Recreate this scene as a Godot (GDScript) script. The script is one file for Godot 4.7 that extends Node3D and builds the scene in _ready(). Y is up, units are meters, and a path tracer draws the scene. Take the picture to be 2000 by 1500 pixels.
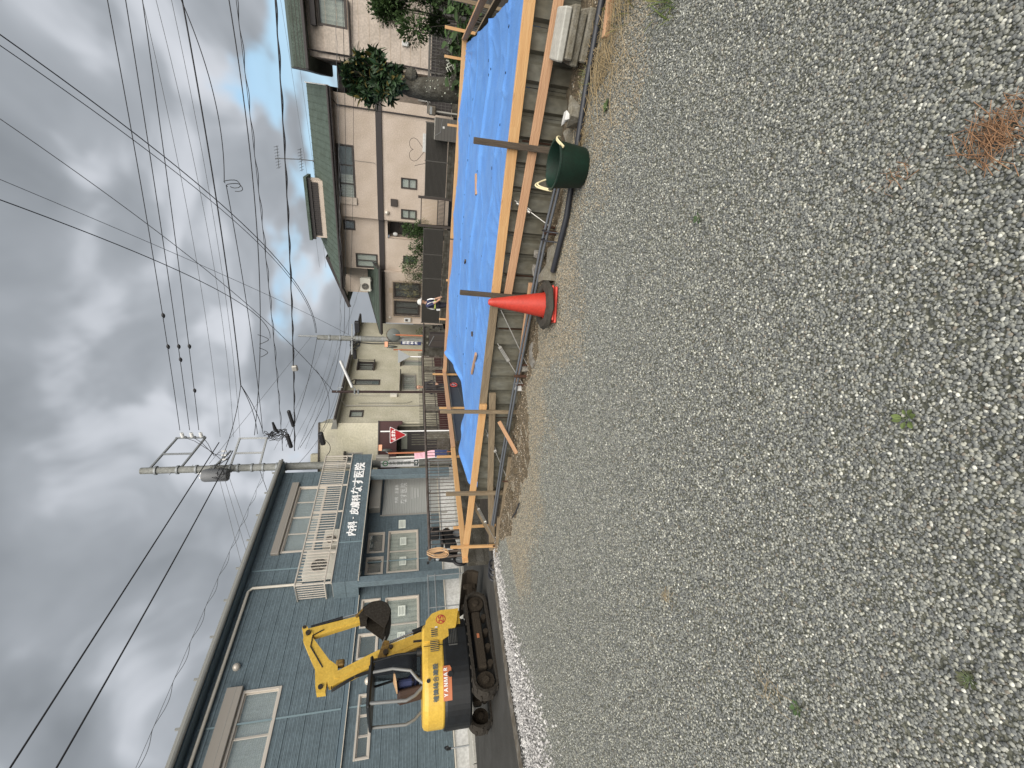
extends Node3D

var rng := RandomNumberGenerator.new()
var M := {}
var used := {}
var mesh_cache := {}

func _ready() -> void:
	rng.seed = 20240611
	setup_camera()
	setup_light()
	make_materials()
	build_ground()
	build_clinic()
	build_corner_house()
	build_green_roof_house()
	build_siding_house()
	build_street()
	build_pit()
	build_excavator()
	build_small_things()
	build_plants()
	build_people()
	build_wires()
	build_gravel()

# ---------------------------------------------------------------- camera, sky, sun
func setup_camera() -> void:
	var cam := Camera3D.new()
	cam.name = "camera"
	var pitch := atan2(200.0, 854.0)
	var yaw := deg_to_rad(32.1)
	var roll := deg_to_rad(0.6)
	var fw := Vector3(-sin(yaw) * cos(pitch), -sin(pitch), -cos(yaw) * cos(pitch))
	var rt := Vector3(cos(yaw), 0.0, -sin(yaw))
	var up := rt.cross(fw)
	var r2 := rt * cos(roll) + up * sin(roll)
	var u2 := up * cos(roll) - rt * sin(roll)
	# the photograph was taken with the phone turned: picture-up is the scene's right-hand side
	cam.transform = Transform3D(Basis(-u2, r2, -fw), Vector3(0, 1.6, 0))
	cam.fov = rad_to_deg(2.0 * atan(750.0 / 854.0))
	cam.near = 0.05
	cam.far = 800.0
	add_child(cam)
	cam.current = true

func setup_light() -> void:
	var env := Environment.new()
	env.background_mode = Environment.BG_SKY
	var sky := Sky.new()
	var pm := PanoramaSkyMaterial.new()
	pm.panorama = sky_image()
	sky.sky_material = pm
	env.sky = sky
	env.tonemap_mode = Environment.TONE_MAPPER_LINEAR
	env.tonemap_exposure = 3.35
	env.background_energy_multiplier = 0.32
	env.sdfgi_enabled = true
	env.ssao_enabled = true
	env.ssil_enabled = true
	var we := WorldEnvironment.new()
	we.name = "world_environment"
	we.environment = env
	add_child(we)
	var sun := DirectionalLight3D.new()
	sun.name = "sun"
	sun.light_energy = 0.5
	sun.light_angular_distance = 70.0
	sun.light_color = Color(1.0, 0.975, 0.94)
	sun.shadow_enabled = true
	add_child(sun)
	sun.look_at_from_position(Vector3(6.0, 7.2, 7.4), Vector3.ZERO, Vector3.UP)

func sky_image() -> ImageTexture:
	var w := 1280
	var h := 640
	var n := FastNoiseLite.new()
	n.seed = 11
	n.noise_type = FastNoiseLite.TYPE_SIMPLEX_SMOOTH
	n.fractal_type = FastNoiseLite.FRACTAL_FBM
	n.fractal_octaves = 5
	n.fractal_gain = 0.5
	n.frequency = 1.0
	var m := FastNoiseLite.new()
	m.seed = 29
	m.noise_type = FastNoiseLite.TYPE_SIMPLEX_SMOOTH
	m.fractal_type = FastNoiseLite.FRACTAL_FBM
	m.fractal_octaves = 3
	m.frequency = 1.0
	var data := PackedFloat32Array()
	data.resize(w * h * 3)
	for j in h:
		var el := PI * (0.5 - (j + 0.5) / h)
		var sy := sin(el)
		var cy := cos(el)
		for i in w:
			var az := TAU * (i + 0.5) / w
			var k := 1.0 / (maxf(sy, 0.0) + 0.42)
			var c := Color(0.36, 0.38, 0.40)
			if sy > -0.03:
				var px := sin(az) * cy * k
				var pz := -cos(az) * cy * k
				var wx := m.get_noise_2d(px * 1.1 + 5.0, pz * 1.1) * 0.30
				var wz := m.get_noise_2d(px * 1.1 - 9.0, pz * 1.1 + 3.0) * 0.30
				var a := n.get_noise_2d((px + wx) * 1.35 + 2.3, (pz + wz) * 1.35 + 8.0)
				var b := n.get_noise_2d((px + wx * 0.6) * 3.6, (pz + wz * 0.6) * 3.6 + 31.0)
				var v := 0.365 + 0.20 * a + 0.07 * b
				# thin places between the billows let more light through
				v += 0.15 * smoothstep(0.10, 0.55, b * 0.8 + a * 0.75)
				v += 0.05 * smoothstep(0.5, 0.0, sy)
				v += 0.028 * n.get_noise_2d(px * 8.0 + 60.0, pz * 8.0)
				v = clampf(v, 0.24, 0.86)
				var tint := Color(0.86, 0.97, 1.08).lerp(Color(0.95, 0.985, 1.06), clampf(v * 1.4, 0.0, 1.0))
				c = Color(tint.r * v, tint.g * v, tint.b * v)
				# openings low in the sky, where one looks under the cloud deck
				var gap := m.get_noise_2d(px * 0.5 + 1.9, pz * 0.5 - 2.2)
				var low := smoothstep(0.40, 0.20, sy)
				var east := 0.5 + 0.5 * cos(az - 0.10)
				var open := smoothstep(0.26, 0.42, gap * 0.35 + b * 0.30 + low * 0.42 * pow(east, 40.0) + low * 0.08)
				var blue := Color(0.34, 0.60, 0.86).lerp(Color(0.55, 0.77, 0.92), smoothstep(0.40, 0.08, sy))
				c = c.lerp(blue, open * 0.9)
			var o := (j * w + i) * 3
			data[o] = c.r
			data[o + 1] = c.g
			data[o + 2] = c.b
	var im := Image.create_from_data(w, h, false, Image.FORMAT_RGBF, data.to_byte_array())
	return ImageTexture.create_from_image(im)

# ---------------------------------------------------------------- naming
func numbered(n: String) -> String:
	if not used.has(n):
		used[n] = 0
		return n
	used[n] += 1
	return "%s_%03d" % [n, used[n]]

func thing(n: String, label: String, category: String, at := Vector3.ZERO, group := "") -> Node3D:
	var o := Node3D.new()
	o.name = numbered(n)
	add_child(o)
	o.position = at
	tag(o, label, category, group)
	return o

func tag(o: Node, label: String, category: String, group := "") -> Node:
	o.set_meta("label", label)
	o.set_meta("category", category)
	if group != "":
		o.set_meta("group", group)
	return o

func mk(n: String, st: SurfaceTool, mat: Material, parent: Node = null) -> MeshInstance3D:
	var o := MeshInstance3D.new()
	o.mesh = st.commit()
	o.material_override = mat
	put(o, n, parent)
	return o

func put(o: Node, n: String, parent: Node = null) -> void:
	if parent == null:
		o.name = numbered(n)
		add_child(o)
	else:
		o.name = n
		parent.add_child(o, true)

func inst(n: String, mesh: Mesh, mat: Material, xf: Transform3D, parent: Node = null) -> MeshInstance3D:
	var o := MeshInstance3D.new()
	o.mesh = mesh
	o.material_override = mat
	o.transform = xf
	put(o, n, parent)
	return o

func structure(o: Node) -> Node:
	o.set_meta("kind", "structure")
	return o

# ---------------------------------------------------------------- geometry
func ST() -> SurfaceTool:
	var st := SurfaceTool.new()
	st.begin(Mesh.PRIMITIVE_TRIANGLES)
	return st

func tri(st: SurfaceTool, a: Vector3, b: Vector3, c: Vector3, out: Vector3) -> void:
	var n := (b - a).cross(c - a)
	if n.length_squared() < 1e-14:
		return
	n = n.normalized()
	if n.dot(out) < 0.0:
		n = -n
		var t := b
		b = c
		c = t
	# clockwise seen from the front
	st.set_normal(n)
	st.add_vertex(a)
	st.set_normal(n)
	st.add_vertex(c)
	st.set_normal(n)
	st.add_vertex(b)

func quad(st: SurfaceTool, a: Vector3, b: Vector3, c: Vector3, d: Vector3, out: Vector3) -> void:
	tri(st, a, b, c, out)
	tri(st, a, c, d, out)

func vtx(st: SurfaceTool, p: Vector3, n: Vector3) -> void:
	st.set_normal(n)
	st.add_vertex(p)

func squad(st: SurfaceTool, p: Array, n: Array) -> void:
	# smooth quad, points in order round it; wound so that the front is where the normals point
	var f: Vector3 = (p[1] - p[0]).cross(p[2] - p[0])
	if f.length_squared() < 1e-16:
		f = (p[2] - p[0]).cross(p[3] - p[0])
	var o := [0, 1, 2, 0, 2, 3]
	if f.dot(n[0] + n[1] + n[2]) > 0.0:
		o = [0, 2, 1, 0, 3, 2]
	for k in o:
		vtx(st, p[k], n[k])

func cbox(st: SurfaceTool, c: Vector3, s: Vector3, ch := 0.0, b := Basis()) -> void:
	var h := s * 0.5
	ch = minf(ch, minf(h.x, minf(h.y, h.z)) * 0.9)
	if ch <= 0.0:
		for ax in 3:
			for sg in [-1.0, 1.0]:
				var n := Vector3.ZERO
				n[ax] = sg
				var u := Vector3.ZERO
				var v := Vector3.ZERO
				u[(ax + 1) % 3] = h[(ax + 1) % 3]
				v[(ax + 2) % 3] = h[(ax + 2) % 3]
				var o := n * h[ax]
				quad(st, c + b * (o - u - v), c + b * (o + u - v), c + b * (o + u + v), c + b * (o - u + v), b * n)
		return
	var P := func(sx: float, sy: float, sz: float, ax: int) -> Vector3:
		var q := Vector3(sx * (h.x - ch), sy * (h.y - ch), sz * (h.z - ch))
		q[ax] = [sx * h.x, sy * h.y, sz * h.z][ax]
		return c + b * q
	for ax in 3:
		for sg in [-1.0, 1.0]:
			var pts := []
			for q in [[-1.0, -1.0], [1.0, -1.0], [1.0, 1.0], [-1.0, 1.0]]:
				var s3 := [0.0, 0.0, 0.0]
				s3[ax] = sg
				s3[(ax + 1) % 3] = q[0]
				s3[(ax + 2) % 3] = q[1]
				pts.append(P.call(s3[0], s3[1], s3[2], ax))
			var n := Vector3.ZERO
			n[ax] = sg
			quad(st, pts[0], pts[1], pts[2], pts[3], b * n)
	for ax in 3:
		var a1 := (ax + 1) % 3
		var a2 := (ax + 2) % 3
		for s1 in [-1.0, 1.0]:
			for s2 in [-1.0, 1.0]:
				var e := [0.0, 0.0, 0.0]
				e[a1] = s1
				e[a2] = s2
				var n := Vector3.ZERO
				n[a1] = s1
				n[a2] = s2
				e[ax] = -1.0
				var p0: Vector3 = P.call(e[0], e[1], e[2], a1)
				var p1: Vector3 = P.call(e[0], e[1], e[2], a2)
				e[ax] = 1.0
				var p2: Vector3 = P.call(e[0], e[1], e[2], a2)
				var p3: Vector3 = P.call(e[0], e[1], e[2], a1)
				quad(st, p0, p1, p2, p3, b * n)
	for sx in [-1.0, 1.0]:
		for sy in [-1.0, 1.0]:
			for sz in [-1.0, 1.0]:
				tri(st, P.call(sx, sy, sz, 0), P.call(sx, sy, sz, 1), P.call(sx, sy, sz, 2), b * Vector3(sx, sy, sz))

func boxmesh(s: Vector3, ch := 0.0) -> Mesh:
	var key := "b%.4f,%.4f,%.4f,%.4f" % [s.x, s.y, s.z, ch]
	if not mesh_cache.has(key):
		var st := ST()
		cbox(st, Vector3.ZERO, s, ch)
		mesh_cache[key] = st.commit()
	return mesh_cache[key]

func box(n: String, parent: Node, c: Vector3, s: Vector3, mat: Material, ch := 0.0, b := Basis()) -> MeshInstance3D:
	return inst(n, boxmesh(s, ch), mat, Transform3D(b, c), parent)

# a box from lo to hi
func blk(n: String, parent: Node, lo: Vector3, hi: Vector3, mat: Material, ch := 0.0) -> MeshInstance3D:
	return box(n, parent, (lo + hi) * 0.5, (hi - lo).abs(), mat, ch)

func along(a: Vector3, b: Vector3, hint := Vector3.UP) -> Basis:
	var x := (b - a).normalized()
	if absf(x.dot(hint)) > 0.98:
		hint = Vector3.RIGHT if absf(x.x) < 0.9 else Vector3.BACK
	var z := x.cross(hint).normalized()
	return Basis(x, z.cross(x), z)

# a straight timber or bar from a to b; local x runs along it
func bar(n: String, parent: Node, a: Vector3, b: Vector3, high: float, thick: float, mat: Material, ch := 0.003, hint := Vector3.UP) -> MeshInstance3D:
	return box(n, parent, (a + b) * 0.5, Vector3(a.distance_to(b), high, thick), mat, ch, along(a, b, hint))

func tube(st: SurfaceTool, pts: Array, r, sides := 8, caps := true) -> void:
	var n := pts.size()
	var rings := []
	var norms := []
	var t0: Vector3 = (pts[1] - pts[0]).normalized()
	var u := t0.cross(Vector3.UP if absf(t0.y) < 0.9 else Vector3.RIGHT).normalized()
	for i in n:
		var t: Vector3 = (pts[mini(i + 1, n - 1)] - pts[maxi(i - 1, 0)]).normalized()
		u = (u - t * u.dot(t)).normalized()
		var v := t.cross(u)
		var rad: float = r[i] if r is Array else r
		var ring := []
		var nn := []
		for k in sides:
			var a := TAU * k / sides
			var d := u * cos(a) + v * sin(a)
			ring.append(pts[i] + d * rad)
			nn.append(d)
		rings.append(ring)
		norms.append(nn)
	for i in n - 1:
		for k in sides:
			var k2 := (k + 1) % sides
			squad(st, [rings[i][k], rings[i][k2], rings[i + 1][k2], rings[i + 1][k]], [norms[i][k], norms[i][k2], norms[i + 1][k2], norms[i + 1][k]])
	if caps:
		for e in [0, n - 1]:
			var o: Vector3 = (pts[0] - pts[1]) if e == 0 else (pts[n - 1] - pts[n - 2])
			for k in range(1, sides - 1):
				tri(st, rings[e][0], rings[e][k], rings[e][k + 1], o)

func pipe(n: String, parent: Node, pts: Array, r, mat: Material, sides := 8) -> MeshInstance3D:
	var st := ST()
	tube(st, pts, r, sides)
	return mk(n, st, mat, parent)

# profile: [radius, height] pairs, about the y axis of xf
func lathe(st: SurfaceTool, prof: Array, xf := Transform3D(), segs := 20, smooth := true) -> void:
	var m := prof.size()
	for i in m - 1:
		var a: Vector2 = prof[i]
		var b: Vector2 = prof[i + 1]
		var d := b - a
		if d.length() < 1e-6:
			continue
		var nn := Vector2(d.y, -d.x).normalized()
		var na := nn
		var nb := nn
		if smooth:
			if i > 0:
				var e: Vector2 = a - prof[i - 1]
				var ne := Vector2(e.y, -e.x).normalized()
				if ne.dot(nn) > 0.75:
					na = (nn + ne).normalized()
			if i < m - 2:
				var e2: Vector2 = prof[i + 2] - b
				var ne2 := Vector2(e2.y, -e2.x).normalized()
				if ne2.dot(nn) > 0.75:
					nb = (nn + ne2).normalized()
		for k in segs:
			var p := []
			var q := []
			for w in [[a, na, k], [a, na, k + 1], [b, nb, k + 1], [b, nb, k]]:
				var g: float = TAU * w[2] / segs
				var cs := cos(g)
				var sn := sin(g)
				p.append(xf * Vector3(w[0].x * cs, w[0].y, w[0].x * sn))
				q.append((xf.basis * Vector3(w[1].x * cs, w[1].y, w[1].x * sn)).normalized())
			squad2(st, p, q)

func squad2(st: SurfaceTool, p: Array, n: Array) -> void:
	for o in [[0, 1, 2], [0, 2, 3]]:
		var f: Vector3 = (p[o[1]] - p[o[0]]).cross(p[o[2]] - p[o[0]])
		if f.length_squared() < 1e-18:
			continue
		if f.dot(n[o[0]] + n[o[1]] + n[o[2]]) > 0.0:
			o = [o[0], o[2], o[1]]
		for k in o:
			vtx(st, p[k], n[k])

# polygon in local xy, extruded from z0 to z1
func prism(st: SurfaceTool, poly: PackedVector2Array, z0: float, z1: float, xf := Transform3D()) -> void:
	var idx := Geometry2D.triangulate_polygon(poly)
	var zx := xf.basis.z
	for e in [[z0, -1.0], [z1, 1.0]]:
		for k in range(0, idx.size(), 3):
			var p := []
			for q in 3:
				var v := poly[idx[k + q]]
				p.append(xf * Vector3(v.x, v.y, e[0]))
			tri(st, p[0], p[1], p[2], zx * e[1] * signf(z1 - z0))
	var area := 0.0
	for i in poly.size():
		area += poly[i].cross(poly[(i + 1) % poly.size()])
	for i in poly.size():
		var a := poly[i]
		var b := poly[(i + 1) % poly.size()]
		var d := b - a
		var o := Vector2(d.y, -d.x) * signf(area)
		quad(st, xf * Vector3(a.x, a.y, z0), xf * Vector3(b.x, b.y, z0), xf * Vector3(b.x, b.y, z1), xf * Vector3(a.x, a.y, z1), xf.basis * Vector3(o.x, o.y, 0))

# rectangles left of [u0,v0,u1,v1] after the holes are cut out of it
func cut(rect: Array, holes: Array) -> Array:
	var todo := [rect]
	for h in holes:
		var nxt := []
		for r in todo:
			if h[0] >= r[2] - 1e-4 or h[2] <= r[0] + 1e-4 or h[1] >= r[3] - 1e-4 or h[3] <= r[1] + 1e-4:
				nxt.append(r)
				continue
			if h[1] > r[1] + 1e-4:
				nxt.append([r[0], r[1], r[2], h[1]])
			if h[3] < r[3] - 1e-4:
				nxt.append([r[0], h[3], r[2], r[3]])
			var lo := maxf(r[1], h[1])
			var hi := minf(r[3], h[3])
			if h[0] > r[0] + 1e-4:
				nxt.append([r[0], lo, h[0], hi])
			if h[2] < r[2] - 1e-4:
				nxt.append([h[2], lo, r[2], hi])
		todo = nxt
	return todo

# ---------------------------------------------------------------- materials
func lin(r: float, g: float, b: float) -> Color:
	return Color(r, g, b).linear_to_srgb()

func tex(bytes: PackedByteArray, w: int, h: int) -> ImageTexture:
	return ImageTexture.create_from_image(Image.create_from_data(w, h, false, Image.FORMAT_RGB8, bytes))

# two seamless noises mapped to a tint round white (multiplied with the albedo colour)
func tint_tex(sd: int, size: int, f1: float, f2: float, amount: float, ca: Color, cb: Color) -> ImageTexture:
	var n := FastNoiseLite.new()
	n.seed = sd
	n.frequency = f1
	n.fractal_octaves = 4
	var a := n.get_seamless_image(size, size).get_data()
	n.seed = sd + 7
	n.frequency = f2
	n.fractal_octaves = 3
	var b := n.get_seamless_image(size, size).get_data()
	var d := PackedByteArray()
	d.resize(size * size * 3)
	for i in size * size:
		var t := clampf(a[i] / 255.0, 0.0, 1.0)
		var g := 1.0 - amount + amount * 2.0 * (b[i] / 255.0 - 0.5) * 0.8
		var c := ca.lerp(cb, t)
		d[i * 3] = int(clampf(c.r * g, 0.0, 1.0) * 255.0)
		d[i * 3 + 1] = int(clampf(c.g * g, 0.0, 1.0) * 255.0)
		d[i * 3 + 2] = int(clampf(c.b * g, 0.0, 1.0) * 255.0)
	return tex(d, size, size)

func height_tex(sd: int, size: int, f: float, oct: int, cell := false) -> ImageTexture:
	var n := FastNoiseLite.new()
	n.seed = sd
	n.frequency = f
	n.fractal_octaves = oct
	if cell:
		n.noise_type = FastNoiseLite.TYPE_CELLULAR
		n.cellular_return_type = FastNoiseLite.RETURN_DISTANCE
	return ImageTexture.create_from_image(n.get_seamless_image(size, size))

func sm(col: Color, rough := 0.8, metal := 0.0) -> StandardMaterial3D:
	var m := StandardMaterial3D.new()
	m.albedo_color = col
	m.roughness = rough
	m.metallic = metal
	return m

func tri_map(m: StandardMaterial3D, t: Texture2D, scale: Vector3, world := true, bump: Texture2D = null, bump_cm := 0.0) -> StandardMaterial3D:
	m.albedo_texture = t
	m.uv1_triplanar = true
	m.uv1_world_triplanar = world
	m.uv1_scale = scale
	if bump:
		m.heightmap_enabled = true
		m.heightmap_texture = bump
		m.heightmap_scale = bump_cm
	return m

func wood_tex(sd: int, ca: Color, cb: Color, knot: Color) -> ImageTexture:
	var w := 256
	var h := 128
	var n := FastNoiseLite.new()
	n.seed = sd
	n.frequency = 0.02
	n.fractal_octaves = 3
	var d := PackedByteArray()
	d.resize(w * h * 3)
	for j in h:
		for i in w:
			var wx := float(i)
			var wob := n.get_noise_2d(wx * 0.8, j * 0.35) * 9.0
			var g := n.get_noise_2d(wx * 0.35, j * 5.0 + wob * 4.0)
			var ring := 0.5 + 0.5 * sin((j + wob * 2.2) * 0.55)
			var t := clampf(0.5 + g * 0.55 + (ring - 0.5) * 0.35, 0.0, 1.0)
			var c := ca.lerp(cb, t)
			var kx := fposmod(wx * 1.0, 128.0) - 60.0
			var ky := float(j) - (40.0 if i < 128 else 92.0)
			var kd := sqrt(kx * kx * 0.35 + ky * ky)
			c = c.lerp(knot, clampf(1.0 - kd / 7.0, 0.0, 1.0))
			var o := (j * w + i) * 3
			d[o] = int(c.r * 255.0)
			d[o + 1] = int(c.g * 255.0)
			d[o + 2] = int(c.b * 255.0)
	return tex(d, w, h)

func make_materials() -> void:
	var white := Color(1, 1, 1)
	var soft := tint_tex(3, 256, 0.008, 0.06, 0.10, Color(0.90, 0.90, 0.89), white)
	var blotch := tint_tex(5, 256, 0.012, 0.09, 0.22, Color(0.72, 0.70, 0.66), white)
	var grime := tint_tex(8, 256, 0.015, 0.05, 0.18, Color(0.62, 0.56, 0.48), white)
	var fine := height_tex(21, 256, 0.12, 3)
	var lumpy := height_tex(23, 256, 0.03, 4)
	M.fine = fine
	# ground
	M.gravel = tri_map(sm(lin(0.21, 0.208, 0.178), 0.95), stones_tex(), Vector3(2.5, 2.5, 2.5), true, height_tex(31, 512, 0.05, 2, true), 0.8)
	M.dirt = tri_map(sm(lin(0.40, 0.33, 0.225), 1.0), tint_tex(13, 256, 0.02, 0.14, 0.35, Color(0.62, 0.58, 0.52), white), Vector3(1.6, 1.6, 1.6), true, lumpy, 2.2)
	M.asphalt = tri_map(sm(lin(0.105, 0.103, 0.096), 0.92), tint_tex(14, 512, 0.006, 0.20, 0.30, Color(0.78, 0.77, 0.74), white), Vector3(0.45, 0.45, 0.45), true, fine, 0.25)
	M.soil = tri_map(sm(lin(0.055, 0.045, 0.033), 1.0), blotch, Vector3(0.8, 0.8, 0.8), true, lumpy, 2.0)
	M.pebble = sm(Color(1, 1, 1), 0.75)
	M.pebble.vertex_color_use_as_albedo = true
	M.concrete = tri_map(sm(lin(0.30, 0.29, 0.265), 0.9), grime, Vector3(0.9, 0.9, 0.9), true, fine, 0.25)
	M.concrete_light = tri_map(sm(lin(0.56, 0.55, 0.50), 0.9), soft, Vector3(1.3, 1.3, 1.3))
	M.concrete_old = tri_map(sm(lin(0.34, 0.325, 0.28), 0.95), tint_tex(17, 256, 0.02, 0.10, 0.16, Color(0.76, 0.73, 0.66), white), Vector3(2.0, 2.0, 2.0), false, fine, 0.25)
	M.rubble = tri_map(sm(lin(0.46, 0.44, 0.40), 0.95), blotch, Vector3(2.5, 2.5, 2.5), false, lumpy, 1.2)
	M.block = tri_map(sm(lin(0.21, 0.20, 0.175), 0.95), tint_tex(19, 256, 0.012, 0.16, 0.30, Color(0.55, 0.53, 0.46), white), Vector3(0.8, 0.8, 0.8), true, fine, 0.5)
	# clinic
	M.siding = tri_map(sm(lin(0.178, 0.238, 0.268), 0.62), tint_tex(41, 256, 0.010, 0.05, 0.10, Color(0.90, 0.90, 0.90), white), Vector3(0.7, 0.7, 0.7))
	M.siding_trim = sm(lin(0.115, 0.160, 0.188), 0.5)
	M.joint = sm(lin(0.20, 0.275, 0.30), 0.6)
	M.alu = sm(lin(0.58, 0.53, 0.46), 0.42, 0.25)
	M.alu_grey = sm(lin(0.36, 0.345, 0.31), 0.45, 0.3)
	M.gutter = sm(lin(0.60, 0.56, 0.48), 0.5)
	M.roof_edge = sm(lin(0.30, 0.30, 0.275), 0.5, 0.2)
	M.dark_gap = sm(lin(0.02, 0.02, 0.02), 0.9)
	M.white_paint = tri_map(sm(lin(0.78, 0.78, 0.76), 0.7), soft, Vector3(0.6, 0.6, 0.6))
	M.letter = sm(lin(0.86, 0.86, 0.85), 0.5)
	M.shutter = sm(lin(0.42, 0.43, 0.41), 0.5, 0.15)
	M.shutter_text = sm(lin(0.72, 0.73, 0.72), 0.6)
	M.curtain = tri_map(sm(lin(0.52, 0.54, 0.46), 0.95), soft, Vector3(1, 1, 1))
	M.blind = tri_map(sm(lin(0.60, 0.66, 0.66), 0.9), soft, Vector3(1, 1, 1))
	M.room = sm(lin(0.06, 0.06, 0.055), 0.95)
	M.paper = sm(lin(0.70, 0.74, 0.66), 0.9)
	M.ink = sm(lin(0.10, 0.12, 0.12), 0.9)
	var gl := sm(Color(0.72, 0.80, 0.80, 0.10), 0.03)
	gl.transparency = BaseMaterial3D.TRANSPARENCY_ALPHA
	gl.metallic_specular = 0.9
	M.glass = gl
	var gd := sm(Color(0.03, 0.03, 0.045, 0.62), 0.05)
	gd.transparency = BaseMaterial3D.TRANSPARENCY_ALPHA
	M.smoked = gd
	M.machine_white = sm(lin(0.62, 0.60, 0.53), 0.55)
	M.grille_dark = sm(lin(0.06, 0.06, 0.055), 0.6)
	# houses
	M.stucco = tri_map(sm(lin(0.71, 0.605, 0.515), 0.95), tint_tex(51, 256, 0.006, 0.12, 0.10, Color(0.92, 0.91, 0.89), white), Vector3(0.5, 0.5, 0.5), true, fine, 0.6)
	M.cream = tri_map(sm(lin(0.72, 0.68, 0.54), 0.95), tint_tex(52, 256, 0.006, 0.10, 0.10, Color(0.90, 0.90, 0.87), white), Vector3(0.4, 0.4, 0.4), true, fine, 0.4)
	M.panel_beige = tri_map(sm(lin(0.69, 0.595, 0.51), 0.85), soft, Vector3(0.5, 0.5, 0.5))
	M.brown_dark = sm(lin(0.040, 0.034, 0.033), 0.55)
	M.brown_sash = sm(lin(0.062, 0.052, 0.046), 0.5, 0.2)
	M.green_roof = tri_map(sm(lin(0.125, 0.172, 0.140), 0.7), tint_tex(54, 256, 0.010, 0.08, 0.22, Color(0.80, 0.80, 0.76), white), Vector3(0.6, 0.6, 0.6))
	M.maroon = tri_map(sm(lin(0.070, 0.020, 0.020), 0.6), soft, Vector3(0.7, 0.7, 0.7))
	M.fence_brown = sm(lin(0.100, 0.095, 0.086), 0.5, 0.2)
	M.gate_pale = sm(lin(0.42, 0.33, 0.24), 0.6)
	M.tile_pale = tri_map(sm(lin(0.36, 0.35, 0.29), 0.8), blotch, Vector3(1.5, 1.5, 1.5))
	# street
	M.pole = tri_map(sm(lin(0.44, 0.45, 0.43), 0.85), tint_tex(61, 256, 0.02, 0.1, 0.2, Color(0.78, 0.78, 0.75), white), Vector3(0.8, 0.25, 0.8))
	M.galv = sm(lin(0.27, 0.285, 0.29), 0.55, 0.3)
	M.galv_light = sm(lin(0.50, 0.51, 0.50), 0.5, 0.3)
	M.shutter_case = sm(lin(0.30, 0.275, 0.24), 0.55, 0.1)
	M.transformer = sm(lin(0.13, 0.135, 0.14), 0.6, 0.1)
	M.cable = sm(lin(0.018, 0.018, 0.020), 0.6)
	M.cable_grey = sm(lin(0.10, 0.105, 0.11), 0.6)
	M.insulator = sm(lin(0.70, 0.70, 0.68), 0.25)
	M.red_sign = sm(lin(0.36, 0.018, 0.022), 0.45)
	M.white_sign = sm(lin(0.80, 0.80, 0.79), 0.5)
	M.orange_sign = sm(lin(0.42, 0.15, 0.07), 0.55)
	M.orange_faded = sm(lin(0.60, 0.30, 0.18), 0.55)
	M.green_mark = sm(lin(0.06, 0.28, 0.12), 0.5)
	M.mirror_back = sm(lin(0.09, 0.10, 0.09), 0.5)
	M.rust_pole = tri_map(sm(lin(0.060, 0.026, 0.022), 0.7), blotch, Vector3(1, 1, 1))
	M.rail_brown = tri_map(sm(lin(0.26, 0.215, 0.19), 0.5, 0.2), blotch, Vector3(2, 2, 2))
	M.pink = sm(lin(0.62, 0.36, 0.42), 0.8)
	M.navy = sm(lin(0.02, 0.03, 0.09), 0.8)
	# pit
	var fresh := wood_tex(71, Color(0.80, 0.62, 0.43), Color(0.90, 0.77, 0.58), Color(0.42, 0.24, 0.12))
	var pinkish := wood_tex(72, Color(0.70, 0.54, 0.42), Color(0.84, 0.70, 0.56), Color(0.40, 0.26, 0.18))
	var grey := wood_tex(73, Color(0.44, 0.39, 0.32), Color(0.62, 0.56, 0.47), Color(0.24, 0.19, 0.14))
	var dark := wood_tex(74, Color(0.27, 0.235, 0.20), Color(0.40, 0.36, 0.31), Color(0.14, 0.12, 0.10))
	M.wood_new = tri_map(sm(lin(0.78, 0.72, 0.64), 0.8), fresh, Vector3(1.0, 5.0, 5.0), false)
	M.wood_pale = tri_map(sm(lin(0.80, 0.76, 0.72), 0.85), pinkish, Vector3(1.0, 5.0, 5.0), false)
	M.wood_old = tri_map(sm(lin(0.82, 0.80, 0.76), 0.9), grey, Vector3(1.2, 5.0, 5.0), false)
	M.wood_dark = tri_map(sm(lin(0.82, 0.80, 0.78), 0.9), dark, Vector3(1.2, 5.0, 5.0), false)
	M.sheet_steel = tri_map(sm(lin(0.215, 0.215, 0.180), 0.68, 0.2), tint_tex(76, 256, 0.010, 0.05, 0.12, Color(0.84, 0.80, 0.73), white), Vector3(1.1, 0.6, 1.1))
	M.sheet_steel_dark = sm(lin(0.060, 0.072, 0.090), 0.55)
	M.rust = tri_map(sm(lin(0.12, 0.055, 0.03), 0.9), blotch, Vector3(3, 3, 3))
	M.tarp = tri_map(sm(lin(0.150, 0.365, 0.805), 0.5), tint_tex(78, 256, 0.008, 0.16, 0.10, Color(0.88, 0.92, 0.97), white), Vector3(0.9, 0.9, 0.9))
	M.steel_bright = sm(lin(0.45, 0.44, 0.41), 0.4, 0.7)
	M.black_pipe = sm(lin(0.022, 0.024, 0.030), 0.42)
	M.grey_pipe = sm(lin(0.13, 0.14, 0.155), 0.5, 0.4)
	M.rope = sm(lin(0.62, 0.40, 0.22), 0.95)
	M.rope_cream = sm(lin(0.66, 0.58, 0.36), 0.95)
	M.tub = tri_map(sm(lin(0.008, 0.050, 0.030), 0.55), blotch, Vector3(2, 2, 2))
	M.cone = tri_map(sm(lin(0.66, 0.055, 0.032), 0.5), soft, Vector3(2, 2, 2))
	M.cone_base = sm(lin(0.60, 0.07, 0.05), 0.55)
	M.rubber = tri_map(sm(lin(0.095, 0.087, 0.070), 0.85), blotch, Vector3(3, 3, 3))
	# excavator
	M.yellow = tri_map(sm(lin(0.80, 0.53, 0.085), 0.42), tint_tex(81, 256, 0.012, 0.05, 0.07, Color(0.92, 0.90, 0.86), white), Vector3(1.4, 1.4, 1.4))
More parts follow.
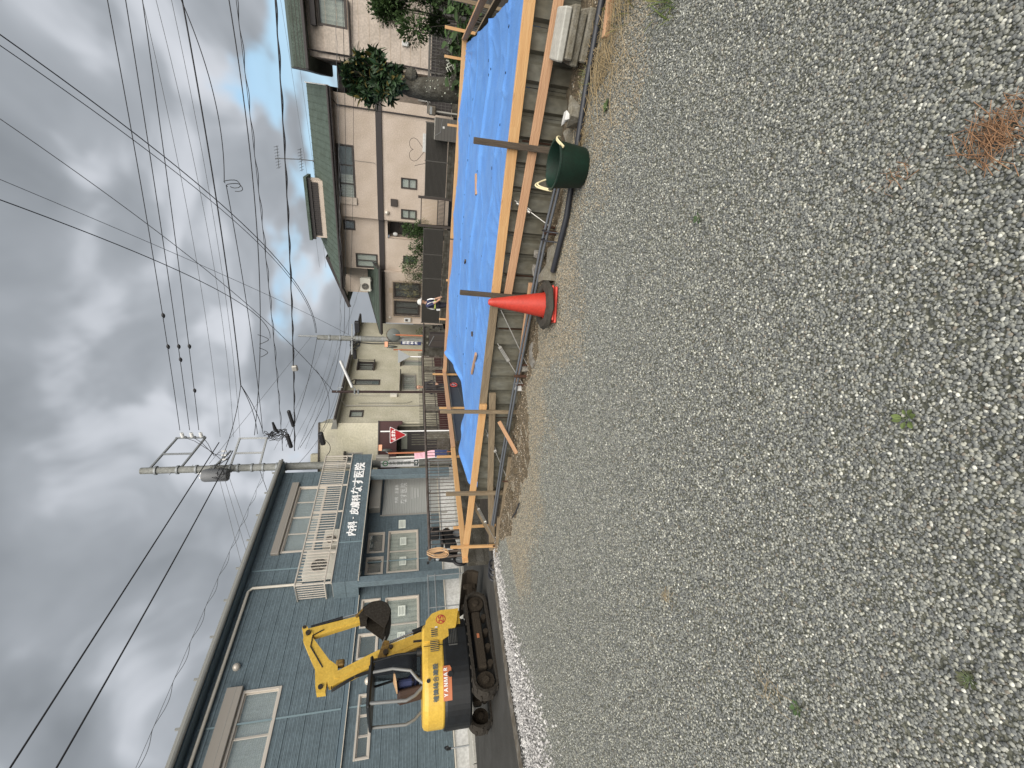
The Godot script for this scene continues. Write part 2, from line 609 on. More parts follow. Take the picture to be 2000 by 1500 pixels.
	M.yellow_dirty = tri_map(sm(lin(0.40, 0.25, 0.05), 0.7), grime, Vector3(3, 3, 3))
	M.charcoal = tri_map(sm(lin(0.016, 0.019, 0.023), 0.5), blotch, Vector3(2, 2, 2))
	M.track = tri_map(sm(lin(0.062, 0.054, 0.042), 0.95), grime, Vector3(4, 4, 4), true, lumpy, 0.4)
	M.mud_steel = tri_map(sm(lin(0.115, 0.088, 0.055), 0.9), tint_tex(83, 256, 0.03, 0.12, 0.3, Color(0.55, 0.50, 0.45), white), Vector3(4, 4, 4), true, lumpy, 0.4)
	M.bucket_steel = tri_map(sm(lin(0.075, 0.065, 0.050), 0.7, 0.3), grime, Vector3(4, 4, 4))
	M.hose = sm(lin(0.012, 0.012, 0.013), 0.5)
	M.chrome = sm(lin(0.66, 0.66, 0.67), 0.18, 0.95)
	M.decal_orange = sm(lin(0.46, 0.15, 0.065), 0.45)
	M.decal_red = sm(lin(0.42, 0.05, 0.04), 0.45)
	M.seat = sm(lin(0.05, 0.028, 0.020), 0.8)
	M.grey_frame = sm(lin(0.21, 0.215, 0.21), 0.5, 0.2)
	# plants
	M.leaf = leaf_mat(0.55)
	M.leaf_rough = leaf_mat(0.75)
	M.bark = tri_map(sm(lin(0.29, 0.28, 0.235), 0.95), tint_tex(91, 256, 0.02, 0.10, 0.35, Color(0.55, 0.53, 0.48), white), Vector3(1.6, 0.8, 1.6), true, lumpy, 1.0)
	M.lichen = sm(lin(0.46, 0.48, 0.40), 0.95)
	M.straw = sm(lin(0.32, 0.245, 0.135), 0.9)
	M.straw_red = sm(lin(0.27, 0.150, 0.080), 0.9)
	M.stem_green = sm(lin(0.09, 0.12, 0.05), 0.8)
	M.skin = sm(lin(0.45, 0.27, 0.19), 0.6)

func leaf_mat(r: float) -> StandardMaterial3D:
	var m := sm(Color(1, 1, 1), r)
	m.vertex_color_use_as_albedo = true
	m.backlight_enabled = true
	m.backlight = Color(0.30, 0.34, 0.16)
	return m

func stones_tex() -> ImageTexture:
	var s := 512
	var n := FastNoiseLite.new()
	n.seed = 31
	n.frequency = 0.05
	n.noise_type = FastNoiseLite.TYPE_CELLULAR
	n.cellular_return_type = FastNoiseLite.RETURN_CELL_VALUE
	var a := n.get_seamless_image(s, s).get_data()
	var d := PackedByteArray()
	d.resize(s * s * 3)
	for i in s * s:
		var t := a[i] / 255.0
		var c := Color(0.50, 0.52, 0.50).lerp(Color(1, 1, 0.95), t)
		d[i * 3] = int(c.r * 255.0)
		d[i * 3 + 1] = int(c.g * 255.0)
		d[i * 3 + 2] = int(c.b * 255.0)
	return tex(d, s, s)


# ---------------------------------------------------------------- ground
func road_y(z: float) -> float:
	if z > -3.0:
		return -0.04
	if z > -9.0:
		return lerpf(-0.04, -0.26, (-3.0 - z) / 6.0)
	if z > -15.0:
		return lerpf(-0.26, -0.45, (-9.0 - z) / 6.0)
	return -0.45

func lot_y(x: float, z: float) -> float:
	var y := 0.012 * sin(x * 1.7 + 0.6) * cos(z * 1.3) + 0.008 * sin(x * 0.7 - z * 2.1)
	var t := smoothstep(-6.6, -7.9, x)
	return lerpf(y, road_y(z) - 0.02, t)

func grid_sheet(x0: float, x1: float, z0: float, z1: float, step: float, fy: Callable) -> SurfaceTool:
	var st := ST()
	st.set_smooth_group(0)
	var nx := maxi(1, int(ceil((x1 - x0) / step)))
	var nz := maxi(1, int(ceil((z1 - z0) / step)))
	for i in nx + 1:
		for j in nz + 1:
			var x := lerpf(x0, x1, float(i) / nx)
			var z := lerpf(z0, z1, float(j) / nz)
			st.add_vertex(Vector3(x, fy.call(x, z), z))
	for i in nx:
		for j in nz:
			var a := i * (nz + 1) + j
			var b := a + nz + 1
			st.add_index(a)
			st.add_index(b)
			st.add_index(a + 1)
			st.add_index(a + 1)
			st.add_index(b)
			st.add_index(b + 1)
	st.generate_normals()
	return st

func build_ground() -> void:
	var g := ST()
	quad(g, Vector3(-300, -0.62, -300), Vector3(300, -0.62, -300), Vector3(300, -0.62, 300), Vector3(-300, -0.62, 300), Vector3.UP)
	structure(mk("ground", g, M.soil))
	structure(mk("gravel_ground", grid_sheet(-8.0, 22.0, -5.2, 14.0, 0.25, lot_y), M.gravel))
	var ry := func(_x: float, z: float) -> float: return road_y(z)
	structure(mk("road", grid_sheet(-13.4, -7.4, -15.6, 14.0, 0.6, ry), M.asphalt))
	var flat := func(_x: float, _z: float) -> float: return -0.454
	structure(mk("road", grid_sheet(-60.0, 60.0, -24.2, -15.5, 4.0, flat), M.asphalt))
	structure(mk("road", grid_sheet(-13.6, -11.9, -60.0, -24.2, 4.0, flat), M.asphalt))
	# kerb and paved strip before the clinic
	var kerb := Node3D.new()
	kerb.name = "pavement"
	structure(kerb)
	add_child(kerb)
	var z := 4.0
	while z > -16.0:
		var y := road_y(z - 0.5)
		box("kerb_stone", kerb, Vector3(-13.42, y - 0.02, z - 0.5), Vector3(0.14, 0.20, 0.985), M.concrete_light, 0.015)
		z -= 1.0
	var py := func(_x: float, zz: float) -> float: return road_y(zz) + 0.06
	mk("paving", grid_sheet(-14.6, -13.48, -16.0, 4.0, 0.5, py), M.concrete_light, kerb)
	# worn concrete gutter strip along the gravel side of the road
	var gut := func(x: float, zz: float) -> float: return road_y(zz) + 0.006 + 0.0 * x
	structure(mk("road_edge", grid_sheet(-8.15, -7.85, -5.6, 14.0, 0.5, gut), M.concrete))
	# soil beside and under the covered pit
	var pit := func(x: float, zz: float) -> float: return -0.16 + 0.04 * sin(x * 2.3) * sin(zz * 1.9) - 0.25 * smoothstep(-11.5, -15.0, zz)
	structure(mk("ground", grid_sheet(-8.3, 9.0, -15.6, -5.15, 0.4, pit), M.soil))
	# brown earth between the gravel and the sheet piles
	var nn := FastNoiseLite.new()
	nn.seed = 77
	nn.frequency = 0.9
	nn.fractal_octaves = 4
	var dirt := func(x: float, zz: float) -> float:
		var wide := 4.62 - 0.52 * smoothstep(-3.0, -4.4, x) * smoothstep(-6.6, -5.2, x)
		var edge := (-zz - wide) / 0.38 + nn.get_noise_2d(x * 0.9, zz * 0.9) * 1.1
		var y := lot_y(x, zz) - 0.035 + 0.055 * clampf(edge, 0.0, 1.0)
		y += nn.get_noise_2d(x * 3.5, zz * 3.5) * 0.045 * clampf(edge, 0.0, 1.0)
		if zz < -5.15:
			y = minf(y, 0.02)
		return y
	structure(mk("dirt_ground", grid_sheet(-6.7, 4.0, -5.34, -3.9, 0.035, dirt), M.dirt))
	dirt_fn = dirt

var dirt_fn: Callable

# ---------------------------------------------------------------- windows, walls
const EAST := Basis(Vector3(0, 0, -1), Vector3(0, 1, 0), Vector3(1, 0, 0))

func ring(st: SurfaceTool, u0: float, v0: float, u1: float, v1: float, t: float, w0: float, w1: float, ch := 0.004) -> void:
	var wc := (w0 + w1) * 0.5
	var wd := absf(w1 - w0)
	cbox(st, Vector3((u0 + u1) * 0.5, v0 + t * 0.5, wc), Vector3(u1 - u0, t, wd), ch)
	cbox(st, Vector3((u0 + u1) * 0.5, v1 - t * 0.5, wc), Vector3(u1 - u0, t, wd), ch)
	cbox(st, Vector3(u0 + t * 0.5, (v0 + v1) * 0.5, wc), Vector3(t, v1 - v0 - 2.0 * t, wd), ch)
	cbox(st, Vector3(u1 - t * 0.5, (v0 + v1) * 0.5, wc), Vector3(t, v1 - v0 - 2.0 * t, wd), ch)

# a window in a wall whose outside is local +z; cols panes side by side
func window(parent: Node, u0: float, v0: float, u1: float, v1: float, frame: Material, cols := 2, back := "dark", t := 0.05, rows := 1) -> MeshInstance3D:
	var st := ST()
	ring(st, u0, v0, u1, v1, t, -0.07, 0.028)
	var o := mk("window", st, frame, parent)
	var iw := (u1 - u0 - 2.0 * t) / cols
	var ih := (v1 - v0 - 2.0 * t) / rows
	for c in cols:
		for r in rows:
			var a := u0 + t + iw * c
			var b := v0 + t + ih * r
			var w := -0.030 if (c % 2 == 0) else -0.045
			var s2 := ST()
			ring(s2, a + 0.001, b + 0.001, a + iw - 0.001, b + ih - 0.001, 0.030, w - 0.012, w + 0.012, 0.002)
			mk("sash", s2, frame, o)
			box("pane", o, Vector3(a + iw * 0.5, b + ih * 0.5, w), Vector3(iw - 0.05, ih - 0.05, 0.005), M.glass)
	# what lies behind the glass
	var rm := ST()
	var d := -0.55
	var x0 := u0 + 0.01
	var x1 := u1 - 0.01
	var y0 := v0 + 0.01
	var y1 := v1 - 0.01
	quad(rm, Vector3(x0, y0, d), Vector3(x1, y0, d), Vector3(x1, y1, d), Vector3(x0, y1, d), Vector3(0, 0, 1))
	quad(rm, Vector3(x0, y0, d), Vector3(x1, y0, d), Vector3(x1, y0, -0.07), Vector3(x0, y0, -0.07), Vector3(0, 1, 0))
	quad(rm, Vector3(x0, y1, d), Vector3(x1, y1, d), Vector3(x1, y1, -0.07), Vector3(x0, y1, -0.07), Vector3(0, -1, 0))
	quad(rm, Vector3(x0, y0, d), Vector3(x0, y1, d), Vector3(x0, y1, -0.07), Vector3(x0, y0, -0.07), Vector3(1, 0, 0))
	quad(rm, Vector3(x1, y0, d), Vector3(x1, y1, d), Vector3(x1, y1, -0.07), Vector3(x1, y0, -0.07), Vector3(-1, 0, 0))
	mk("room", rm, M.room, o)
	if back == "curtain" or back == "half":
		var cs := ST()
		var n := 34
		var top := y1
		var lo := y0 if back == "curtain" else y0
		var a1 := x1 if back == "curtain" else lerpf(x0, x1, 0.5)
		for k in n:
			var p0 := lerpf(x0, a1, float(k) / n)
			var p1 := lerpf(x0, a1, float(k + 1) / n)
			var z0 := -0.115 + 0.012 * sin(k * 1.9)
			var z1 := -0.115 + 0.012 * sin((k + 1) * 1.9)
			quad(cs, Vector3(p0, lo, z0), Vector3(p1, lo, z1), Vector3(p1, top, z1), Vector3(p0, top, z0), Vector3(0, 0, 1))
		mk("curtain", cs, M.curtain, o)
	elif back == "blind":
		var bs := ST()
		var k := 0
		var y := y1 - 0.02
		while y > y0:
			cbox(bs, Vector3((x0 + x1) * 0.5, y, -0.13), Vector3(x1 - x0 - 0.02, 0.052, 0.004), 0.0, Basis(Vector3.RIGHT, 0.5))
			y -= 0.055
			k += 1
		mk("blind", bs, M.blind, o)
	elif back == "frosted":
		box("frosted_pane", o, Vector3((u0 + u1) * 0.5, (v0 + v1) * 0.5, -0.085), Vector3(u1 - u0 - 0.08, v1 - v0 - 0.08, 0.006), M.curtain)
	return o

# wall slab with openings, outside at local z = w1
func wall_part(n: String, parent: Node, rect: Array, holes: Array, w0: float, w1: float, mat: Material) -> MeshInstance3D:
	var st := ST()
	for r in cut(rect, holes):
		cbox(st, Vector3((r[0] + r[2]) * 0.5, (r[1] + r[3]) * 0.5, (w0 + w1) * 0.5), Vector3(r[2] - r[0], r[3] - r[1], w1 - w0))
	return mk(n, st, mat, parent)

# pressed siding board: level ribs with fine grooves between them; r = [u0, v0, u1, v1], ribs counted from v_ref
const RIBS := [0.0, 0.045, 0.078, 0.120, 0.150, 0.205, 0.240, 0.268, 0.320, 0.352, 0.400, 0.428, 0.470]
func ribbed(n: String, parent: Node, r: Array, v_ref: float, mat: Material) -> MeshInstance3D:
	var st := ST()
	for k in RIBS.size() - 1:
		var a := maxf(r[1], v_ref + RIBS[k])
		var b := minf(r[3], v_ref + RIBS[k + 1])
		if b - a < 0.004:
			continue
		var w := -0.001 - 0.0025 * (k % 2)
		var g := minf(0.008, (b - a) * 0.3)
		quad(st, Vector3(r[0], a, -0.011), Vector3(r[2], a, -0.011), Vector3(r[2], a + g, w), Vector3(r[0], a + g, w), Vector3(0, -1, 1))
		quad(st, Vector3(r[0], a + g, w), Vector3(r[2], a + g, w), Vector3(r[2], b, w), Vector3(r[0], b, w), Vector3(0, 0, 1))
		quad(st, Vector3(r[0], b, w), Vector3(r[2], b, w), Vector3(r[2], b, -0.011), Vector3(r[0], b, -0.011), Vector3(0, 1, 0))
	cbox(st, Vector3((r[0] + r[2]) * 0.5, (r[1] + r[3]) * 0.5, -0.018), Vector3(r[2] - r[0], r[3] - r[1], 0.0139))
	return mk(n, st, mat, parent)

# ---------------------------------------------------------------- lettering that the font lacks, as strokes on a 100 x 100 field (y down)
const G := {
	"内": [[15, 28, 15, 95], [15, 28, 85, 28, 85, 95, 74, 92], [50, 5, 50, 36, 24, 72], [50, 42, 76, 70]],
	"科": [[38, 8, 12, 17], [5, 35, 48, 35], [28, 14, 28, 95], [27, 40, 6, 70], [30, 42, 46, 60], [58, 15, 70, 28], [55, 38, 68, 50], [52, 70, 97, 62], [82, 5, 82, 95]],
	"・": [[46, 50, 56, 50]],
	"皮": [[18, 22, 90, 22, 84, 38], [18, 22, 18, 60, 5, 95], [50, 5, 50, 50], [24, 50, 80, 50, 52, 80, 22, 95], [35, 58, 60, 82, 92, 95]],
	"膚": [[50, 2, 50, 18], [52, 9, 80, 9], [15, 20, 92, 20, 86, 30], [15, 20, 15, 60, 4, 95], [28, 36, 78, 31], [55, 25, 55, 42, 85, 42], [30, 50, 80, 50, 80, 66, 30, 66, 30, 50], [55, 50, 55, 66], [34, 97, 34, 73, 78, 73, 78, 97], [36, 81, 76, 81], [36, 89, 76, 89]],
	"な": [[8, 25, 55, 22], [38, 5, 10, 65], [68, 18, 90, 32], [68, 45, 68, 80, 50, 94, 34, 85, 46, 73, 70, 80, 90, 92]],
	"す": [[5, 25, 95, 25], [58, 5, 58, 60, 45, 72, 35, 60, 45, 48, 58, 54], [58, 62, 55, 80, 35, 96]],
	"医": [[92, 10, 12, 10, 12, 92, 95, 92], [38, 18, 25, 38], [32, 30, 80, 30], [20, 52, 88, 52], [54, 32, 54, 52, 26, 82], [57, 55, 84, 80]],
	"院": [[10, 96, 10, 8, 38, 8, 24, 35, 38, 50, 26, 64], [70, 2, 70, 14], [48, 30, 48, 17, 95, 17, 95, 30], [56, 37, 88, 37], [48, 55, 97, 55], [65, 57, 60, 78, 42, 96], [80, 57, 80, 88, 97, 92, 97, 80]],
	"止": [[50, 5, 50, 90], [52, 42, 85, 42], [22, 40, 22, 90], [4, 93, 96, 93]],
	"ま": [[12, 22, 88, 22], [15, 45, 85, 45], [52, 5, 52, 75, 35, 92, 18, 82, 30, 70, 54, 74, 88, 92]],
	"れ": [[25, 5, 25, 95], [5, 28, 38, 28, 6, 78], [27, 56, 60, 25, 72, 30, 65, 80, 80, 90, 96, 75]],
	"総": [[28, 4, 10, 24, 28, 26, 12, 46, 40, 44], [26, 46, 26, 95], [10, 60, 6, 82], [40, 58, 44, 76], [64, 6, 52, 28], [78, 6, 95, 28], [70, 22, 56, 42, 90, 40], [50, 62, 46, 84], [62, 58, 62, 90, 86, 90, 86, 78], [72, 56, 76, 68], [90, 58, 96, 74]],
	"合": [[50, 4, 8, 42], [52, 6, 94, 42], [30, 44, 70, 44], [22, 58, 78, 58, 78, 94, 22, 94, 22, 58]],
	"建": [[8, 14, 30, 14, 14, 44, 32, 44, 26, 68, 6, 94], [8, 62, 34, 86, 96, 94], [44, 16, 88, 16, 88, 44, 44, 44], [38, 30, 96, 30], [44, 58, 90, 58], [40, 72, 94, 72], [64, 4, 64, 84]],
	"設": [[10, 10, 40, 10], [4, 24, 46, 24], [10, 38, 40, 38], [10, 50, 40, 50], [12, 64, 38, 64, 38, 92, 12, 92, 12, 64], [60, 8, 58, 34, 50, 46], [60, 8, 82, 8, 82, 36, 96, 36], [54, 54, 88, 54, 74, 80, 50, 96], [60, 62, 76, 82, 96, 96]],
	"植": [[4, 28, 40, 28], [22, 5, 22, 95], [21, 32, 4, 64], [24, 36, 40, 52], [46, 18, 94, 18], [70, 4, 70, 30], [56, 34, 88, 34, 88, 78, 56, 78, 56, 34], [58, 48, 86, 48], [58, 62, 86, 62], [46, 40, 46, 93, 96, 93]],
	"健": [[24, 5, 6, 46], [18, 32, 18, 95], [32, 16, 44, 16, 34, 44, 46, 44, 42, 68, 28, 92], [32, 64, 50, 84, 96, 92], [54, 18, 88, 18, 88, 42, 54, 42], [50, 30, 96, 30], [54, 56, 90, 56], [52, 70, 92, 70], [70, 6, 70, 82]],
	"ひ": [[10, 24, 36, 20, 20, 60, 34, 88, 58, 84, 68, 50, 68, 22, 92, 56]],
	"が": [[8, 34, 58, 30, 52, 84, 40, 92], [32, 8, 26, 50, 8, 92], [70, 28, 90, 60], [78, 6, 86, 18], [92, 4, 98, 14]],
	"歯": [[50, 4, 50, 28], [52, 14, 80, 14], [22, 10, 22, 28], [4, 30, 96, 30], [10, 42, 10, 94, 90, 94, 90, 42], [50, 38, 50, 86], [22, 64, 78, 64], [46, 62, 24, 86], [54, 62, 78, 86], [32, 44, 38, 56], [68, 44, 62, 56]],
	"矢": [[30, 6, 12, 34], [24, 24, 88, 24], [6, 52, 94, 52], [50, 26, 50, 54, 10, 94], [52, 56, 92, 92]],
}

func glyph(n: String, parent: Node, ch: String, at: Vector3, size: float, depth: float, wide: float, mat: Material, aspect := 1.0) -> void:
	if not G.has(ch):
		return
	var st := ST()
	var k := 0
	for s in G[ch]:
		var pts := []
		for i in range(0, s.size(), 2):
			pts.append(Vector2(s[i] / 100.0 * size * aspect, (100.0 - s[i + 1]) / 100.0 * size))
		for i in pts.size() - 1:
			var a: Vector2 = pts[i]
			var b: Vector2 = pts[i + 1]
			var d := (b - a).normalized()
			var a2 := a - d * wide * 0.45
			var b2 := b + d * wide * 0.45
			var dp := depth + k * 0.0005
			k += 1
			var c := (a2 + b2) * 0.5
			cbox(st, Vector3(c.x, c.y, dp * 0.5), Vector3(a2.distance_to(b2), wide, dp), minf(wide, depth) * 0.18, Basis(Vector3(d.x, d.y, 0), Vector3(-d.y, d.x, 0), Vector3(0, 0, 1)))
	var o := mk(n, st, mat, parent)
	o.position = at

func write_text(n: String, parent: Node, text: String, at: Vector3, size: float, step: float, depth: float, wide: float, mat: Material, down := false, aspect := 1.0) -> void:
	for i in text.length():
		glyph(n, parent, text[i], at + (Vector3(0, -step * i, 0) if down else Vector3(step * i, 0, 0)), size, depth, wide, mat, aspect)

func latin(n: String, parent: Node, text: String, xf: Transform3D, h: float, depth: float, mat: Material, bold := true) -> MeshInstance3D:
	var f := SystemFont.new()
	f.font_names = PackedStringArray(["Droid Sans"])
	f.font_weight = 700 if bold else 400
	var t := TextMesh.new()
	t.text = text
	t.font = f
	t.font_size = 32
	t.pixel_size = h / 24.0
	t.depth = depth
	t.curve_step = 2.0
	return inst(n, t, mat, xf, parent)

# ---------------------------------------------------------------- the blue clinic (local x runs north along the street front, z outwards)
func build_clinic() -> void:
	var c := thing("clinic_building", "two-storey blue siding clinic with balcony, white raised lettering and roller shutter", "building", Vector3(-14.5, 0, 0))
	c.basis = EAST
	var L0 := -3.0
	var L1 := 15.62
	# [u0, v0, u1, v1]
	var big_up := [11.38, 4.98, 14.70, 6.13]
	var left_up := [4.62, 5.02, 6.88, 6.02]
	var long_low := [4.84, 2.52, 6.37, 2.92]
	var rb := [10.20, 1.20, 12.05, 2.35]
	var rs1 := [11.10, 2.47, 12.03, 3.10]
	var rs2 := [10.20, 2.47, 10.92, 3.10]
	var mb := [7.38, 1.20, 9.24, 2.33]
	var ms1 := [8.28, 2.48, 9.26, 3.10]
	var ms2 := [7.32, 2.48, 8.10, 3.10]
	var shut := [12.84, 0.02, 15.16, 2.73]
	var holes := [big_up, left_up, long_low, rb, rs1, rs2, mb, ms1, ms2, shut]
	wall_part("wall", c, [L0, 0.30, L1, 6.95], holes, -0.20, -0.026, M.siding_trim)
	box("foundation", c, Vector3((L0 + L1) * 0.5, -0.10, -0.06), Vector3(L1 - L0, 0.88, 0.12), M.white_paint)
	# siding: boards course by course, cut at the joints and round the openings
	var joints := [L0, 1.4, 6.08, 10.71, L1]
	var courses := []
	var y := 0.355
	for k in 6:
		courses.append([y, y + 0.462])
		y += 0.472
	y = 3.33
	for k in 8:
		courses.append([y, minf(y + 0.452, 6.90)])
		y += 0.462
	for cr in courses:
		for j in joints.size() - 1:
			for r in cut([joints[j] + 0.022, cr[0], joints[j + 1] - 0.022, cr[1]], holes):
				if r[2] - r[0] > 0.03 and r[3] - r[1] > 0.02 and cr[1] - cr[0] > 0.05:
					ribbed("siding_board", c, r, cr[0], M.siding)
	for j in range(1, joints.size() - 1):
		box("joint_strip", c, Vector3(joints[j], 1.75, 0.0), Vector3(0.040, 2.80, 0.02), M.joint)
		box("joint_strip", c, Vector3(joints[j], 5.10, 0.0), Vector3(0.040, 3.50, 0.02), M.joint)
	# belt between the floors, drip edge at the foot
	box("belt_flashing", c, Vector3((L0 + 9.4) * 0.5, 3.255, 0.02), Vector3(9.4 - L0, 0.10, 0.07), M.siding_trim, 0.006)
	box("belt_edge", c, Vector3((L0 + 9.4) * 0.5, 3.195, 0.045), Vector3(9.4 - L0, 0.018, 0.05), M.gutter)
	box("base_drip", c, Vector3((L0 + L1) * 0.5, 0.330, 0.012), Vector3(L1 - L0, 0.03, 0.06), M.gutter)
	# north end wall and roof
	box("end_wall", c, Vector3(L1 + 0.03, 3.4, -3.2), Vector3(0.08, 7.0, 6.2), M.siding)
	var roof := ST()
	prism(roof, PackedVector2Array([Vector2(0.42, 6.98), Vector2(0.42, 7.14), Vector2(-6.4, 7.55), Vector2(-6.4, 6.98)]), -L0, -(L1 + 0.35), Transform3D(Basis(Vector3(0, 0, 1), Vector3(0, 1, 0), Vector3(-1, 0, 0)), Vector3.ZERO))
	mk("roof", roof, M.roof_edge, c)
	box("soffit", c, Vector3((L0 + L1 + 0.3) * 0.5, 6.945, 0.16), Vector3(L1 + 0.3 - L0, 0.05, 0.44), M.siding_trim)
	var gut := ST()
	var gp := []
	for k in 9:
		var a := PI + PI * k / 8.0
		gp.append(Vector2(0.46 + 0.065 * cos(a), 7.02 + 0.075 * sin(a)))
	for k in 8:
		quad(gut, Vector3(L0, gp[k].y, gp[k].x), Vector3(L1 + 0.3, gp[k].y, gp[k].x), Vector3(L1 + 0.3, gp[k + 1].y, gp[k + 1].x), Vector3(L0, gp[k + 1].y, gp[k + 1].x), Vector3(0, gp[k].y - 7.04, gp[k].x - 0.46))
	quad(gut, Vector3(L0, 7.015, 0.39), Vector3(L1 + 0.3, 7.015, 0.39), Vector3(L1 + 0.3, 7.015, 0.53), Vector3(L0, 7.015, 0.53), Vector3.UP)
	mk("gutter", gut, M.roof_edge, c)
	for k in 12:
		box("roof_bracket", c, Vector3(L1 - 0.4 - k * 1.15, 7.20, 0.36), Vector3(0.05, 0.10, 0.06), M.roof_edge)
	# downpipes
	pipe("downpipe", c, [Vector3(L0, 6.72, 0.09), Vector3(9.88, 6.72, 0.09), Vector3(10.0, 6.62, 0.09), Vector3(10.0, 5.1, 0.09)], 0.045, M.gutter, 10)
	pipe("downpipe", c, [Vector3(3.9, 6.7, 0.09), Vector3(3.9, 3.0, 0.09), Vector3(3.9, 0.45, 0.09), Vector3(3.9, -0.02, 0.10)], 0.045, M.gutter, 10)
	# windows
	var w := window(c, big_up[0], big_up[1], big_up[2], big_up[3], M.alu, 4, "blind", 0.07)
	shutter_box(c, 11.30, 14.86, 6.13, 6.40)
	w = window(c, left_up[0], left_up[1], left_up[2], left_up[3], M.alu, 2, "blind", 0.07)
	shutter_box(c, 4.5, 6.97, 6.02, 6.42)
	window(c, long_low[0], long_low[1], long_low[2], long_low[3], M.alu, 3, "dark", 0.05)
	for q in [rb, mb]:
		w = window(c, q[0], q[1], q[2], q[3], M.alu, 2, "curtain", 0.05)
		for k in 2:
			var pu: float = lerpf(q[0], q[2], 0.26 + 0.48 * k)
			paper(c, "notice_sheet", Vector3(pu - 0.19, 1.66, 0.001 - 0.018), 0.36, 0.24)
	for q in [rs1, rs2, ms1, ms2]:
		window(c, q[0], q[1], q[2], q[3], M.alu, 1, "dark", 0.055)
	paper(c, "notice_board", Vector3(12.16, 1.70, 0.014), 0.42, 0.27)
	# roller shutter with its box
	var sh := ST()
	var n := 37
	for k in n:
		var v0 := 0.06 + k * 0.07
		for e in [[0.0, 0.018, 0.0, 0.052], [0.052, 0.0, 0.018, 0.07]]:
			pass
		quad(sh, Vector3(shut[0] + 0.05, v0, -0.06), Vector3(shut[2] - 0.05, v0, -0.06), Vector3(shut[2] - 0.05, v0 + 0.014, -0.043), Vector3(shut[0] + 0.05, v0 + 0.014, -0.043), Vector3(0, -0.5, 1))
		quad(sh, Vector3(shut[0] + 0.05, v0 + 0.014, -0.043), Vector3(shut[2] - 0.05, v0 + 0.014, -0.043), Vector3(shut[2] - 0.05, v0 + 0.056, -0.043), Vector3(shut[0] + 0.05, v0 + 0.056, -0.043), Vector3(0, 0, 1))
		quad(sh, Vector3(shut[0] + 0.05, v0 + 0.056, -0.043), Vector3(shut[2] - 0.05, v0 + 0.056, -0.043), Vector3(shut[2] - 0.05, v0 + 0.07, -0.06), Vector3(shut[0] + 0.05, v0 + 0.07, -0.06), Vector3(0, 0.5, 1))
	var rs := mk("roller_shutter", sh, M.shutter, c)
	box("guide_rail", rs, Vector3(shut[0] + 0.03, 1.36, -0.03), Vector3(0.06, 2.72, 0.09), M.alu_grey)
	box("guide_rail", rs, Vector3(shut[2] - 0.03, 1.36, -0.03), Vector3(0.06, 2.72, 0.09), M.alu_grey)
	box("shutter_housing", c, Vector3(14.1, 2.95, 0.16), Vector3(2.12, 0.44, 0.34), M.alu_grey, 0.01)
	write_text("shutter_lettering", rs, "内科・皮膚科", Vector3(13.55, 2.02, -0.042), 0.16, 0.185, 0.002, 0.014, M.shutter_text)
	write_text("shutter_lettering", rs, "なす医院", Vector3(13.50, 1.66, -0.042), 0.29, 0.31, 0.002, 0.022, M.shutter_text)
	for k in 3:
		box("shutter_lettering", rs, Vector3(14.1, 1.45 - k * 0.13, -0.0415), Vector3(0.7 - 0.1 * k, 0.018, 0.002), M.shutter_text)
	# vents
	for p in [Vector3(7.54, 6.38, 0.0), Vector3(6.69, 2.69, 0.0)]:
		var vs := ST()
		lathe(vs, [Vector2(0.10, 0.0), Vector2(0.10, 0.06), Vector2(0.085, 0.10), Vector2(0.05, 0.13), Vector2(0.0, 0.14)], Transform3D(Basis(Vector3.RIGHT, PI / 2), p), 14)
		mk("vent_hood", vs, M.alu, c)
	# ---- balcony
	var bf := 0.90
	var b0 := 9.40
	var b1 := 15.65
	box("balcony_floor", c, Vector3((b0 + b1) * 0.5, 3.98, bf * 0.5 - 0.03), Vector3(b1 - b0 - 0.1, 0.10, bf - 0.1), M.alu_grey)
	box("balcony_soffit", c, Vector3((b0 + b1) * 0.5, 3.235, bf * 0.5 - 0.03), Vector3(b1 - b0 - 0.1, 0.05, bf - 0.1), M.siding_trim)
	for k in 2:
		var v0 := 3.20 + k * 0.405
		for seg in [[b0, 10.95], [10.97, b1]]:
			ribbed("fascia_board", c, [seg[0], v0, seg[1], v0 + 0.397], v0, M.siding).position.z = bf
		box("fascia_board", c, Vector3(b0 + 0.015, v0 + 0.1985, bf * 0.5 - 0.02), Vector3(0.03, 0.397, bf - 0.04), M.siding, 0.004)
		box("fascia_board", c, Vector3(b1 - 0.015, v0 + 0.1985, bf * 0.5 - 0.02), Vector3(0.03, 0.397, bf - 0.04), M.siding, 0.004)
	box("joint_strip", c, Vector3(10.96, 3.60, bf + 0.002), Vector3(0.035, 0.80, 0.008), M.joint)
	box("fascia_cap", c, Vector3((b0 + b1) * 0.5, 4.025, bf - 0.02), Vector3(b1 - b0 + 0.03, 0.035, 0.10), M.alu)
	box("fascia_drip", c, Vector3((b0 + b1) * 0.5, 3.185, bf - 0.01), Vector3(b1 - b0 + 0.02, 0.022, 0.05), M.gutter)
	# railing
	box("balcony_top_rail", c, Vector3((b0 + b1) * 0.5, 5.13, bf - 0.05), Vector3(b1 - b0, 0.045, 0.075), M.alu, 0.008)
	box("balcony_bottom_rail", c, Vector3((b0 + b1) * 0.5, 4.24, bf - 0.05), Vector3(b1 - b0, 0.04, 0.05), M.alu, 0.006)
	box("balcony_top_rail", c, Vector3(b0 + 0.035, 5.13, bf * 0.5 - 0.045), Vector3(0.07, 0.045, bf - 0.09), M.alu_grey, 0.008)
	box("balcony_bottom_rail", c, Vector3(b0 + 0.035, 4.24, bf * 0.5 - 0.045), Vector3(0.05, 0.04, bf - 0.09), M.alu, 0.006)
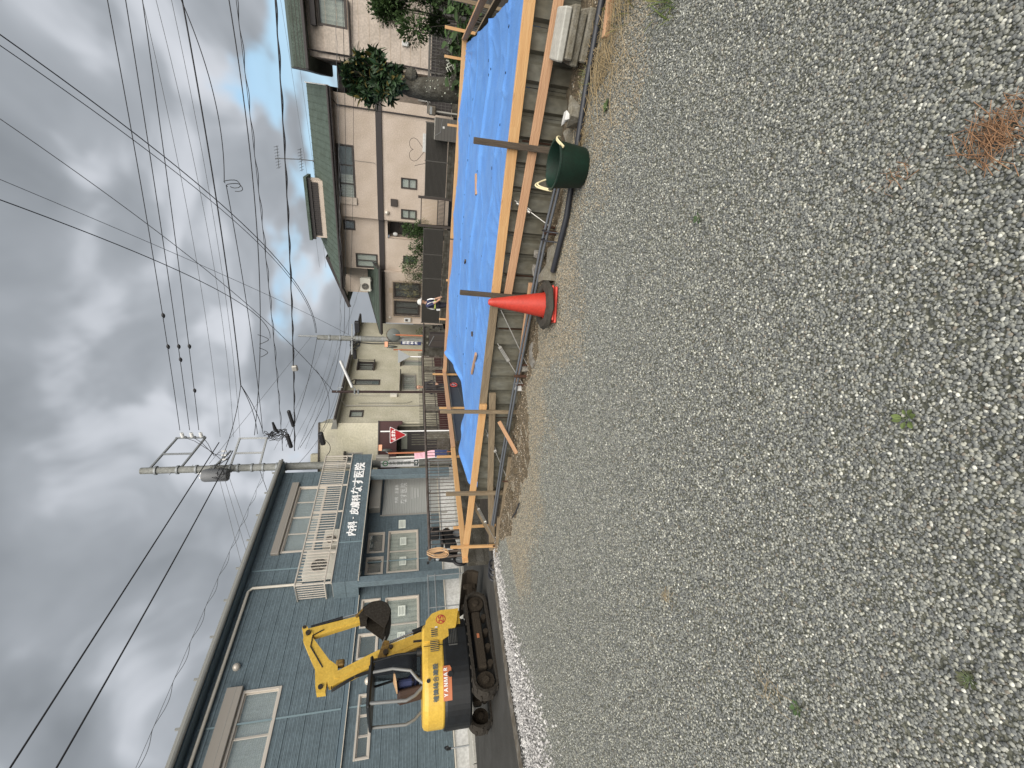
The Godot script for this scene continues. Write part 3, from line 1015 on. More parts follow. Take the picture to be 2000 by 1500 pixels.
	for u in [b0 + 0.04, 10.62, 11.12, 12.46, 13.85, 15.12, b1 - 0.04]:
		box("balcony_post", c, Vector3(u, 4.58, bf - 0.05), Vector3(0.06, 1.06, 0.05), M.alu, 0.005)
	var u := b0 + 0.16
	while u < b1 - 0.08:
		box("baluster", c, Vector3(u, 4.68, bf - 0.05), Vector3(0.022, 0.85, 0.03), M.alu, 0.003)
		u += 0.118
	for k in 6:
		box("baluster", c, Vector3(b0 + 0.035, 4.68, 0.12 + k * 0.118), Vector3(0.03, 0.85, 0.022), M.alu, 0.003)
	# porch columns
	for q in [[9.42, 0.24], [14.48, 0.40]]:
		box("porch_column", c, Vector3(q[0], 1.52, bf - 0.13), Vector3(q[1], 3.32, 0.24), M.siding, 0.006)
	box("porch_lamp", c, Vector3(9.9, 3.19, 0.55), Vector3(0.12, 0.05, 0.12), M.white_paint, 0.01)
	write_text("sign_letter", c, "内科・皮膚科", Vector3(11.20, 3.45, bf), 0.33, 0.335, 0.03, 0.040, M.letter)
	write_text("sign_letter", c, "なす医院", Vector3(13.27, 3.43, bf), 0.42, 0.455, 0.03, 0.050, M.letter)
	# air conditioners on the balcony
	air_unit(Vector3(-14.5 + 0.42, 4.03, -10.46), EAST, "beige air conditioner outdoor unit behind clinic balcony railing, larger one", 1.0, 0.98)
	air_unit(Vector3(-14.5 + 0.42, 4.03, -11.50), EAST, "low beige air conditioner unit behind balcony railing under wide upstairs window", 0.72, 0.52)
	# double handrail before the clinic
	var h := thing("handrail", "double steel pipe handrail in front of the clinic behind the excavator", "handrail", Vector3(-13.2, 0, 0))
	for e in [0.95, 0.72]:
		pipe("rail", h, [Vector3(0, e, -7.0), Vector3(0, e, -9.1)], 0.017, M.galv, 8)
	for zz in [-7.05, -7.95, -9.05]:
		pipe("post", h, [Vector3(0, road_y(zz) + 0.05, zz), Vector3(0, 0.95, zz)], 0.017, M.galv, 8)
	var h2 := thing("handrail", "long low steel pipe handrail along the clinic porch", "handrail", Vector3(-13.1, 0, 0))
	for e in [0.80, 0.42]:
		pipe("rail", h2, [Vector3(0, e, -9.7), Vector3(0, e - 0.06, -14.6)], 0.017, M.galv, 8)
	for zz in [-9.75, -11.2, -12.8, -14.55]:
		pipe("post", h2, [Vector3(0, road_y(zz) + 0.05, zz), Vector3(0, 0.78, zz)], 0.017, M.galv, 8)
	# standpipe tap by the foundation
	var tp := thing("tap_post", "slim standpipe with dark tap head at the white clinic foundation", "tap", Vector3(-14.1, 0.0, -4.62))
	pipe("post", tp, [Vector3(0, -0.02, 0), Vector3(0, 0.48, 0)], 0.02, M.galv, 8)
	pipe("tap_head", tp, [Vector3(0, 0.46, 0), Vector3(0, 0.56, 0.0), Vector3(0.10, 0.60, 0.0), Vector3(0.14, 0.54, 0.0)], 0.035, M.charcoal, 8)

func shutter_box(c: Node, u0: float, u1: float, v0: float, v1: float) -> void:
	box("shutter_case", c, Vector3((u0 + u1) * 0.5, (v0 + v1) * 0.5 + 0.004, 0.065), Vector3(u1 - u0, v1 - v0, 0.13), M.shutter_case, 0.012)
	box("shutter_case_seam", c, Vector3((u0 + u1) * 0.5, (v0 + v1) * 0.5 - 0.03, 0.1315), Vector3(u1 - u0 - 0.02, 0.012, 0.006), M.alu_grey)

func paper(c: Node, n: String, at: Vector3, w: float, h: float) -> void:
	var o := box(n, c, at + Vector3(w * 0.5, h * 0.5, 0), Vector3(w, h, 0.004), M.paper)
	for k in 4:
		box("printed_line", o, Vector3(0.0, h * (0.3 - 0.19 * k), 0.0028), Vector3(w * (0.78 - 0.1 * (k % 2)), h * 0.055, 0.001), M.ink)

func air_unit(at: Vector3, b: Basis, label: String, wide := 0.85, high := 0.62) -> Node3D:
	var a := thing("air_conditioner_unit", label, "air conditioner", at)
	a.basis = b
	box("casing", a, Vector3(0, high * 0.5 + 0.05, 0), Vector3(wide, high, 0.30), M.machine_white, 0.012)
	for s in [-1.0, 1.0]:
		box("foot", a, Vector3(s * wide * 0.36, 0.025, 0), Vector3(0.10, 0.05, 0.32), M.alu_grey)
	var r := minf(high, wide * 0.7) * 0.40
	var c := Vector3(-wide * 0.12, high * 0.5 + 0.05, 0.150)
	var st := ST()
	lathe(st, [Vector2(r, 0.0), Vector2(r, 0.012), Vector2(r - 0.02, 0.016), Vector2(r - 0.03, 0.0)], Transform3D(Basis(Vector3.RIGHT, PI / 2), c), 24)
	mk("fan_ring", st, M.alu, a)
	st = ST()
	lathe(st, [Vector2(r - 0.02, 0.003), Vector2(0.0, 0.003)], Transform3D(Basis(Vector3.RIGHT, PI / 2), c), 24)
	mk("fan_opening", st, M.grille_dark, a)
	st = ST()
	for k in 4:
		var rr := r * (0.25 + 0.22 * k)
		var pts := []
		for q in 25:
			pts.append(c + Vector3(cos(TAU * q / 24.0) * rr, sin(TAU * q / 24.0) * rr, 0.014))
		tube(st, pts, 0.003, 4, false)
	for k in 8:
		tube(st, [c + Vector3(0, 0, 0.014), c + Vector3(cos(TAU * k / 8.0), sin(TAU * k / 8.0), 0) * (r - 0.01) + Vector3(0, 0, 0.014)], 0.003, 4)
	mk("fan_guard", st, M.alu, a)
	box("side_panel", a, Vector3(wide * 0.38, high * 0.5 + 0.05, 0.152), Vector3(wide * 0.16, high * 0.7, 0.006), M.machine_white, 0.002)
	return a

# ---------------------------------------------------------------- cream house on the corner, with a maroon entrance
func build_corner_house() -> void:
	var h := thing("corner_house", "cream two-storey house with maroon entrance canopy beyond the stop sign", "house", Vector3(-14.0, -0.45, 0))
	h.basis = EAST
	var arch := [22.05, 3.72, 22.62, 5.10]
	var bay := [23.70, 4.18, 24.66, 5.08]
	var low1 := [21.50, 1.68, 23.18, 2.46]
	var low2 := [24.35, 1.20, 25.00, 2.50]
	var pale := [18.98, 4.36, 19.56, 5.04]
	wall_part("wall", h, [18.45, 0.0, 30.5, 5.55], [arch, bay, low1, low2, pale], -0.22, 0.0, M.cream)
	wall_part("back_wall", h, [18.45, 0.0, 30.5, 5.55], [], -7.2, -7.0, M.cream)
	box("foundation", h, Vector3(24.4, 0.22, 0.012), Vector3(12.0, 0.44, 0.02), M.concrete)
	# roof
	var roof := ST()
	prism(roof, PackedVector2Array([Vector2(0.46, 5.50), Vector2(0.46, 5.62), Vector2(-3.6, 6.75), Vector2(-7.6, 5.62), Vector2(-7.6, 5.50)]), -18.2, -30.9, Transform3D(Basis(Vector3(0, 0, 1), Vector3(0, 1, 0), Vector3(-1, 0, 0)), Vector3.ZERO))
	var r := mk("roof", roof, M.roof_edge, h)
	box("gutter", r, Vector3(24.5, 5.57, 0.50), Vector3(12.7, 0.10, 0.10), M.brown_sash, 0.02)
	pipe("downpipe", h, [Vector3(19.9, 5.5, 0.45), Vector3(19.9, 5.3, 0.06), Vector3(19.9, 0.3, 0.06)], 0.03, M.alu_grey, 8)
	# windows
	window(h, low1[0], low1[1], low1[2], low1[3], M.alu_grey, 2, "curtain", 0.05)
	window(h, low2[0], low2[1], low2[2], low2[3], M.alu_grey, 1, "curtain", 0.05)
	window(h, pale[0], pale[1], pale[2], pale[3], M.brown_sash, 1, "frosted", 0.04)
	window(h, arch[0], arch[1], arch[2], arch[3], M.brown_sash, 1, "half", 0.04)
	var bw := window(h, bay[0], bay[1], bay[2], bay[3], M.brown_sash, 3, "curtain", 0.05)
	var bs := ST()
	for k in 5:
		cbox(bs, Vector3(lerpf(bay[0], bay[2], k / 4.0), (bay[1] + bay[3]) * 0.5, 0.16), Vector3(0.03, bay[3] - bay[1], 0.03))
	cbox(bs, Vector3((bay[0] + bay[2]) * 0.5, bay[1] - 0.02, 0.10), Vector3(1.05, 0.06, 0.22))
	cbox(bs, Vector3((bay[0] + bay[2]) * 0.5, bay[3] + 0.03, 0.10), Vector3(1.05, 0.06, 0.22))
	mk("window_grille", bs, M.brown_sash, bw)
	for q in [low1, low2]:
		box("window_hood", h, Vector3((q[0] + q[2]) * 0.5, q[3] + 0.12, 0.18), Vector3(q[2] - q[0] + 0.25, 0.06, 0.36), M.brown_sash, 0.01)
	var ls := ST()
	for k in 8:
		cbox(ls, Vector3(lerpf(low1[0], low1[2], k / 7.0), (low1[1] + low1[3]) * 0.5, 0.10), Vector3(0.02, 0.8, 0.02))
	mk("window_grille", ls, M.alu_grey, h)
	# arch head over the tall window
	var ah := ST()
	var pts := []
	for k in 9:
		var a := PI * k / 8.0
		pts.append(Vector3((arch[0] + arch[2]) * 0.5 + cos(a) * 0.29, arch[3] - 0.06 + sin(a) * 0.24, 0.01))
	tube(ah, pts, 0.035, 6)
	mk("arch_trim", ah, M.brown_sash, h)
	# meters and conduits on the wall
	box("meter_box", h, Vector3(20.9, 2.9, 0.09), Vector3(0.22, 0.36, 0.16), M.machine_white, 0.01)
	pipe("conduit", h, [Vector3(20.9, 3.1, 0.03), Vector3(20.9, 5.3, 0.03)], 0.015, M.alu_grey, 6)
	pipe("conduit", h, [Vector3(20.2, 4.7, 0.03), Vector3(20.2, 2.2, 0.03), Vector3(20.35, 1.9, 0.03)], 0.012, M.cable_grey, 6)
	# ---- entrance block across the corner
	var b := Node3D.new()
	b.name = "entrance_block"
	h.add_child(b)
	b.transform = Transform3D(h.basis, h.position).affine_inverse() * Transform3D(Basis(Vector3(0.847, 0, -0.531), Vector3.UP, Vector3(0.531, 0, 0.847)), Vector3(-13.91, -0.45, -18.35))
	wall_part("wall", b, [-3.2, 0.0, 0.02, 6.32], [[-1.92, 0.0, -0.10, 2.95], [-1.98, 4.30, -1.45, 5.05]], -0.25, 0.0, M.cream)
	box("side_wall", b, Vector3(0.0, 3.16, -1.3), Vector3(0.04, 6.32, 2.5), M.cream)
	box("parapet_cap", b, Vector3(-1.6, 6.34, -0.10), Vector3(3.3, 0.06, 0.34), M.brown_sash)
	box("chimney_box", b, Vector3(-1.75, 6.55, -0.45), Vector3(0.42, 0.42, 0.42), M.cream, 0.01)
	window(b, -1.98, 4.30, -1.45, 5.05, M.alu_grey, 1, "blind", 0.05)
	box("window_hood", b, Vector3(-1.72, 5.14, 0.14), Vector3(0.70, 0.05, 0.28), M.brown_sash)
	# maroon canopy with an arched lower edge
	var cn := PackedVector2Array([Vector2(-2.6, 3.50), Vector2(0.10, 3.50), Vector2(0.10, 2.38), Vector2(0.0, 2.38)])
	for k in 7:
		var a := PI * 0.5 * k / 6.0
		cn.append(Vector2(-0.32 + 0.26 * cos(a), 2.40 + 0.26 * sin(a)))
	cn.append(Vector2(-2.6, 2.66))
	var cs := ST()
	prism(cs, cn, 0.02, 0.24)
	var can := mk("entrance_canopy", cs, M.maroon, b)
	box("canopy_flashing", can, Vector3(-1.25, 3.53, 0.14), Vector3(2.75, 0.06, 0.30), M.brown_sash)
	# recessed porch: tiled walls, dark door with bars and a transom light
	box("porch_tile_wall", b, Vector3(-1.0, 1.5, -0.86), Vector3(1.9, 3.0, 0.06), M.tile_pale)
	for s in [-1.95, -0.07]:
		box("porch_tile_wall", b, Vector3(s, 1.5, -0.42), Vector3(0.06, 3.0, 0.84), M.tile_pale)
	box("porch_ceiling", b, Vector3(-1.0, 2.98, -0.44), Vector3(1.9, 0.05, 0.86), M.cream)
	box("porch_floor", b, Vector3(-1.0, 0.30, -0.42), Vector3(1.9, 0.60, 0.86), M.concrete)
	var dr := box("door", b, Vector3(-1.02, 1.55, -0.79), Vector3(1.06, 1.94, 0.06), M.brown_dark, 0.008)
	box("transom_light", dr, Vector3(0.0, 0.74, 0.034), Vector3(0.86, 0.30, 0.008), M.curtain)
	for k in 5:
		box("door_bar", dr, Vector3(-0.20 + 0.13 * k, -0.28, 0.036), Vector3(0.05, 1.30, 0.012), M.tile_pale)
	flatten(b)
	# iron fence of the house
	var f := thing("iron_fence", "thin black spiked iron fence in front of the cream corner house", "fence", Vector3(-13.25, -0.45, -17.0))
	box("kerb", f, Vector3(0, 0.3, -3.6), Vector3(0.14, 0.60, 8.2), M.maroon, 0.01)
	for yy in [0.72, 1.36]:
		box("rail", f, Vector3(0, yy, -3.6), Vector3(0.03, 0.03, 8.2), M.cable)
	for k in 62:
		box("picket", f, Vector3(0, 1.08, 0.45 - k * 0.132), Vector3(0.016, 0.96, 0.016), M.cable)
	for k in 5:
		box("pillar", f, Vector3(0, 0.62, 0.5 - k * 2.05), Vector3(0.24, 1.24, 0.24), M.tile_pale, 0.01)

# ---------------------------------------------------------------- beige house with green roofs (front faces south)
func louver_fence(label: String, x0: float, x1: float, z: float, panels: int) -> void:
	var f := thing("louvre_fence", label, "fence", Vector3(0, 0, z))
	# block footing, piece by piece
	var x := x0
	var k := 0
	while x < x1 - 0.05:
		var w := minf(0.395, x1 - x)
		for r in 2:
			box("footing_block", f, Vector3(x + w * 0.5 - 0.003, -0.45 + 0.08 + r * 0.165, 0), Vector3(w - 0.006, 0.158, 0.14), M.block, 0.006)
		x += 0.395
		k += 1
	var pw := (x1 - x0) / panels
	for p in panels + 1:
		box("fence_post", f, Vector3(x0 + pw * p, 0.42, -0.02), Vector3(0.05, 1.14, 0.05), M.fence_brown, 0.004)
	for p in panels:
		var c := x0 + pw * (p + 0.5)
		var pn := box("panel_frame", f, Vector3(c, 0.945, 0.012), Vector3(pw - 0.052, 0.03, 0.04), M.fence_brown, 0.004)
		var n := 17
		for s in n:
			box("slat", pn, Vector3(0, -0.045 - s * 0.0605, 0), Vector3(pw - 0.054, 0.044, 0.014), M.fence_brown, 0.0, Basis(Vector3.RIGHT, 0.5))
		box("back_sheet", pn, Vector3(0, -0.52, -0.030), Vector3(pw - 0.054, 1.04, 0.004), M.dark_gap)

func build_green_roof_house() -> void:
	var Z := -26.5
	var h := thing("green_roof_house", "beige stucco two-storey house with green metal roofs and dark belt course", "house", Vector3(0, -0.45, Z))
	var dy := 0.45
	var R := func(a: float, b: float, c: float, d: float) -> Array: return [a, b + dy, c, d + dy]
	var w2a: Array = R.call(-5.13, 4.52, -2.30, 5.36)
	var w2b: Array = R.call(-6.62, 4.68, -6.08, 5.30)
	var w2c: Array = R.call(-8.74, 3.52, -7.90, 4.75)
	var w1a: Array = R.call(-4.10, 1.31, -3.55, 2.17)
	var w1b: Array = R.call(-5.69, 1.31, -5.16, 2.17)
	var w1c: Array = R.call(-8.31, 1.26, -7.85, 2.06)
	var door: Array = R.call(-6.92, -0.3, -5.95, 2.92)
	var g1: Array = R.call(-10.38, 1.02, -9.44, 2.58)
	var g2: Array = R.call(-11.52, 1.05, -10.62, 2.56)
	# walls
	wall_part("wall", h, [-5.83, 0.0, -0.10, 5.96], [w2a, w1a, w1b], -0.25, 0.0, M.stucco)
	wall_part("wall", h, [-8.80, 0.0, -5.83, 5.96], [w2b, w2c, w1c, door], -0.55, -0.30, M.stucco)
	box("return_wall", h, Vector3(-5.80, 2.98, -0.16), Vector3(0.06, 5.96, 0.30), M.stucco)
	wall_part("wall", h, [-12.12, 0.0, -8.80, 3.60], [g1, g2], -0.30, 0.0, M.stucco)
	box("west_wall", h, Vector3(-12.09, 1.8, -2.6), Vector3(0.06, 3.6, 5.0), M.stucco)
	box("upper_west_wall", h, Vector3(-9.85, 4.8, -1.95), Vector3(2.1, 2.5, 0.1), M.stucco)
	box("upper_west_wall", h, Vector3(-10.87, 4.8, -4.0), Vector3(0.06, 2.5, 4.1), M.stucco)
	box("east_wall", h, Vector3(-0.13, 2.98, -3.4), Vector3(0.06, 5.96, 6.6), M.stucco)
	# dark belt course
	box("belt_course", h, Vector3(-2.97, 3.71, 0.035), Vector3(5.80, 0.30, 0.07), M.brown_dark, 0.006)
	box("belt_course", h, Vector3(-7.34, 3.71, -0.265), Vector3(2.96, 0.30, 0.07), M.brown_dark, 0.006)
	box("belt_course", h, Vector3(-10.47, 3.71, 0.035), Vector3(3.36, 0.30, 0.07), M.brown_dark, 0.006)
	# main roof: verge on the east, hipped to the west
	var e0 := 5.99
	var zf := 0.62
	var A := Vector3(0.10, e0, zf)
	var B := Vector3(-9.75, e0, zf)
	var Cc := Vector3(-7.9, e0 + 1.55, -3.1)
	var D := Vector3(0.10, e0 + 1.55, -3.1)
	var E1 := Vector3(0.10, e0, -6.9)
	var F1 := Vector3(-9.75, e0, -6.9)
	var rf := ST()
	quad(rf, A, B, Cc, D, Vector3(0, 1, 0.4))
	quad(rf, E1, F1, Cc, D, Vector3(0, 1, -0.4))
	tri(rf, B, F1, Cc, Vector3(-0.5, 1, 0))
	tri(rf, A, E1, D, Vector3(1, 0, 0))
	quad(rf, A, B, F1, E1, Vector3.DOWN)
	var roof := mk("roof", rf, M.green_roof, h)
	# standing seams up the slope
	for k in 30:
		var x := -0.05 - k * 0.33
		var t := clampf((-7.9 - x) / 1.85, 0.0, 1.0)
		var top := D.lerp(A, t)
		if x > -9.6:
			bar("roof_seam", roof, Vector3(x, e0 + 0.012, zf), Vector3(x, top.y + 0.012, top.z), 0.022, 0.02, M.green_roof, 0.0)
	box("fascia", roof, Vector3(-4.82, e0 - 0.09, zf + 0.01), Vector3(9.86, 0.17, 0.05), M.brown_dark, 0.006)
	box("gutter", roof, Vector3(-4.82, e0 - 0.05, zf + 0.09), Vector3(9.9, 0.10, 0.11), M.brown_dark, 0.03)
	box("soffit", roof, Vector3(-4.82, e0 - 0.16, zf - 0.32), Vector3(9.8, 0.04, 0.62), M.brown_sash)
	bar("barge_board", roof, A + Vector3(0.02, -0.02, 0), D + Vector3(0.02, -0.02, 0), 0.20, 0.05, M.white_paint)
	# west wing: a gable turned to the street behind the lower roof
	var wg := ST()
	var W0 := Vector3(-8.6, 7.05, -1.4)
	var W1 := Vector3(-11.75, 5.95, -1.4)
	quad(wg, W0, W1, W1 + Vector3(0, 0, -5.0), W0 + Vector3(0, 0, -5.0), Vector3(-0.3, 1, 0))
	quad(wg, W0, W1, W1 + Vector3(0.3, -0.06, 0), W0 + Vector3(0, -0.2, 0), Vector3(0, 0, 1))
	mk("roof", wg, M.green_roof, h)
	bar("barge_board", h, W0 + Vector3(0, -0.08, 0.02), W1 + Vector3(0, -0.08, 0.02), 0.20, 0.06, M.brown_dark)
	var gable := ST()
	tri(gable, Vector3(-8.75, 5.9, -1.91), Vector3(-8.75, 6.9, -1.91), Vector3(-11.2, 6.0, -1.91), Vector3(0, 0, 1))
	mk("gable_wall", gable, M.stucco, h)
	# monitor on the roof with a louvred band
	var mo := box("roof_monitor", h, Vector3(-5.95, 7.28, -1.95), Vector3(3.1, 0.80, 0.9), M.stucco)
	box("monitor_roof", mo, Vector3(0, 0.46, 0.02), Vector3(3.4, 0.16, 1.3), M.green_roof, 0.01)
	box("monitor_fascia", mo, Vector3(0, 0.30, 0.52), Vector3(3.3, 0.22, 0.05), M.brown_dark)
	box("monitor_window", mo, Vector3(0, 0.02, 0.455), Vector3(2.9, 0.34, 0.02), M.brown_dark)
	for k in 26:
		box("louvre", mo, Vector3(-1.38 + k * 0.11, 0.0, 0.48), Vector3(0.03, 0.32, 0.03), M.brown_sash)
	# lower roof over the ground-floor wing, with the unit standing on it
	var lr := ST()
	var l0 := Vector3(-8.45, 3.88, 0.62)
	var l1 := Vector3(-12.60, 3.88, 0.62)
	var l2 := Vector3(-10.85, 4.72, -1.88)
	var l3 := Vector3(-8.45, 4.72, -1.88)
	quad(lr, l0, l1, l2, l3, Vector3(0, 1, 0.3))
	quad(lr, l1, Vector3(-12.60, 3.88, -5.0), Vector3(-10.85, 4.72, -5.0), l2, Vector3(-0.4, 1, 0))
	quad(lr, l0, l3, l3 + Vector3(0, -0.3, 0), l0 + Vector3(0, -0.1, 0), Vector3(1, 0, 0))
	var low := mk("lower_roof", lr, M.green_roof, h)
	for k in 6:
		bar("roof_course", low, l0.lerp(l3, (k + 0.5) / 6.0) + Vector3(0, 0.012, 0), l1.lerp(l2, (k + 0.5) / 6.0) + Vector3(0, 0.012, 0), 0.012, 0.02, M.green_roof, 0.0)
	box("fascia", low, Vector3(-10.5, 3.79, 0.63), Vector3(4.2, 0.17, 0.06), M.brown_dark, 0.006)
	box("gutter", low, Vector3(-10.5, 3.80, 0.70), Vector3(4.3, 0.10, 0.10), M.brown_dark, 0.03)
	bar("hip_flashing", low, l1 + Vector3(0, 0.02, 0), l2 + Vector3(0, 0.02, 0), 0.03, 0.08, M.brown_dark)
	bar("verge", low, l0 + Vector3(0.02, 0, 0), l3 + Vector3(0.02, 0, 0), 0.12, 0.06, M.brown_dark)
	air_unit(Vector3(-9.85, 3.94, -27.05), Basis(), "white air conditioner unit standing on the green lower roof", 0.82, 0.60)
	# windows
	var ww := window(h, w2a[0], w2a[1], w2a[2], w2a[3], M.brown_sash, 3, "half", 0.07)
	box("shutter_pocket", h, Vector3(-5.0, 5.38, 0.05), Vector3(0.36, 0.90, 0.10), M.panel_beige, 0.01)
	var hb := Node3D.new()
	hb.name = "recessed_bay"
	h.add_child(hb)
	hb.position = Vector3(0, 0, -0.30)
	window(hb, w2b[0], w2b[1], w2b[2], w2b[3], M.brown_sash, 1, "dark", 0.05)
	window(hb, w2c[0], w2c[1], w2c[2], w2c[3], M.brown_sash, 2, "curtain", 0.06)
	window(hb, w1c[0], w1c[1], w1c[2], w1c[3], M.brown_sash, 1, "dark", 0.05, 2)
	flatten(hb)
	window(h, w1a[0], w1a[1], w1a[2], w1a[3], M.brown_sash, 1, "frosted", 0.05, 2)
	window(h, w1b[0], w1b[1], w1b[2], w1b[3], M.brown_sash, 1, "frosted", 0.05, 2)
	for q in [g1, g2]:
		var gw := window(h, q[0], q[1], q[2], q[3], M.brown_sash, 2, "dark", 0.06)
		# bowed ornamental grille
		var gs := ST()
		for k in 15:
			var x: float = lerpf(q[0] + 0.05, q[2] - 0.05, k / 14.0)
			for d in [-1.0, 1.0]:
				var pts := []
				for s in 9:
					var t := s / 8.0
					pts.append(Vector3(clampf(x + d * (0.07 * sin(t * TAU * 2.0)), q[0], q[2]), lerpf(q[1], q[3], t), 0.10))
				tube(gs, pts, 0.006, 4, false)
		ring(gs, q[0] - 0.05, q[1] - 0.05, q[2] + 0.05, q[3] + 0.05, 0.035, 0.08, 0.12)
		mk("window_grille", gs, M.brown_sash, gw)
		var fr := ST()
		for k in 10:
			var t := lerpf(q[1], q[3], (k + 0.5) / 10.0)
			cbox(fr, Vector3(q[0] - 0.09, t, 0.10), Vector3(0.07, 0.06, 0.02), 0.008)
			cbox(fr, Vector3(q[2] + 0.09, t, 0.10), Vector3(0.07, 0.06, 0.02), 0.008)
		ring(fr, q[0] - 0.13, q[1] - 0.13, q[2] + 0.13, q[3] + 0.13, 0.03, 0.09, 0.11)
		for k in 7:
			var t := lerpf(q[0], q[2], (k + 0.5) / 7.0)
			cbox(fr, Vector3(t, q[1] - 0.09, 0.10), Vector3(0.06, 0.07, 0.02), 0.008)
			cbox(fr, Vector3(t, q[3] + 0.09, 0.10), Vector3(0.06, 0.07, 0.02), 0.008)
		mk("grille_ornament", fr, M.gate_pale, gw)
	# porch
	var px: float = (door[0] + door[2]) * 0.5
	box("porch_side", h, Vector3(door[0] + 0.03, 1.6, -0.95), Vector3(0.06, 3.4, 0.8), M.stucco)
	box("porch_side", h, Vector3(door[2] - 0.03, 1.6, -0.95), Vector3(0.06, 3.4, 0.8), M.stucco)
	var fd := box("front_door", h, Vector3(px, 1.45, -1.30), Vector3(0.92, 2.5, 0.08), M.brown_dark, 0.01)
	for k in 4:
		box("door_panel", fd, Vector3(-0.30 + 0.2 * k, 0.0, 0.044), Vector3(0.13, 2.2, 0.012), M.brown_sash, 0.004)
	box("porch_back", h, Vector3(px, 1.7, -1.42), Vector3(1.1, 3.6, 0.06), M.stucco)
	box("porch_ceiling", h, Vector3(px, 3.40, -0.98), Vector3(1.1, 0.06, 0.90), M.brown_sash)
	box("transom", h, Vector3(px, 3.0, -1.30), Vector3(0.92, 0.5, 0.06), M.brown_sash)
	var lp := ST()
	lathe(lp, [Vector2(0.0, -0.14), Vector2(0.08, -0.11), Vector2(0.12, 0.0), Vector2(0.08, 0.11), Vector2(0.0, 0.14)], Transform3D(Basis(), Vector3(door[0] + 0.22, 2.95, -0.55)), 14)
	mk("porch_globe", lp, M.white_paint, h)
	# little things on the wall
	box("vent_cover", h, Vector3(-4.87, 2.99, 0.05), Vector3(0.38, 0.36, 0.10), M.brown_sash, 0.01)
	var vl := ST()
	lathe(vl, [Vector2(0.13, 0.0), Vector2(0.13, 0.05), Vector2(0.08, 0.12), Vector2(0.0, 0.14)], Transform3D(Basis(Vector3.RIGHT, PI / 2), Vector3(-5.44, 3.37, 0.0)), 14)
	mk("vent_hood", vl, M.alu, h)
	var vl2 := ST()
	lathe(vl2, [Vector2(0.10, 0.0), Vector2(0.10, 0.05), Vector2(0.05, 0.09), Vector2(0.0, 0.10)], Transform3D(Basis(Vector3.RIGHT, PI / 2), Vector3(-11.75, 3.30, 0.0)), 14)
	mk("vent_hood", vl2, M.alu, h)
	box("name_plate", h, Vector3(-9.95, 3.2, 0.02), Vector3(0.30, 0.26, 0.04), M.gate_pale, 0.004)
	var mt := box("meter_box", h, Vector3(-11.84, 2.23, 0.06), Vector3(0.28, 0.40, 0.12), M.white_paint, 0.01)
	box("meter_window", mt, Vector3(0, 0.05, 0.062), Vector3(0.16, 0.16, 0.006), M.brown_dark)
	pipe("downpipe", h, [Vector3(-0.30, 5.85, 0.55), Vector3(-0.62, 5.65, 0.06), Vector3(-0.62, 0.5, 0.06)], 0.035, M.brown_dark, 8)
	pipe("conduit", h, [Vector3(-3.0, 5.2, 0.02), Vector3(-3.0, 4.0, 0.02), Vector3(-3.06, 3.9, 0.08)], 0.008, M.cable_grey, 6)
	# aerial on the roof
	var an := thing("roof_aerial", "thin television aerial on the green roof ridge", "aerial", Vector3(-3.6, 6.55, -29.4))
	pipe("mast", an, [Vector3(0, 0, 0), Vector3(0.0, 1.2, 0), Vector3(-0.1, 2.5, 0)], 0.028, M.cable_grey, 6)
	for q in [[1.15, 0.9], [2.35, 0.8]]:
		pipe("boom", an, [Vector3(-0.6, q[0], 0.1), Vector3(0.55, q[0], -0.1)], 0.018, M.cable_grey, 5)
		for k in 8:
			pipe("element", an, [Vector3(-0.55 + k * 0.15, q[0], -q[1] * 0.5), Vector3(-0.55 + k * 0.15, q[0] + 0.05, q[1] * 0.5)], 0.010, M.cable_grey, 4)
	for s in [-1.0, 1.0]:
		pipe("stay", an, [Vector3(0, 0.55, 0), Vector3(s * 0.3, 0.25, 0), Vector3(s * 0.38, -0.05, 0)], 0.012, M.cable_grey, 5)
	# fences before it
	louver_fence("dark brown louvre fence before the beige house, with shrubs showing over it", -11.06, -5.62, -24.4, 4)
	louver_fence("dark brown louvre fence between the pale gate and the storage box", -4.02, -0.74, -24.4, 2)
	var gt := thing("garden_gate", "pale slatted garden gate between dark posts before the beige house", "gate", Vector3(-4.78, -0.45, -24.4))
	for s in [-0.70, 0.70]:
		box("gate_post", gt, Vector3(s, 0.86, 0), Vector3(0.12, 1.72, 0.12), M.brown_sash, 0.008)
	for yy in [0.36, 0.72, 1.56]:
		box("gate_rail", gt, Vector3(0, yy, 0), Vector3(1.26, 0.05, 0.04), M.brown_sash)
	for k in 19:
		box("gate_picket", gt, Vector3(-0.585 + k * 0.065, 1.14, 0.025), Vector3(0.028, 0.80, 0.014), M.gate_pale)
	for k in 19:
		box("gate_picket", gt, Vector3(-0.585 + k * 0.065, 0.54, 0.025), Vector3(0.028, 0.34, 0.014), M.brown_sash)
	# wire heart and planter on the fence
	var wh := thing("garden_ornament", "heart-shaped wire ornament with leaves above the dark fence", "ornament", Vector3(-2.0, 0.95, -24.75))
	var hp := []
	for k in 25:
		var t := TAU * k / 24.0
		hp.append(Vector3(0.032 * 16.0 * pow(sin(t), 3), 0.45 + 0.028 * (13.0 * cos(t) - 5.0 * cos(2.0 * t) - 2.0 * cos(3.0 * t) - cos(4.0 * t)), 0))
	pipe("heart_wire", wh, hp, 0.012, M.brown_sash, 6)
	pipe("stem", wh, [Vector3(0, 0.0, 0), Vector3(0, -0.5, 0)], 0.012, M.brown_sash, 6)
	box("planter", wh, Vector3(0.35, 0.06, 0), Vector3(0.8, 0.16, 0.18), M.white_paint, 0.02)
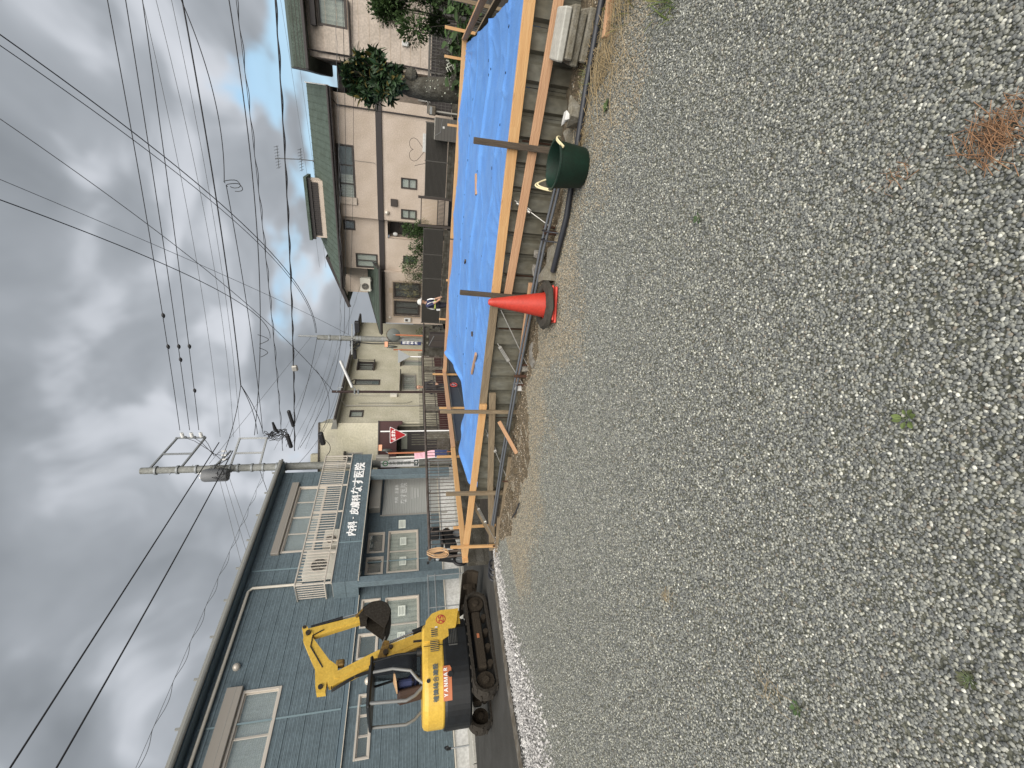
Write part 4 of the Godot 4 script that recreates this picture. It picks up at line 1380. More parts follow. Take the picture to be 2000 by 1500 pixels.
	pipe("stem", wh, [Vector3(-0.5, -0.2, 0), Vector3(-0.62, 0.25, 0.02), Vector3(-0.72, 0.52, 0.0)], 0.012, M.brown_sash, 5)
	# storage box and letter box at the end of that fence
	var sb := thing("storage_box", "dark brown garden storage box with pale lid slats at the fence end", "storage box", Vector3(-0.95, -0.45, -24.1))
	box("casing", sb, Vector3(0, 0.5, 0), Vector3(0.92, 1.0, 0.5), M.fence_brown, 0.01)
	for k in 5:
		box("lid_slat", sb, Vector3(-0.36 + k * 0.18, 1.02, 0.0), Vector3(0.16, 0.03, 0.52), M.alu_grey, 0.004)
	for k in 6:
		box("front_groove", sb, Vector3(0, 0.12 + k * 0.15, 0.252), Vector3(0.88, 0.012, 0.006), M.brown_dark)
	box("latch", sb, Vector3(0.1, 0.62, 0.256), Vector3(0.09, 0.09, 0.012), M.white_paint)
	pipe("lid_wire", sb, [Vector3(-0.3, 1.02, 0.27), Vector3(-0.1, 0.75, 0.275), Vector3(0.42, 0.70, 0.275)], 0.006, M.galv, 5)
	var lb := thing("letter_box", "grey rounded letter box on post beside the dark storage box", "letter box", Vector3(-0.25, -0.45, -24.2))
	box("post", lb, Vector3(0, 0.5, 0), Vector3(0.06, 1.0, 0.06), M.alu_grey)
	box("box_body", lb, Vector3(0, 1.16, 0.02), Vector3(0.38, 0.36, 0.26), M.concrete, 0.05)
	box("flap", lb, Vector3(0, 1.22, 0.155), Vector3(0.30, 0.10, 0.012), M.galv, 0.004)

# ---------------------------------------------------------------- beige siding house at the right
func build_siding_house() -> void:
	var h := thing("siding_house", "beige siding house with deep green eaves at right, behind pruned tree", "house", Vector3(0, -0.45, -26.0))
	var w2 := [2.30, 4.92, 4.4, 6.14]
	wall_part("wall", h, [1.15, 0.0, 10.0, 6.62], [w2], -0.22, 0.0, M.panel_beige)
	box("west_wall", h, Vector3(1.18, 3.3, -3.3), Vector3(0.06, 6.62, 6.2), M.panel_beige)
	# board joints of the siding
	for k in 14:
		box("siding_lap", h, Vector3(5.57, 0.35 + k * 0.455, 0.004), Vector3(8.84, 0.012, 0.008), M.gate_pale)
	var rf := ST()
	prism(rf, PackedVector2Array([Vector2(0.62, 6.60), Vector2(0.62, 7.20), Vector2(-3.2, 8.1), Vector2(-6.8, 7.20), Vector2(-6.8, 6.60)]), -0.62, -10.6, Transform3D(Basis(Vector3(0, 0, 1), Vector3(0, 1, 0), Vector3(-1, 0, 0)), Vector3.ZERO))
	var roof := mk("roof", rf, M.green_roof, h)
	box("gutter", roof, Vector3(5.6, 6.62, 0.66), Vector3(10.0, 0.14, 0.12), M.brown_dark, 0.03)
	for k in 3:
		box("fascia_seam", roof, Vector3(5.6, 6.78 + k * 0.14, 0.624), Vector3(9.98, 0.012, 0.01), M.brown_sash)
	box("verge_board", roof, Vector3(0.60, 6.9, -2.9), Vector3(0.05, 0.62, 7.0), M.brown_dark)
	window(h, w2[0], w2[1], w2[2], w2[3], M.brown_sash, 2, "curtain", 0.08)
	box("window_awning", h, Vector3(3.5, 6.30, 0.14), Vector3(2.5, 0.22, 0.28), M.brown_dark, 0.01)
	box("shutter_pocket", h, Vector3(1.85, 5.38, 0.09), Vector3(0.92, 1.06, 0.18), M.panel_beige, 0.008)
	box("pocket_edge", h, Vector3(2.35, 4.84, 0.09), Vector3(2.0, 0.05, 0.20), M.brown_sash)
	for q in [[3.6, 3.86], [2.82, 3.1]]:
		var px: float = 3.05 if q[0] > 3.0 else 3.3
		box("small_canopy", h, Vector3(px + 1.9, q[0], 0.35), Vector3(3.8, 0.22, 0.70), M.green_roof, 0.01)
		box("canopy_edge", h, Vector3(px + 1.9, q[0] - 0.13, 0.36), Vector3(3.7, 0.05, 0.66), M.brown_dark)
	pipe("downpipe", h, [Vector3(1.36, 6.55, 0.6), Vector3(1.36, 6.2, 0.07), Vector3(1.36, 0.4, 0.07)], 0.035, M.brown_dark, 8)
	box("tap_box", h, Vector3(2.2, 2.4, 0.05), Vector3(0.18, 0.3, 0.10), M.white_paint, 0.01)
	# side porch window in the gap
	var gp := thing("side_window_bay", "white framed bay window low between the two beige houses", "bay window", Vector3(0.55, -0.45, -28.2))
	box("bay_wall", gp, Vector3(0, 2.75, -0.66), Vector3(1.5, 5.5, 0.1), M.panel_beige)
	box("upper_screen", gp, Vector3(-0.1, 4.7, -0.50), Vector3(1.2, 1.3, 0.16), M.brown_dark, 0.01)
	window(gp, -0.5, 0.95, 0.5, 1.75, M.white_paint, 2, "dark", 0.08)
	box("bay_roof", gp, Vector3(0, 5.6, -0.5), Vector3(1.5, 0.3, 1.4), M.brown_dark)
	# mesh fence before it
	var f := thing("mesh_fence", "dark mesh fence with thick top rail behind the large-leaved plants", "fence", Vector3(0, -0.45, -24.4))
	box("top_rail", f, Vector3(2.7, 1.34, 0), Vector3(6.2, 0.10, 0.07), M.fence_brown, 0.01)
	box("footing", f, Vector3(2.7, 0.12, 0), Vector3(6.2, 0.24, 0.14), M.block)
	for k in 5:
		box("fence_post", f, Vector3(-0.3 + k * 1.5, 0.75, 0), Vector3(0.06, 1.15, 0.06), M.fence_brown)
	for k in 52:
		box("mesh_bar", f, Vector3(-0.35 + k * 0.118, 0.78, 0.02), Vector3(0.016, 1.02, 0.010), M.fence_brown)
	for k in 6:
		box("mesh_wire", f, Vector3(2.7, 0.38 + k * 0.17, 0.028), Vector3(6.2, 0.014, 0.010), M.fence_brown)
	box("back_board", f, Vector3(2.7, 0.76, -0.06), Vector3(6.2, 1.0, 0.01), M.brown_dark)

# hand a helper node's children to its parent, keeping their places
func flatten(b: Node3D) -> void:
	var p := b.get_parent()
	for k in b.get_children():
		var xf: Transform3D = b.transform * k.transform
		var n: String = String(k.name).rstrip("0123456789")
		b.remove_child(k)
		k.name = n
		p.add_child(k, true)
		k.transform = xf
	p.remove_child(b)
	b.free()

# ---------------------------------------------------------------- street furniture
func build_street() -> void:
	# ---- tall utility pole at the clinic corner
	var p := thing("utility_pole", "tall grey concrete utility pole with transformer and two bracket frames at clinic corner", "utility pole", Vector3(-14.55, -0.45, -16.05))
	var st := ST()
	tube(st, [Vector3(0, 0, 0), Vector3(0, 6, 0), Vector3(0, 12.95, 0)], [0.185, 0.17, 0.135], 16)
	mk("shaft", st, M.pole, p)
	for y in [5.2, 7.4, 7.75, 8.3, 8.75, 9.3, 9.6, 10.2, 10.9, 11.6, 12.4]:
		var bs := ST()
		lathe(bs, [Vector2(0.13, -0.035), Vector2(0.19, -0.035), Vector2(0.19, 0.035), Vector2(0.13, 0.035)], Transform3D(Basis(), Vector3(0, y, 0)), 14)
		mk("band", bs, M.galv, p)
	for k in 9:
		var s := 1.0 if k % 2 == 0 else -1.0
		pipe("step_bolt", p, [Vector3(0, 6.6 + k * 0.65, s * 0.12), Vector3(0, 6.6 + k * 0.65, s * 0.30)], 0.01, M.galv, 5)
	# upper frame, reaching north, three insulators on its outer post
	for q in [["upper_bracket", 12.70, 11.55, M.galv, 2.15], ["lower_bracket", 9.66, 8.50, M.galv_light, 2.05]]:
		var dz: float = -q[4]
		var fr := ST()
		for y in [q[1], q[2]]:
			cbox(fr, Vector3(0, y - 0.12 if q[1] > 10.0 else y + 0.08, dz * 0.5), Vector3(0.075, 0.075, absf(dz)), 0.006, Basis(Vector3.RIGHT, -0.11 if q[1] > 10.0 else 0.10))
		cbox(fr, Vector3(0.0, (q[1] + q[2]) * 0.5 - (0.12 if q[1] > 10.0 else -0.08), dz * 0.48), Vector3(0.07, q[1] - q[2], 0.07), 0.006)
		cbox(fr, Vector3(0.0, (q[1] + q[2]) * 0.5 - (0.22 if q[1] > 10.0 else -0.18), dz), Vector3(0.07, q[1] - q[2] + 0.1, 0.07), 0.006)
		mk(q[0], fr, q[3], p)
	for k in 3:
		var y := 12.22 - k * 0.38
		var ins := ST()
		var prof := []
		for d in 3:
			prof.append_array([Vector2(0.03, d * 0.09), Vector2(0.075, d * 0.09 + 0.02), Vector2(0.075, d * 0.09 + 0.045), Vector2(0.03, d * 0.09 + 0.06)])
		lathe(ins, prof, Transform3D(Basis(Vector3.BACK, -PI / 2), Vector3(0.05, y, -2.15)), 12)
		mk("insulator", ins, M.insulator, p)
		box("insulator_clamp", p, Vector3(0.03, y - 0.08, -2.15), Vector3(0.10, 0.12, 0.10), M.galv, 0.01)
	# transformer
	var tr := ST()
	lathe(tr, [Vector2(0.0, 0.0), Vector2(0.25, 0.0), Vector2(0.27, 0.04), Vector2(0.27, 0.86), Vector2(0.24, 0.94), Vector2(0.0, 0.98)], Transform3D(Basis(), Vector3(0.05, 9.55, 0.46)), 18)
	var tm := mk("transformer", tr, M.transformer, p)
	for s in [-0.12, 0.12]:
		var bu := ST()
		lathe(bu, [Vector2(0.03, 0.0), Vector2(0.055, 0.03), Vector2(0.035, 0.07), Vector2(0.055, 0.11), Vector2(0.02, 0.16)], Transform3D(Basis(), Vector3(0.05 + s, 10.50, 0.46)), 10)
		mk("bushing", bu, M.insulator, tm)
	for k in 4:
		var pts := []
		for i in 17:
			var a := TAU * i / 16.0 * (1.15 + 0.1 * k)
			pts.append(Vector3(0.3 + 0.16 * sin(a * 0.5 + k), 9.55 + 0.25 * k * 0.5 + 0.33 * cos(a + k), 0.55 + 0.3 * sin(a + k * 0.8)))
		pipe("lead_wire", p, pts, 0.011, M.cable, 6)
	for k in 3:
		pipe("jumper_wire", p, [Vector3(0.06, 12.15 - 0.38 * k, -2.10), Vector3(0.25, 11.5 - 0.3 * k, -1.6 + 0.1 * k), Vector3(0.20, 10.6 - 0.1 * k, -0.9 + 0.15 * k), Vector3(0.12, 10.1 + 0.08 * k, -0.45 - 0.28 * k)], 0.012, M.cable, 6)
		pipe("jumper_wire", p, [Vector3(0.12, 9.92 + 0.08 * k, -0.45 - 0.28 * k), Vector3(0.34, 9.7, -0.2 - 0.1 * k), Vector3(0.28, 10.2 - 0.1 * k, 0.2), Vector3(0.12, 10.62, 0.42)], 0.010, M.cable, 6)
	box("cutout_arm", p, Vector3(0.02, 10.1, -0.62), Vector3(0.07, 0.07, 1.1), M.galv, 0.006, Basis(Vector3.RIGHT, -0.3))
	for k in 3:
		box("cutout", p, Vector3(0.12, 9.98 + 0.09 * k, -0.45 - 0.28 * k), Vector3(0.07, 0.20, 0.07), M.insulator, 0.012)
	# cable tangles at the lower bracket
	for k in 7:
		var pts := []
		for i in 15:
			var t := i / 14.0
			var a := TAU * (t * 1.3 + k * 0.21)
			pts.append(Vector3(0.18 + 0.20 * sin(a), 8.35 + 0.42 * cos(a * 0.9 + k) - 0.05 * k, -2.05 + 0.22 * sin(a * 1.7 + k * 1.3)))
		pipe("cable_coil", p, pts, 0.014, M.cable, 6)
	pipe("splice_case", p, [Vector3(0.25, 8.15, -2.1), Vector3(0.5, 8.28, -2.12), Vector3(0.85, 8.33, -2.15)], [0.05, 0.085, 0.05], M.cable, 8)
	# plate on the pole
	var sg := Node3D.new()
	sg.name = "dentist_plate"
	p.add_child(sg)
	sg.transform = Transform3D(Basis(Vector3(0.72, 0, -0.69), Vector3.UP, Vector3(0.69, 0, 0.72)), Vector3(0.115, 2.45, 0.12))
	box("sign_plate", sg, Vector3.ZERO, Vector3(0.36, 1.74, 0.012), M.white_sign, 0.004)
	var em := ST()
	lathe(em, [Vector2(0.13, 0.0), Vector2(0.13, 0.004), Vector2(0.085, 0.004), Vector2(0.085, 0.0)], Transform3D(Basis(Vector3.RIGHT, PI / 2), Vector3(0, 0.66, 0.006)), 20)
	mk("plate_emblem", em, M.green_mark, sg)
	write_text("plate_lettering", sg, "ひが歯科医院", Vector3(-0.075, 0.34, 0.006), 0.15, 0.165, 0.003, 0.016, M.ink, true)
	box("plate_arrow_field", sg, Vector3(0, -0.74, 0.008), Vector3(0.30, 0.20, 0.004), M.ink)
	box("plate_arrow", sg, Vector3(0, -0.74, 0.0115), Vector3(0.16, 0.03, 0.003), M.white_sign)
	box("plate_arrow", sg, Vector3(0.05, -0.715, 0.0118), Vector3(0.07, 0.028, 0.003), M.white_sign, 0.0, Basis(Vector3.BACK, -0.8))
	box("plate_arrow", sg, Vector3(0.05, -0.765, 0.0121), Vector3(0.07, 0.028, 0.003), M.white_sign, 0.0, Basis(Vector3.BACK, 0.8))
	flatten(sg)
	# ---- service box mast beside it
	var ms := thing("meter_mast", "grey square service mast beside the right clinic porch column", "mast", Vector3(-13.75, -0.45, -15.55))
	box("mast_box", ms, Vector3(0, 3.2, 0), Vector3(0.22, 0.55, 0.2), M.alu_grey, 0.01)
	pipe("mast_tube", ms, [Vector3(0, 0, 0), Vector3(0, 3.0, 0)], 0.05, M.alu_grey, 10)
	pipe("mast_tube", ms, [Vector3(0.12, 0, 0.1), Vector3(0.12, 2.6, 0.1)], 0.03, M.machine_white, 10)
	# ---- second pole at the crossing
	var q2 := thing("utility_pole", "weathered shorter utility pole with traffic mirrors in front of the cream house", "utility pole", Vector3(-10.35, -0.45, -20.6))
	var s2 := ST()
	tube(s2, [Vector3(0, 0, 0), Vector3(0, 4.0, 0), Vector3(0.0, 6.45, 0)], [0.155, 0.14, 0.12], 14)
	mk("shaft", s2, M.pole, q2)
	pipe("top_pipe", q2, [Vector3(0.06, 5.7, 0), Vector3(0.05, 7.3, 0)], 0.05, M.galv, 8)
	for y in [5.9, 5.4, 4.6, 4.45, 3.4, 2.4]:
		var bs := ST()
		lathe(bs, [Vector2(0.13, -0.03), Vector2(0.155, -0.03), Vector2(0.155, 0.03), Vector2(0.13, 0.03)], Transform3D(Basis(), Vector3(0, y, 0)), 14)
		mk("band", bs, M.galv, q2)
	box("cross_arm", q2, Vector3(0, 4.85, 0.1), Vector3(1.5, 0.07, 0.07), M.galv, 0.004, Basis(Vector3.UP, 0.5))
	for k in 5:
		var pts := []
		for i in 13:
			var a := TAU * i / 12.0
			pts.append(Vector3(-0.15 - 0.10 * k * 0.5 + 0.20 * cos(a + k), 4.7 + 0.24 * sin(a * 1.1 + k * 0.7), 0.15 + 0.15 * sin(a * 2.0)))
		pipe("cable_coil", q2, pts, 0.014, M.cable, 6)
	var sc := ST()
	cbox(sc, Vector3(0.75, 4.55, 0.2), Vector3(0.55, 0.24, 0.24), 0.03)
	mk("closure_case", sc, M.cable, q2)
	sc = ST()
	cbox(sc, Vector3(-0.85, 4.75, 0.1), Vector3(0.5, 0.16, 0.16), 0.03)
	mk("closure_case", sc, M.cable, q2)
	pipe("riser_cable", q2, [Vector3(-0.16, 4.7, 0.08), Vector3(-0.2, 3.9, 0.12), Vector3(-0.17, 2.9, 0.12), Vector3(-0.15, 1.6, 0.1)], 0.03, M.cable, 8)
	var pl := Node3D.new()
	pl.name = "pole_plate"
	q2.add_child(pl)
	pl.transform = Transform3D(Basis(Vector3(0.847, 0, -0.531), Vector3.UP, Vector3(0.531, 0, 0.847)), Vector3(-0.05, 2.0, 0.17))
	box("street_plate", pl, Vector3.ZERO, Vector3(0.24, 1.0, 0.01), M.navy, 0.003)
	write_text("plate_lettering", pl, "医院科内", Vector3(-0.08, 0.27, 0.005), 0.16, 0.2, 0.003, 0.018, M.white_sign, true)
	box("orange_plate", pl, Vector3(0.0, -0.70, 0.0), Vector3(0.26, 0.26, 0.012), M.orange_sign, 0.003)
	flatten(pl)
	# ---- traffic mirrors on orange posts
	traffic_mirror("round traffic mirror seen from behind on orange post by the shorter utility pole", Vector3(-9.95, -0.45, -20.35), 2.85, 3.6, 0.32)
	traffic_mirror("traffic mirror with faded orange hood seen edge-on by the shorter utility pole", Vector3(-10.62, -0.45, -20.05), 2.95, 2.06, 0.30)
	traffic_mirror("traffic mirror with faded orange hood seen edge-on beside the dentist plate", Vector3(-13.40, -0.45, -15.45), 3.05, 2.28, 0.28)
	# warning sign seen from behind
	var ws := thing("road_sign", "triangular road sign seen from its grey back on thin white post", "sign", Vector3(-10.75, -0.45, -19.6))
	pipe("post", ws, [Vector3(0, 0, 0), Vector3(0, 2.6, 0)], 0.03, M.white_sign, 8)
	var ts := ST()
	prism(ts, PackedVector2Array([Vector2(-0.34, 2.62), Vector2(0.34, 2.62), Vector2(0.0, 2.02)]), 0.04, 0.055, Transform3D(Basis(Vector3.UP, 0.55), Vector3.ZERO))
	mk("sign_face", ts, M.galv, ws)
	# ---- stop sign
	var sp := thing("stop_sign", "red inverted-triangle stop sign with white rim and lettering on white post", "sign", Vector3(-12.35, -0.45, -15.45))
	pipe("post", sp, [Vector3(0.16, 0, -0.03), Vector3(0.16, 3.25, -0.03)], 0.03, M.white_sign, 10)
	var face := Node3D.new()
	face.name = "face_holder"
	sp.add_child(face)
	face.transform = Transform3D(Basis(Vector3.UP, 0.15), Vector3(0, 2.50, 0.02))
	var rim := ST()
	prism(rim, sign_tri(0.42), 0.0, 0.016)
	mk("sign_rim", rim, M.white_sign, face)
	var red := ST()
	prism(red, sign_tri(0.39), 0.017, 0.020)
	mk("sign_face", red, M.red_sign, face)
	write_text("sign_lettering", face, "止まれ", Vector3(-0.27, 0.13, 0.0205), 0.17, 0.185, 0.003, 0.028, M.white_sign)
	flatten(face)
	# ---- brown lamp post
	var lp := thing("street_lamp", "slim dark red-brown lamp post with long white lamp head outside the railing", "street lamp", Vector3(-8.92, -0.42, -13.6))
	pipe("post", lp, [Vector3(0, 0, 0), Vector3(0, 4.65, 0)], 0.045, M.rust_pole, 10)
	var lh := ST()
	cbox(lh, Vector3.ZERO, Vector3(1.05, 0.085, 0.16), 0.03)
	var head := mk("lamp_head", lh, M.white_paint, lp)
	head.transform = Transform3D(Basis(Vector3.UP, 0.65) * Basis(Vector3.BACK, 0.42), Vector3(0.52, 4.18, -0.32))
	for y in [3.78, 3.90]:
		box("clamp", lp, Vector3(0.0, y, 0), Vector3(0.14, 0.05, 0.14), M.galv, 0.01)
	pipe("arm", lp, [Vector3(0, 3.84, 0), Vector3(0.12, 3.92, -0.06)], 0.02, M.galv, 6)
	pipe("hook", lp, [Vector3(0.0, 4.5, 0.03), Vector3(0.18, 4.42, 0.03), Vector3(0.20, 4.28, 0.03)], 0.012, M.galv, 6)
	# ---- low block wall with its railing
	var bw := thing("block_wall", "low grey concrete block wall under the brown pipe railing", "wall", Vector3(-8.4, 0, 0))
	for r in 3:
		for k in 24:
			var z := -5.95 - k * 0.395 - (0.0 if r % 2 == 0 else 0.0)
			box("concrete_block", bw, Vector3(0, 0.235 - r * 0.198, z - 0.1975), Vector3(0.13, 0.192, 0.389), M.block, 0.006)
	box("mortar_core", bw, Vector3(0, -0.12, -5.95 - 4.74), Vector3(0.10, 0.88, 9.46), M.concrete)
	box("wall_footing", bw, Vector3(0, -0.42, -5.95 - 4.74), Vector3(0.30, 0.22, 9.6), M.concrete)
	var rl := thing("pipe_railing", "brown pipe railing with upright bars on top of the low block wall", "railing", Vector3(-8.4, 0.33, 0))
	pipe("top_rail", rl, [Vector3(0, 0.80, -6.15), Vector3(0, 0.78, -15.35)], 0.034, M.rail_brown, 12)
	pipe("low_rail", rl, [Vector3(0, 0.06, -6.2), Vector3(0, 0.06, -15.3)], 0.014, M.rail_brown, 8)
	for k in 75:
		pipe("baluster", rl, [Vector3(0, 0.0, -6.42 - k * 0.12), Vector3(0, 0.78, -6.42 - k * 0.12)], 0.0085 if k % 10 != 4 else 0.016, M.rail_brown, 7)
	for z in [-6.20, -6.33, -15.3]:
		pipe("end_post", rl, [Vector3(0, -0.12, z), Vector3(0, 0.84, z)], 0.028, M.rail_brown, 10)
	for k in 8:
		pipe("bracket", rl, [Vector3(0, 0.76, -6.9 - k * 1.2), Vector3(0.04, 0.70, -6.98 - k * 1.2)], 0.008, M.rail_brown, 5)
	var rc := thing("rope_coil", "orange-tan rope coil hung over the near end of the brown railing", "rope", Vector3(-8.36, 0.98, -6.24))
	for k in 6:
		var pts := []
		for i in 19:
			var a := TAU * i / 18.0
			pts.append(Vector3(0.045 + 0.012 * k * 0.4 + 0.015 * sin(a * 2.0), -0.01 + 0.20 * cos(a) - 0.03 * (k % 3) + 0.02, (k - 2.5) * 0.022 + 0.085 * sin(a)))
		pipe("strand", rc, pts, 0.0095, M.rope, 6)
	# higher return of the block wall
	var rw := thing("block_wall", "higher grey block wall return with dark cap at the far end of the railing", "wall", Vector3(0, 0, -15.45))
	for r in 7:
		for k in 3:
			box("concrete_block", rw, Vector3(-8.17 + k * 0.395 - (0.0 if r % 2 == 0 else 0.08), 0.97 - r * 0.198, 0), Vector3(0.389, 0.192, 0.14), M.block, 0.006)
	box("mortar_core", rw, Vector3(-7.85, 0.32, 0), Vector3(1.12, 1.44, 0.11), M.concrete)
	box("wall_cap", rw, Vector3(-7.82, 1.10, 0), Vector3(1.5, 0.06, 0.22), M.brown_sash, 0.01)
	var cab := thing("waste_locker", "dark brown waste locker with two pale knobs against the block wall", "locker", Vector3(-7.62, 0, -15.28))
	box("casing", cab, Vector3(0, 0.38, 0), Vector3(0.56, 1.0, 0.22), M.brown_dark, 0.01)
	for s in [-0.12, 0.14]:
		box("door", cab, Vector3(s, 0.38, 0.112), Vector3(0.22, 0.92, 0.012), M.brown_sash, 0.004)
		pipe("knob", cab, [Vector3(s, 0.93, 0.05), Vector3(s, 0.99, 0.05)], 0.05, M.tile_pale, 10)
	pipe("stay", cab, [Vector3(-0.2, 0.9, 0.125), Vector3(0.22, 0.72, 0.125)], 0.008, M.galv, 5)
	# advertising flag behind the railing
	var fl := thing("advertising_flag", "leaning pink and navy advertising flag on thin pole behind the railing", "flag", Vector3(-13.05, -0.4, -14.8))
	pipe("pole", fl, [Vector3(0, 0, 0), Vector3(-0.35, 2.2, -0.15)], 0.014, M.white_sign, 6)
	var fs := ST()
	var fs2 := ST()
	for k in 8:
		var t0 := k / 8.0
		var t1 := (k + 1) / 8.0
		var a := Vector3(-0.04, 0.35, -0.02).lerp(Vector3(-0.30, 1.75, -0.13), t0)
		var b := Vector3(-0.04, 0.35, -0.02).lerp(Vector3(-0.30, 1.75, -0.13), t1)
		var oa := Vector3(0.22 + 0.05 * sin(t0 * 7.0), 0.02, -0.20 + 0.05 * cos(t0 * 6.0))
		var ob := Vector3(0.22 + 0.05 * sin(t1 * 7.0), 0.02, -0.20 + 0.05 * cos(t1 * 6.0))
		for th in [0.0, 0.004]:
			var off := Vector3(th, 0, th)
			quad(fs2 if k < 3 else fs, a + off, a + oa + off, b + ob + off, b + off, Vector3(1, 0, 1) * (1.0 if th > 0.0 else -1.0))
	mk("cloth", fs, M.pink, fl)
	mk("cloth", fs2, M.navy, fl)
	# motor scooter by the porch
	build_scooter()

func sign_tri(r: float) -> PackedVector2Array:
	# rounded triangle, point down
	var out := PackedVector2Array()
	var cs := [Vector2(-r, r * 0.62), Vector2(0, -r * 1.10), Vector2(r, r * 0.62)]
	for i in 3:
		var c: Vector2 = cs[i]
		var pv: Vector2 = cs[(i + 2) % 3]
		var nx: Vector2 = cs[(i + 1) % 3]
		var a := c + (pv - c).normalized() * 0.07
		var b := c + (nx - c).normalized() * 0.07
		for k in 5:
			var t := k / 4.0
			out.append(a.lerp(c, t).lerp(c.lerp(b, t), t))
	var o2 := PackedVector2Array()
	for v in out:
		o2.append(v + Vector2(0, 0.10))
	return o2

func traffic_mirror(label: String, at: Vector3, high: float, turn: float, r: float) -> void:
	var t := thing("traffic_mirror", label, "traffic mirror", at)
	pipe("post", t, [Vector3(0, 0, 0), Vector3(0, high - 0.1, 0)], 0.038, M.orange_sign, 10)
	var b := Basis(Vector3.UP, turn)
	var c := b * Vector3(0, 0, 0.16) + Vector3(0, high, 0)
	var st := ST()
	lathe(st, [Vector2(0.0, 0.05), Vector2(r * 0.6, 0.04), Vector2(r, 0.0), Vector2(r, -0.04), Vector2(r * 0.7, -0.07), Vector2(0.0, -0.09)], Transform3D(b * Basis(Vector3.RIGHT, PI / 2), c), 24)
	mk("mirror_disc", st, M.mirror_back, t)
	var hs := ST()
	var n := 12
	for k in n:
		var a0 := deg_to_rad(30.0 + 120.0 * k / n)
		var a1 := deg_to_rad(30.0 + 120.0 * (k + 1) / n)
		for q in [[r + 0.02, 1.0], [r + 0.035, -1.0]]:
			quad(hs, c + b * Vector3(cos(a0) * q[0], sin(a0) * q[0], -0.04), c + b * Vector3(cos(a1) * q[0], sin(a1) * q[0], -0.04), c + b * Vector3(cos(a1) * q[0], sin(a1) * q[0], 0.22), c + b * Vector3(cos(a0) * q[0], sin(a0) * q[0], 0.22), b * Vector3(cos(a0), sin(a0), 0) * -q[1])
	mk("hood", hs, M.orange_faded, t)
	pipe("bracket", t, [Vector3(0, high - 0.12, 0), c - b * Vector3(0, 0, 0.08)], 0.02, M.galv, 6)

func build_scooter() -> void:
	var s := thing("motor_scooter", "dark motor scooter parked behind the railing at the clinic porch", "scooter", Vector3(-12.35, road_y(-9.5), -9.45))
	s.rotation.y = 0.15
	for z in [-0.60, 0.58]:
		var ty := ST()
		var pr := []
		for k in 13:
			var a := TAU * k / 12.0
			pr.append(Vector2(0.19 + 0.05 * cos(a), 0.05 * sin(a)))
		lathe(ty, pr, Transform3D(Basis(Vector3.BACK, PI / 2), Vector3(0, 0.24, z)), 20)
		var w := mk("wheel", ty, M.hose, s)
		var rim := ST()
		lathe(rim, [Vector2(0.0, -0.02), Vector2(0.15, -0.02), Vector2(0.15, 0.02), Vector2(0.0, 0.02)], Transform3D(Basis(Vector3.BACK, PI / 2), Vector3(0, 0.24, z)), 16)
		mk("rim", rim, M.galv, w)
	var bd := ST()
	prism(bd, PackedVector2Array([Vector2(-0.78, 0.62), Vector2(-0.72, 0.48), Vector2(-0.30, 0.34), Vector2(0.20, 0.28), Vector2(0.34, 0.32), Vector2(0.42, 0.80), Vector2(0.34, 0.84), Vector2(0.24, 0.40), Vector2(-0.06, 0.40), Vector2(-0.14, 0.66), Vector2(-0.70, 0.72)]), -0.14, 0.14, Transform3D(Basis(Vector3(0, 0, 1), Vector3.UP, Vector3(-1, 0, 0)), Vector3.ZERO))
	mk("body", bd, M.charcoal, s)
	box("seat", s, Vector3(0, 0.76, -0.42), Vector3(0.28, 0.10, 0.62), M.hose, 0.04)
	pipe("fork", s, [Vector3(0, 0.24, 0.58), Vector3(0, 0.62, 0.44), Vector3(0, 0.98, 0.34)], 0.03, M.galv, 8)
	pipe("handlebar", s, [Vector3(-0.32, 1.0, 0.22), Vector3(-0.2, 1.02, 0.30), Vector3(0.2, 1.02, 0.30), Vector3(0.32, 1.0, 0.22)], 0.016, M.hose, 8)
	box("front_shield", s, Vector3(0, 0.66, 0.44), Vector3(0.34, 0.52, 0.06), M.charcoal, 0.02, Basis(Vector3.RIGHT, -0.25))
	box("headlamp", s, Vector3(0, 0.94, 0.42), Vector3(0.16, 0.12, 0.10), M.galv_light, 0.03)
	box("number_plate", s, Vector3(0, 0.56, -0.84), Vector3(0.2, 0.12, 0.01), M.gate_pale)
	for e in [-1.0, 1.0]:
		pipe("mirror_stem", s, [Vector3(e * 0.2, 1.02, 0.3), Vector3(e * 0.3, 1.2, 0.28)], 0.007, M.hose, 5)
		box("mirror", s, Vector3(e * 0.31, 1.23, 0.28), Vector3(0.12, 0.08, 0.03), M.hose, 0.012)
	box("rear_lamp", s, Vector3(0, 0.66, -0.79), Vector3(0.18, 0.07, 0.04), M.red_sign, 0.01)
	box("luggage_box", s, Vector3(0, 0.98, -0.72), Vector3(0.34, 0.30, 0.34), M.charcoal, 0.04)

# ---------------------------------------------------------------- the covered pit
func interp(keys: Array, t: float) -> float:
	if t <= keys[0][0]:
		return keys[0][1]
	for i in keys.size() - 1:
		if t <= keys[i + 1][0]:
			var f: float = (t - keys[i][0]) / (keys[i + 1][0] - keys[i][0])
			return lerpf(keys[i][1], keys[i + 1][1], f * f * (3.0 - 2.0 * f))
	return keys[keys.size() - 1][1]

var tarp_noise := FastNoiseLite.new()

func tarp_left(z: float) -> float:
	return interp([[5.36, -5.74], [6.2, -5.86], [7.6, -6.1], [8.8, -6.30], [10.0, -6.32], [11.5, -6.22]], -z)

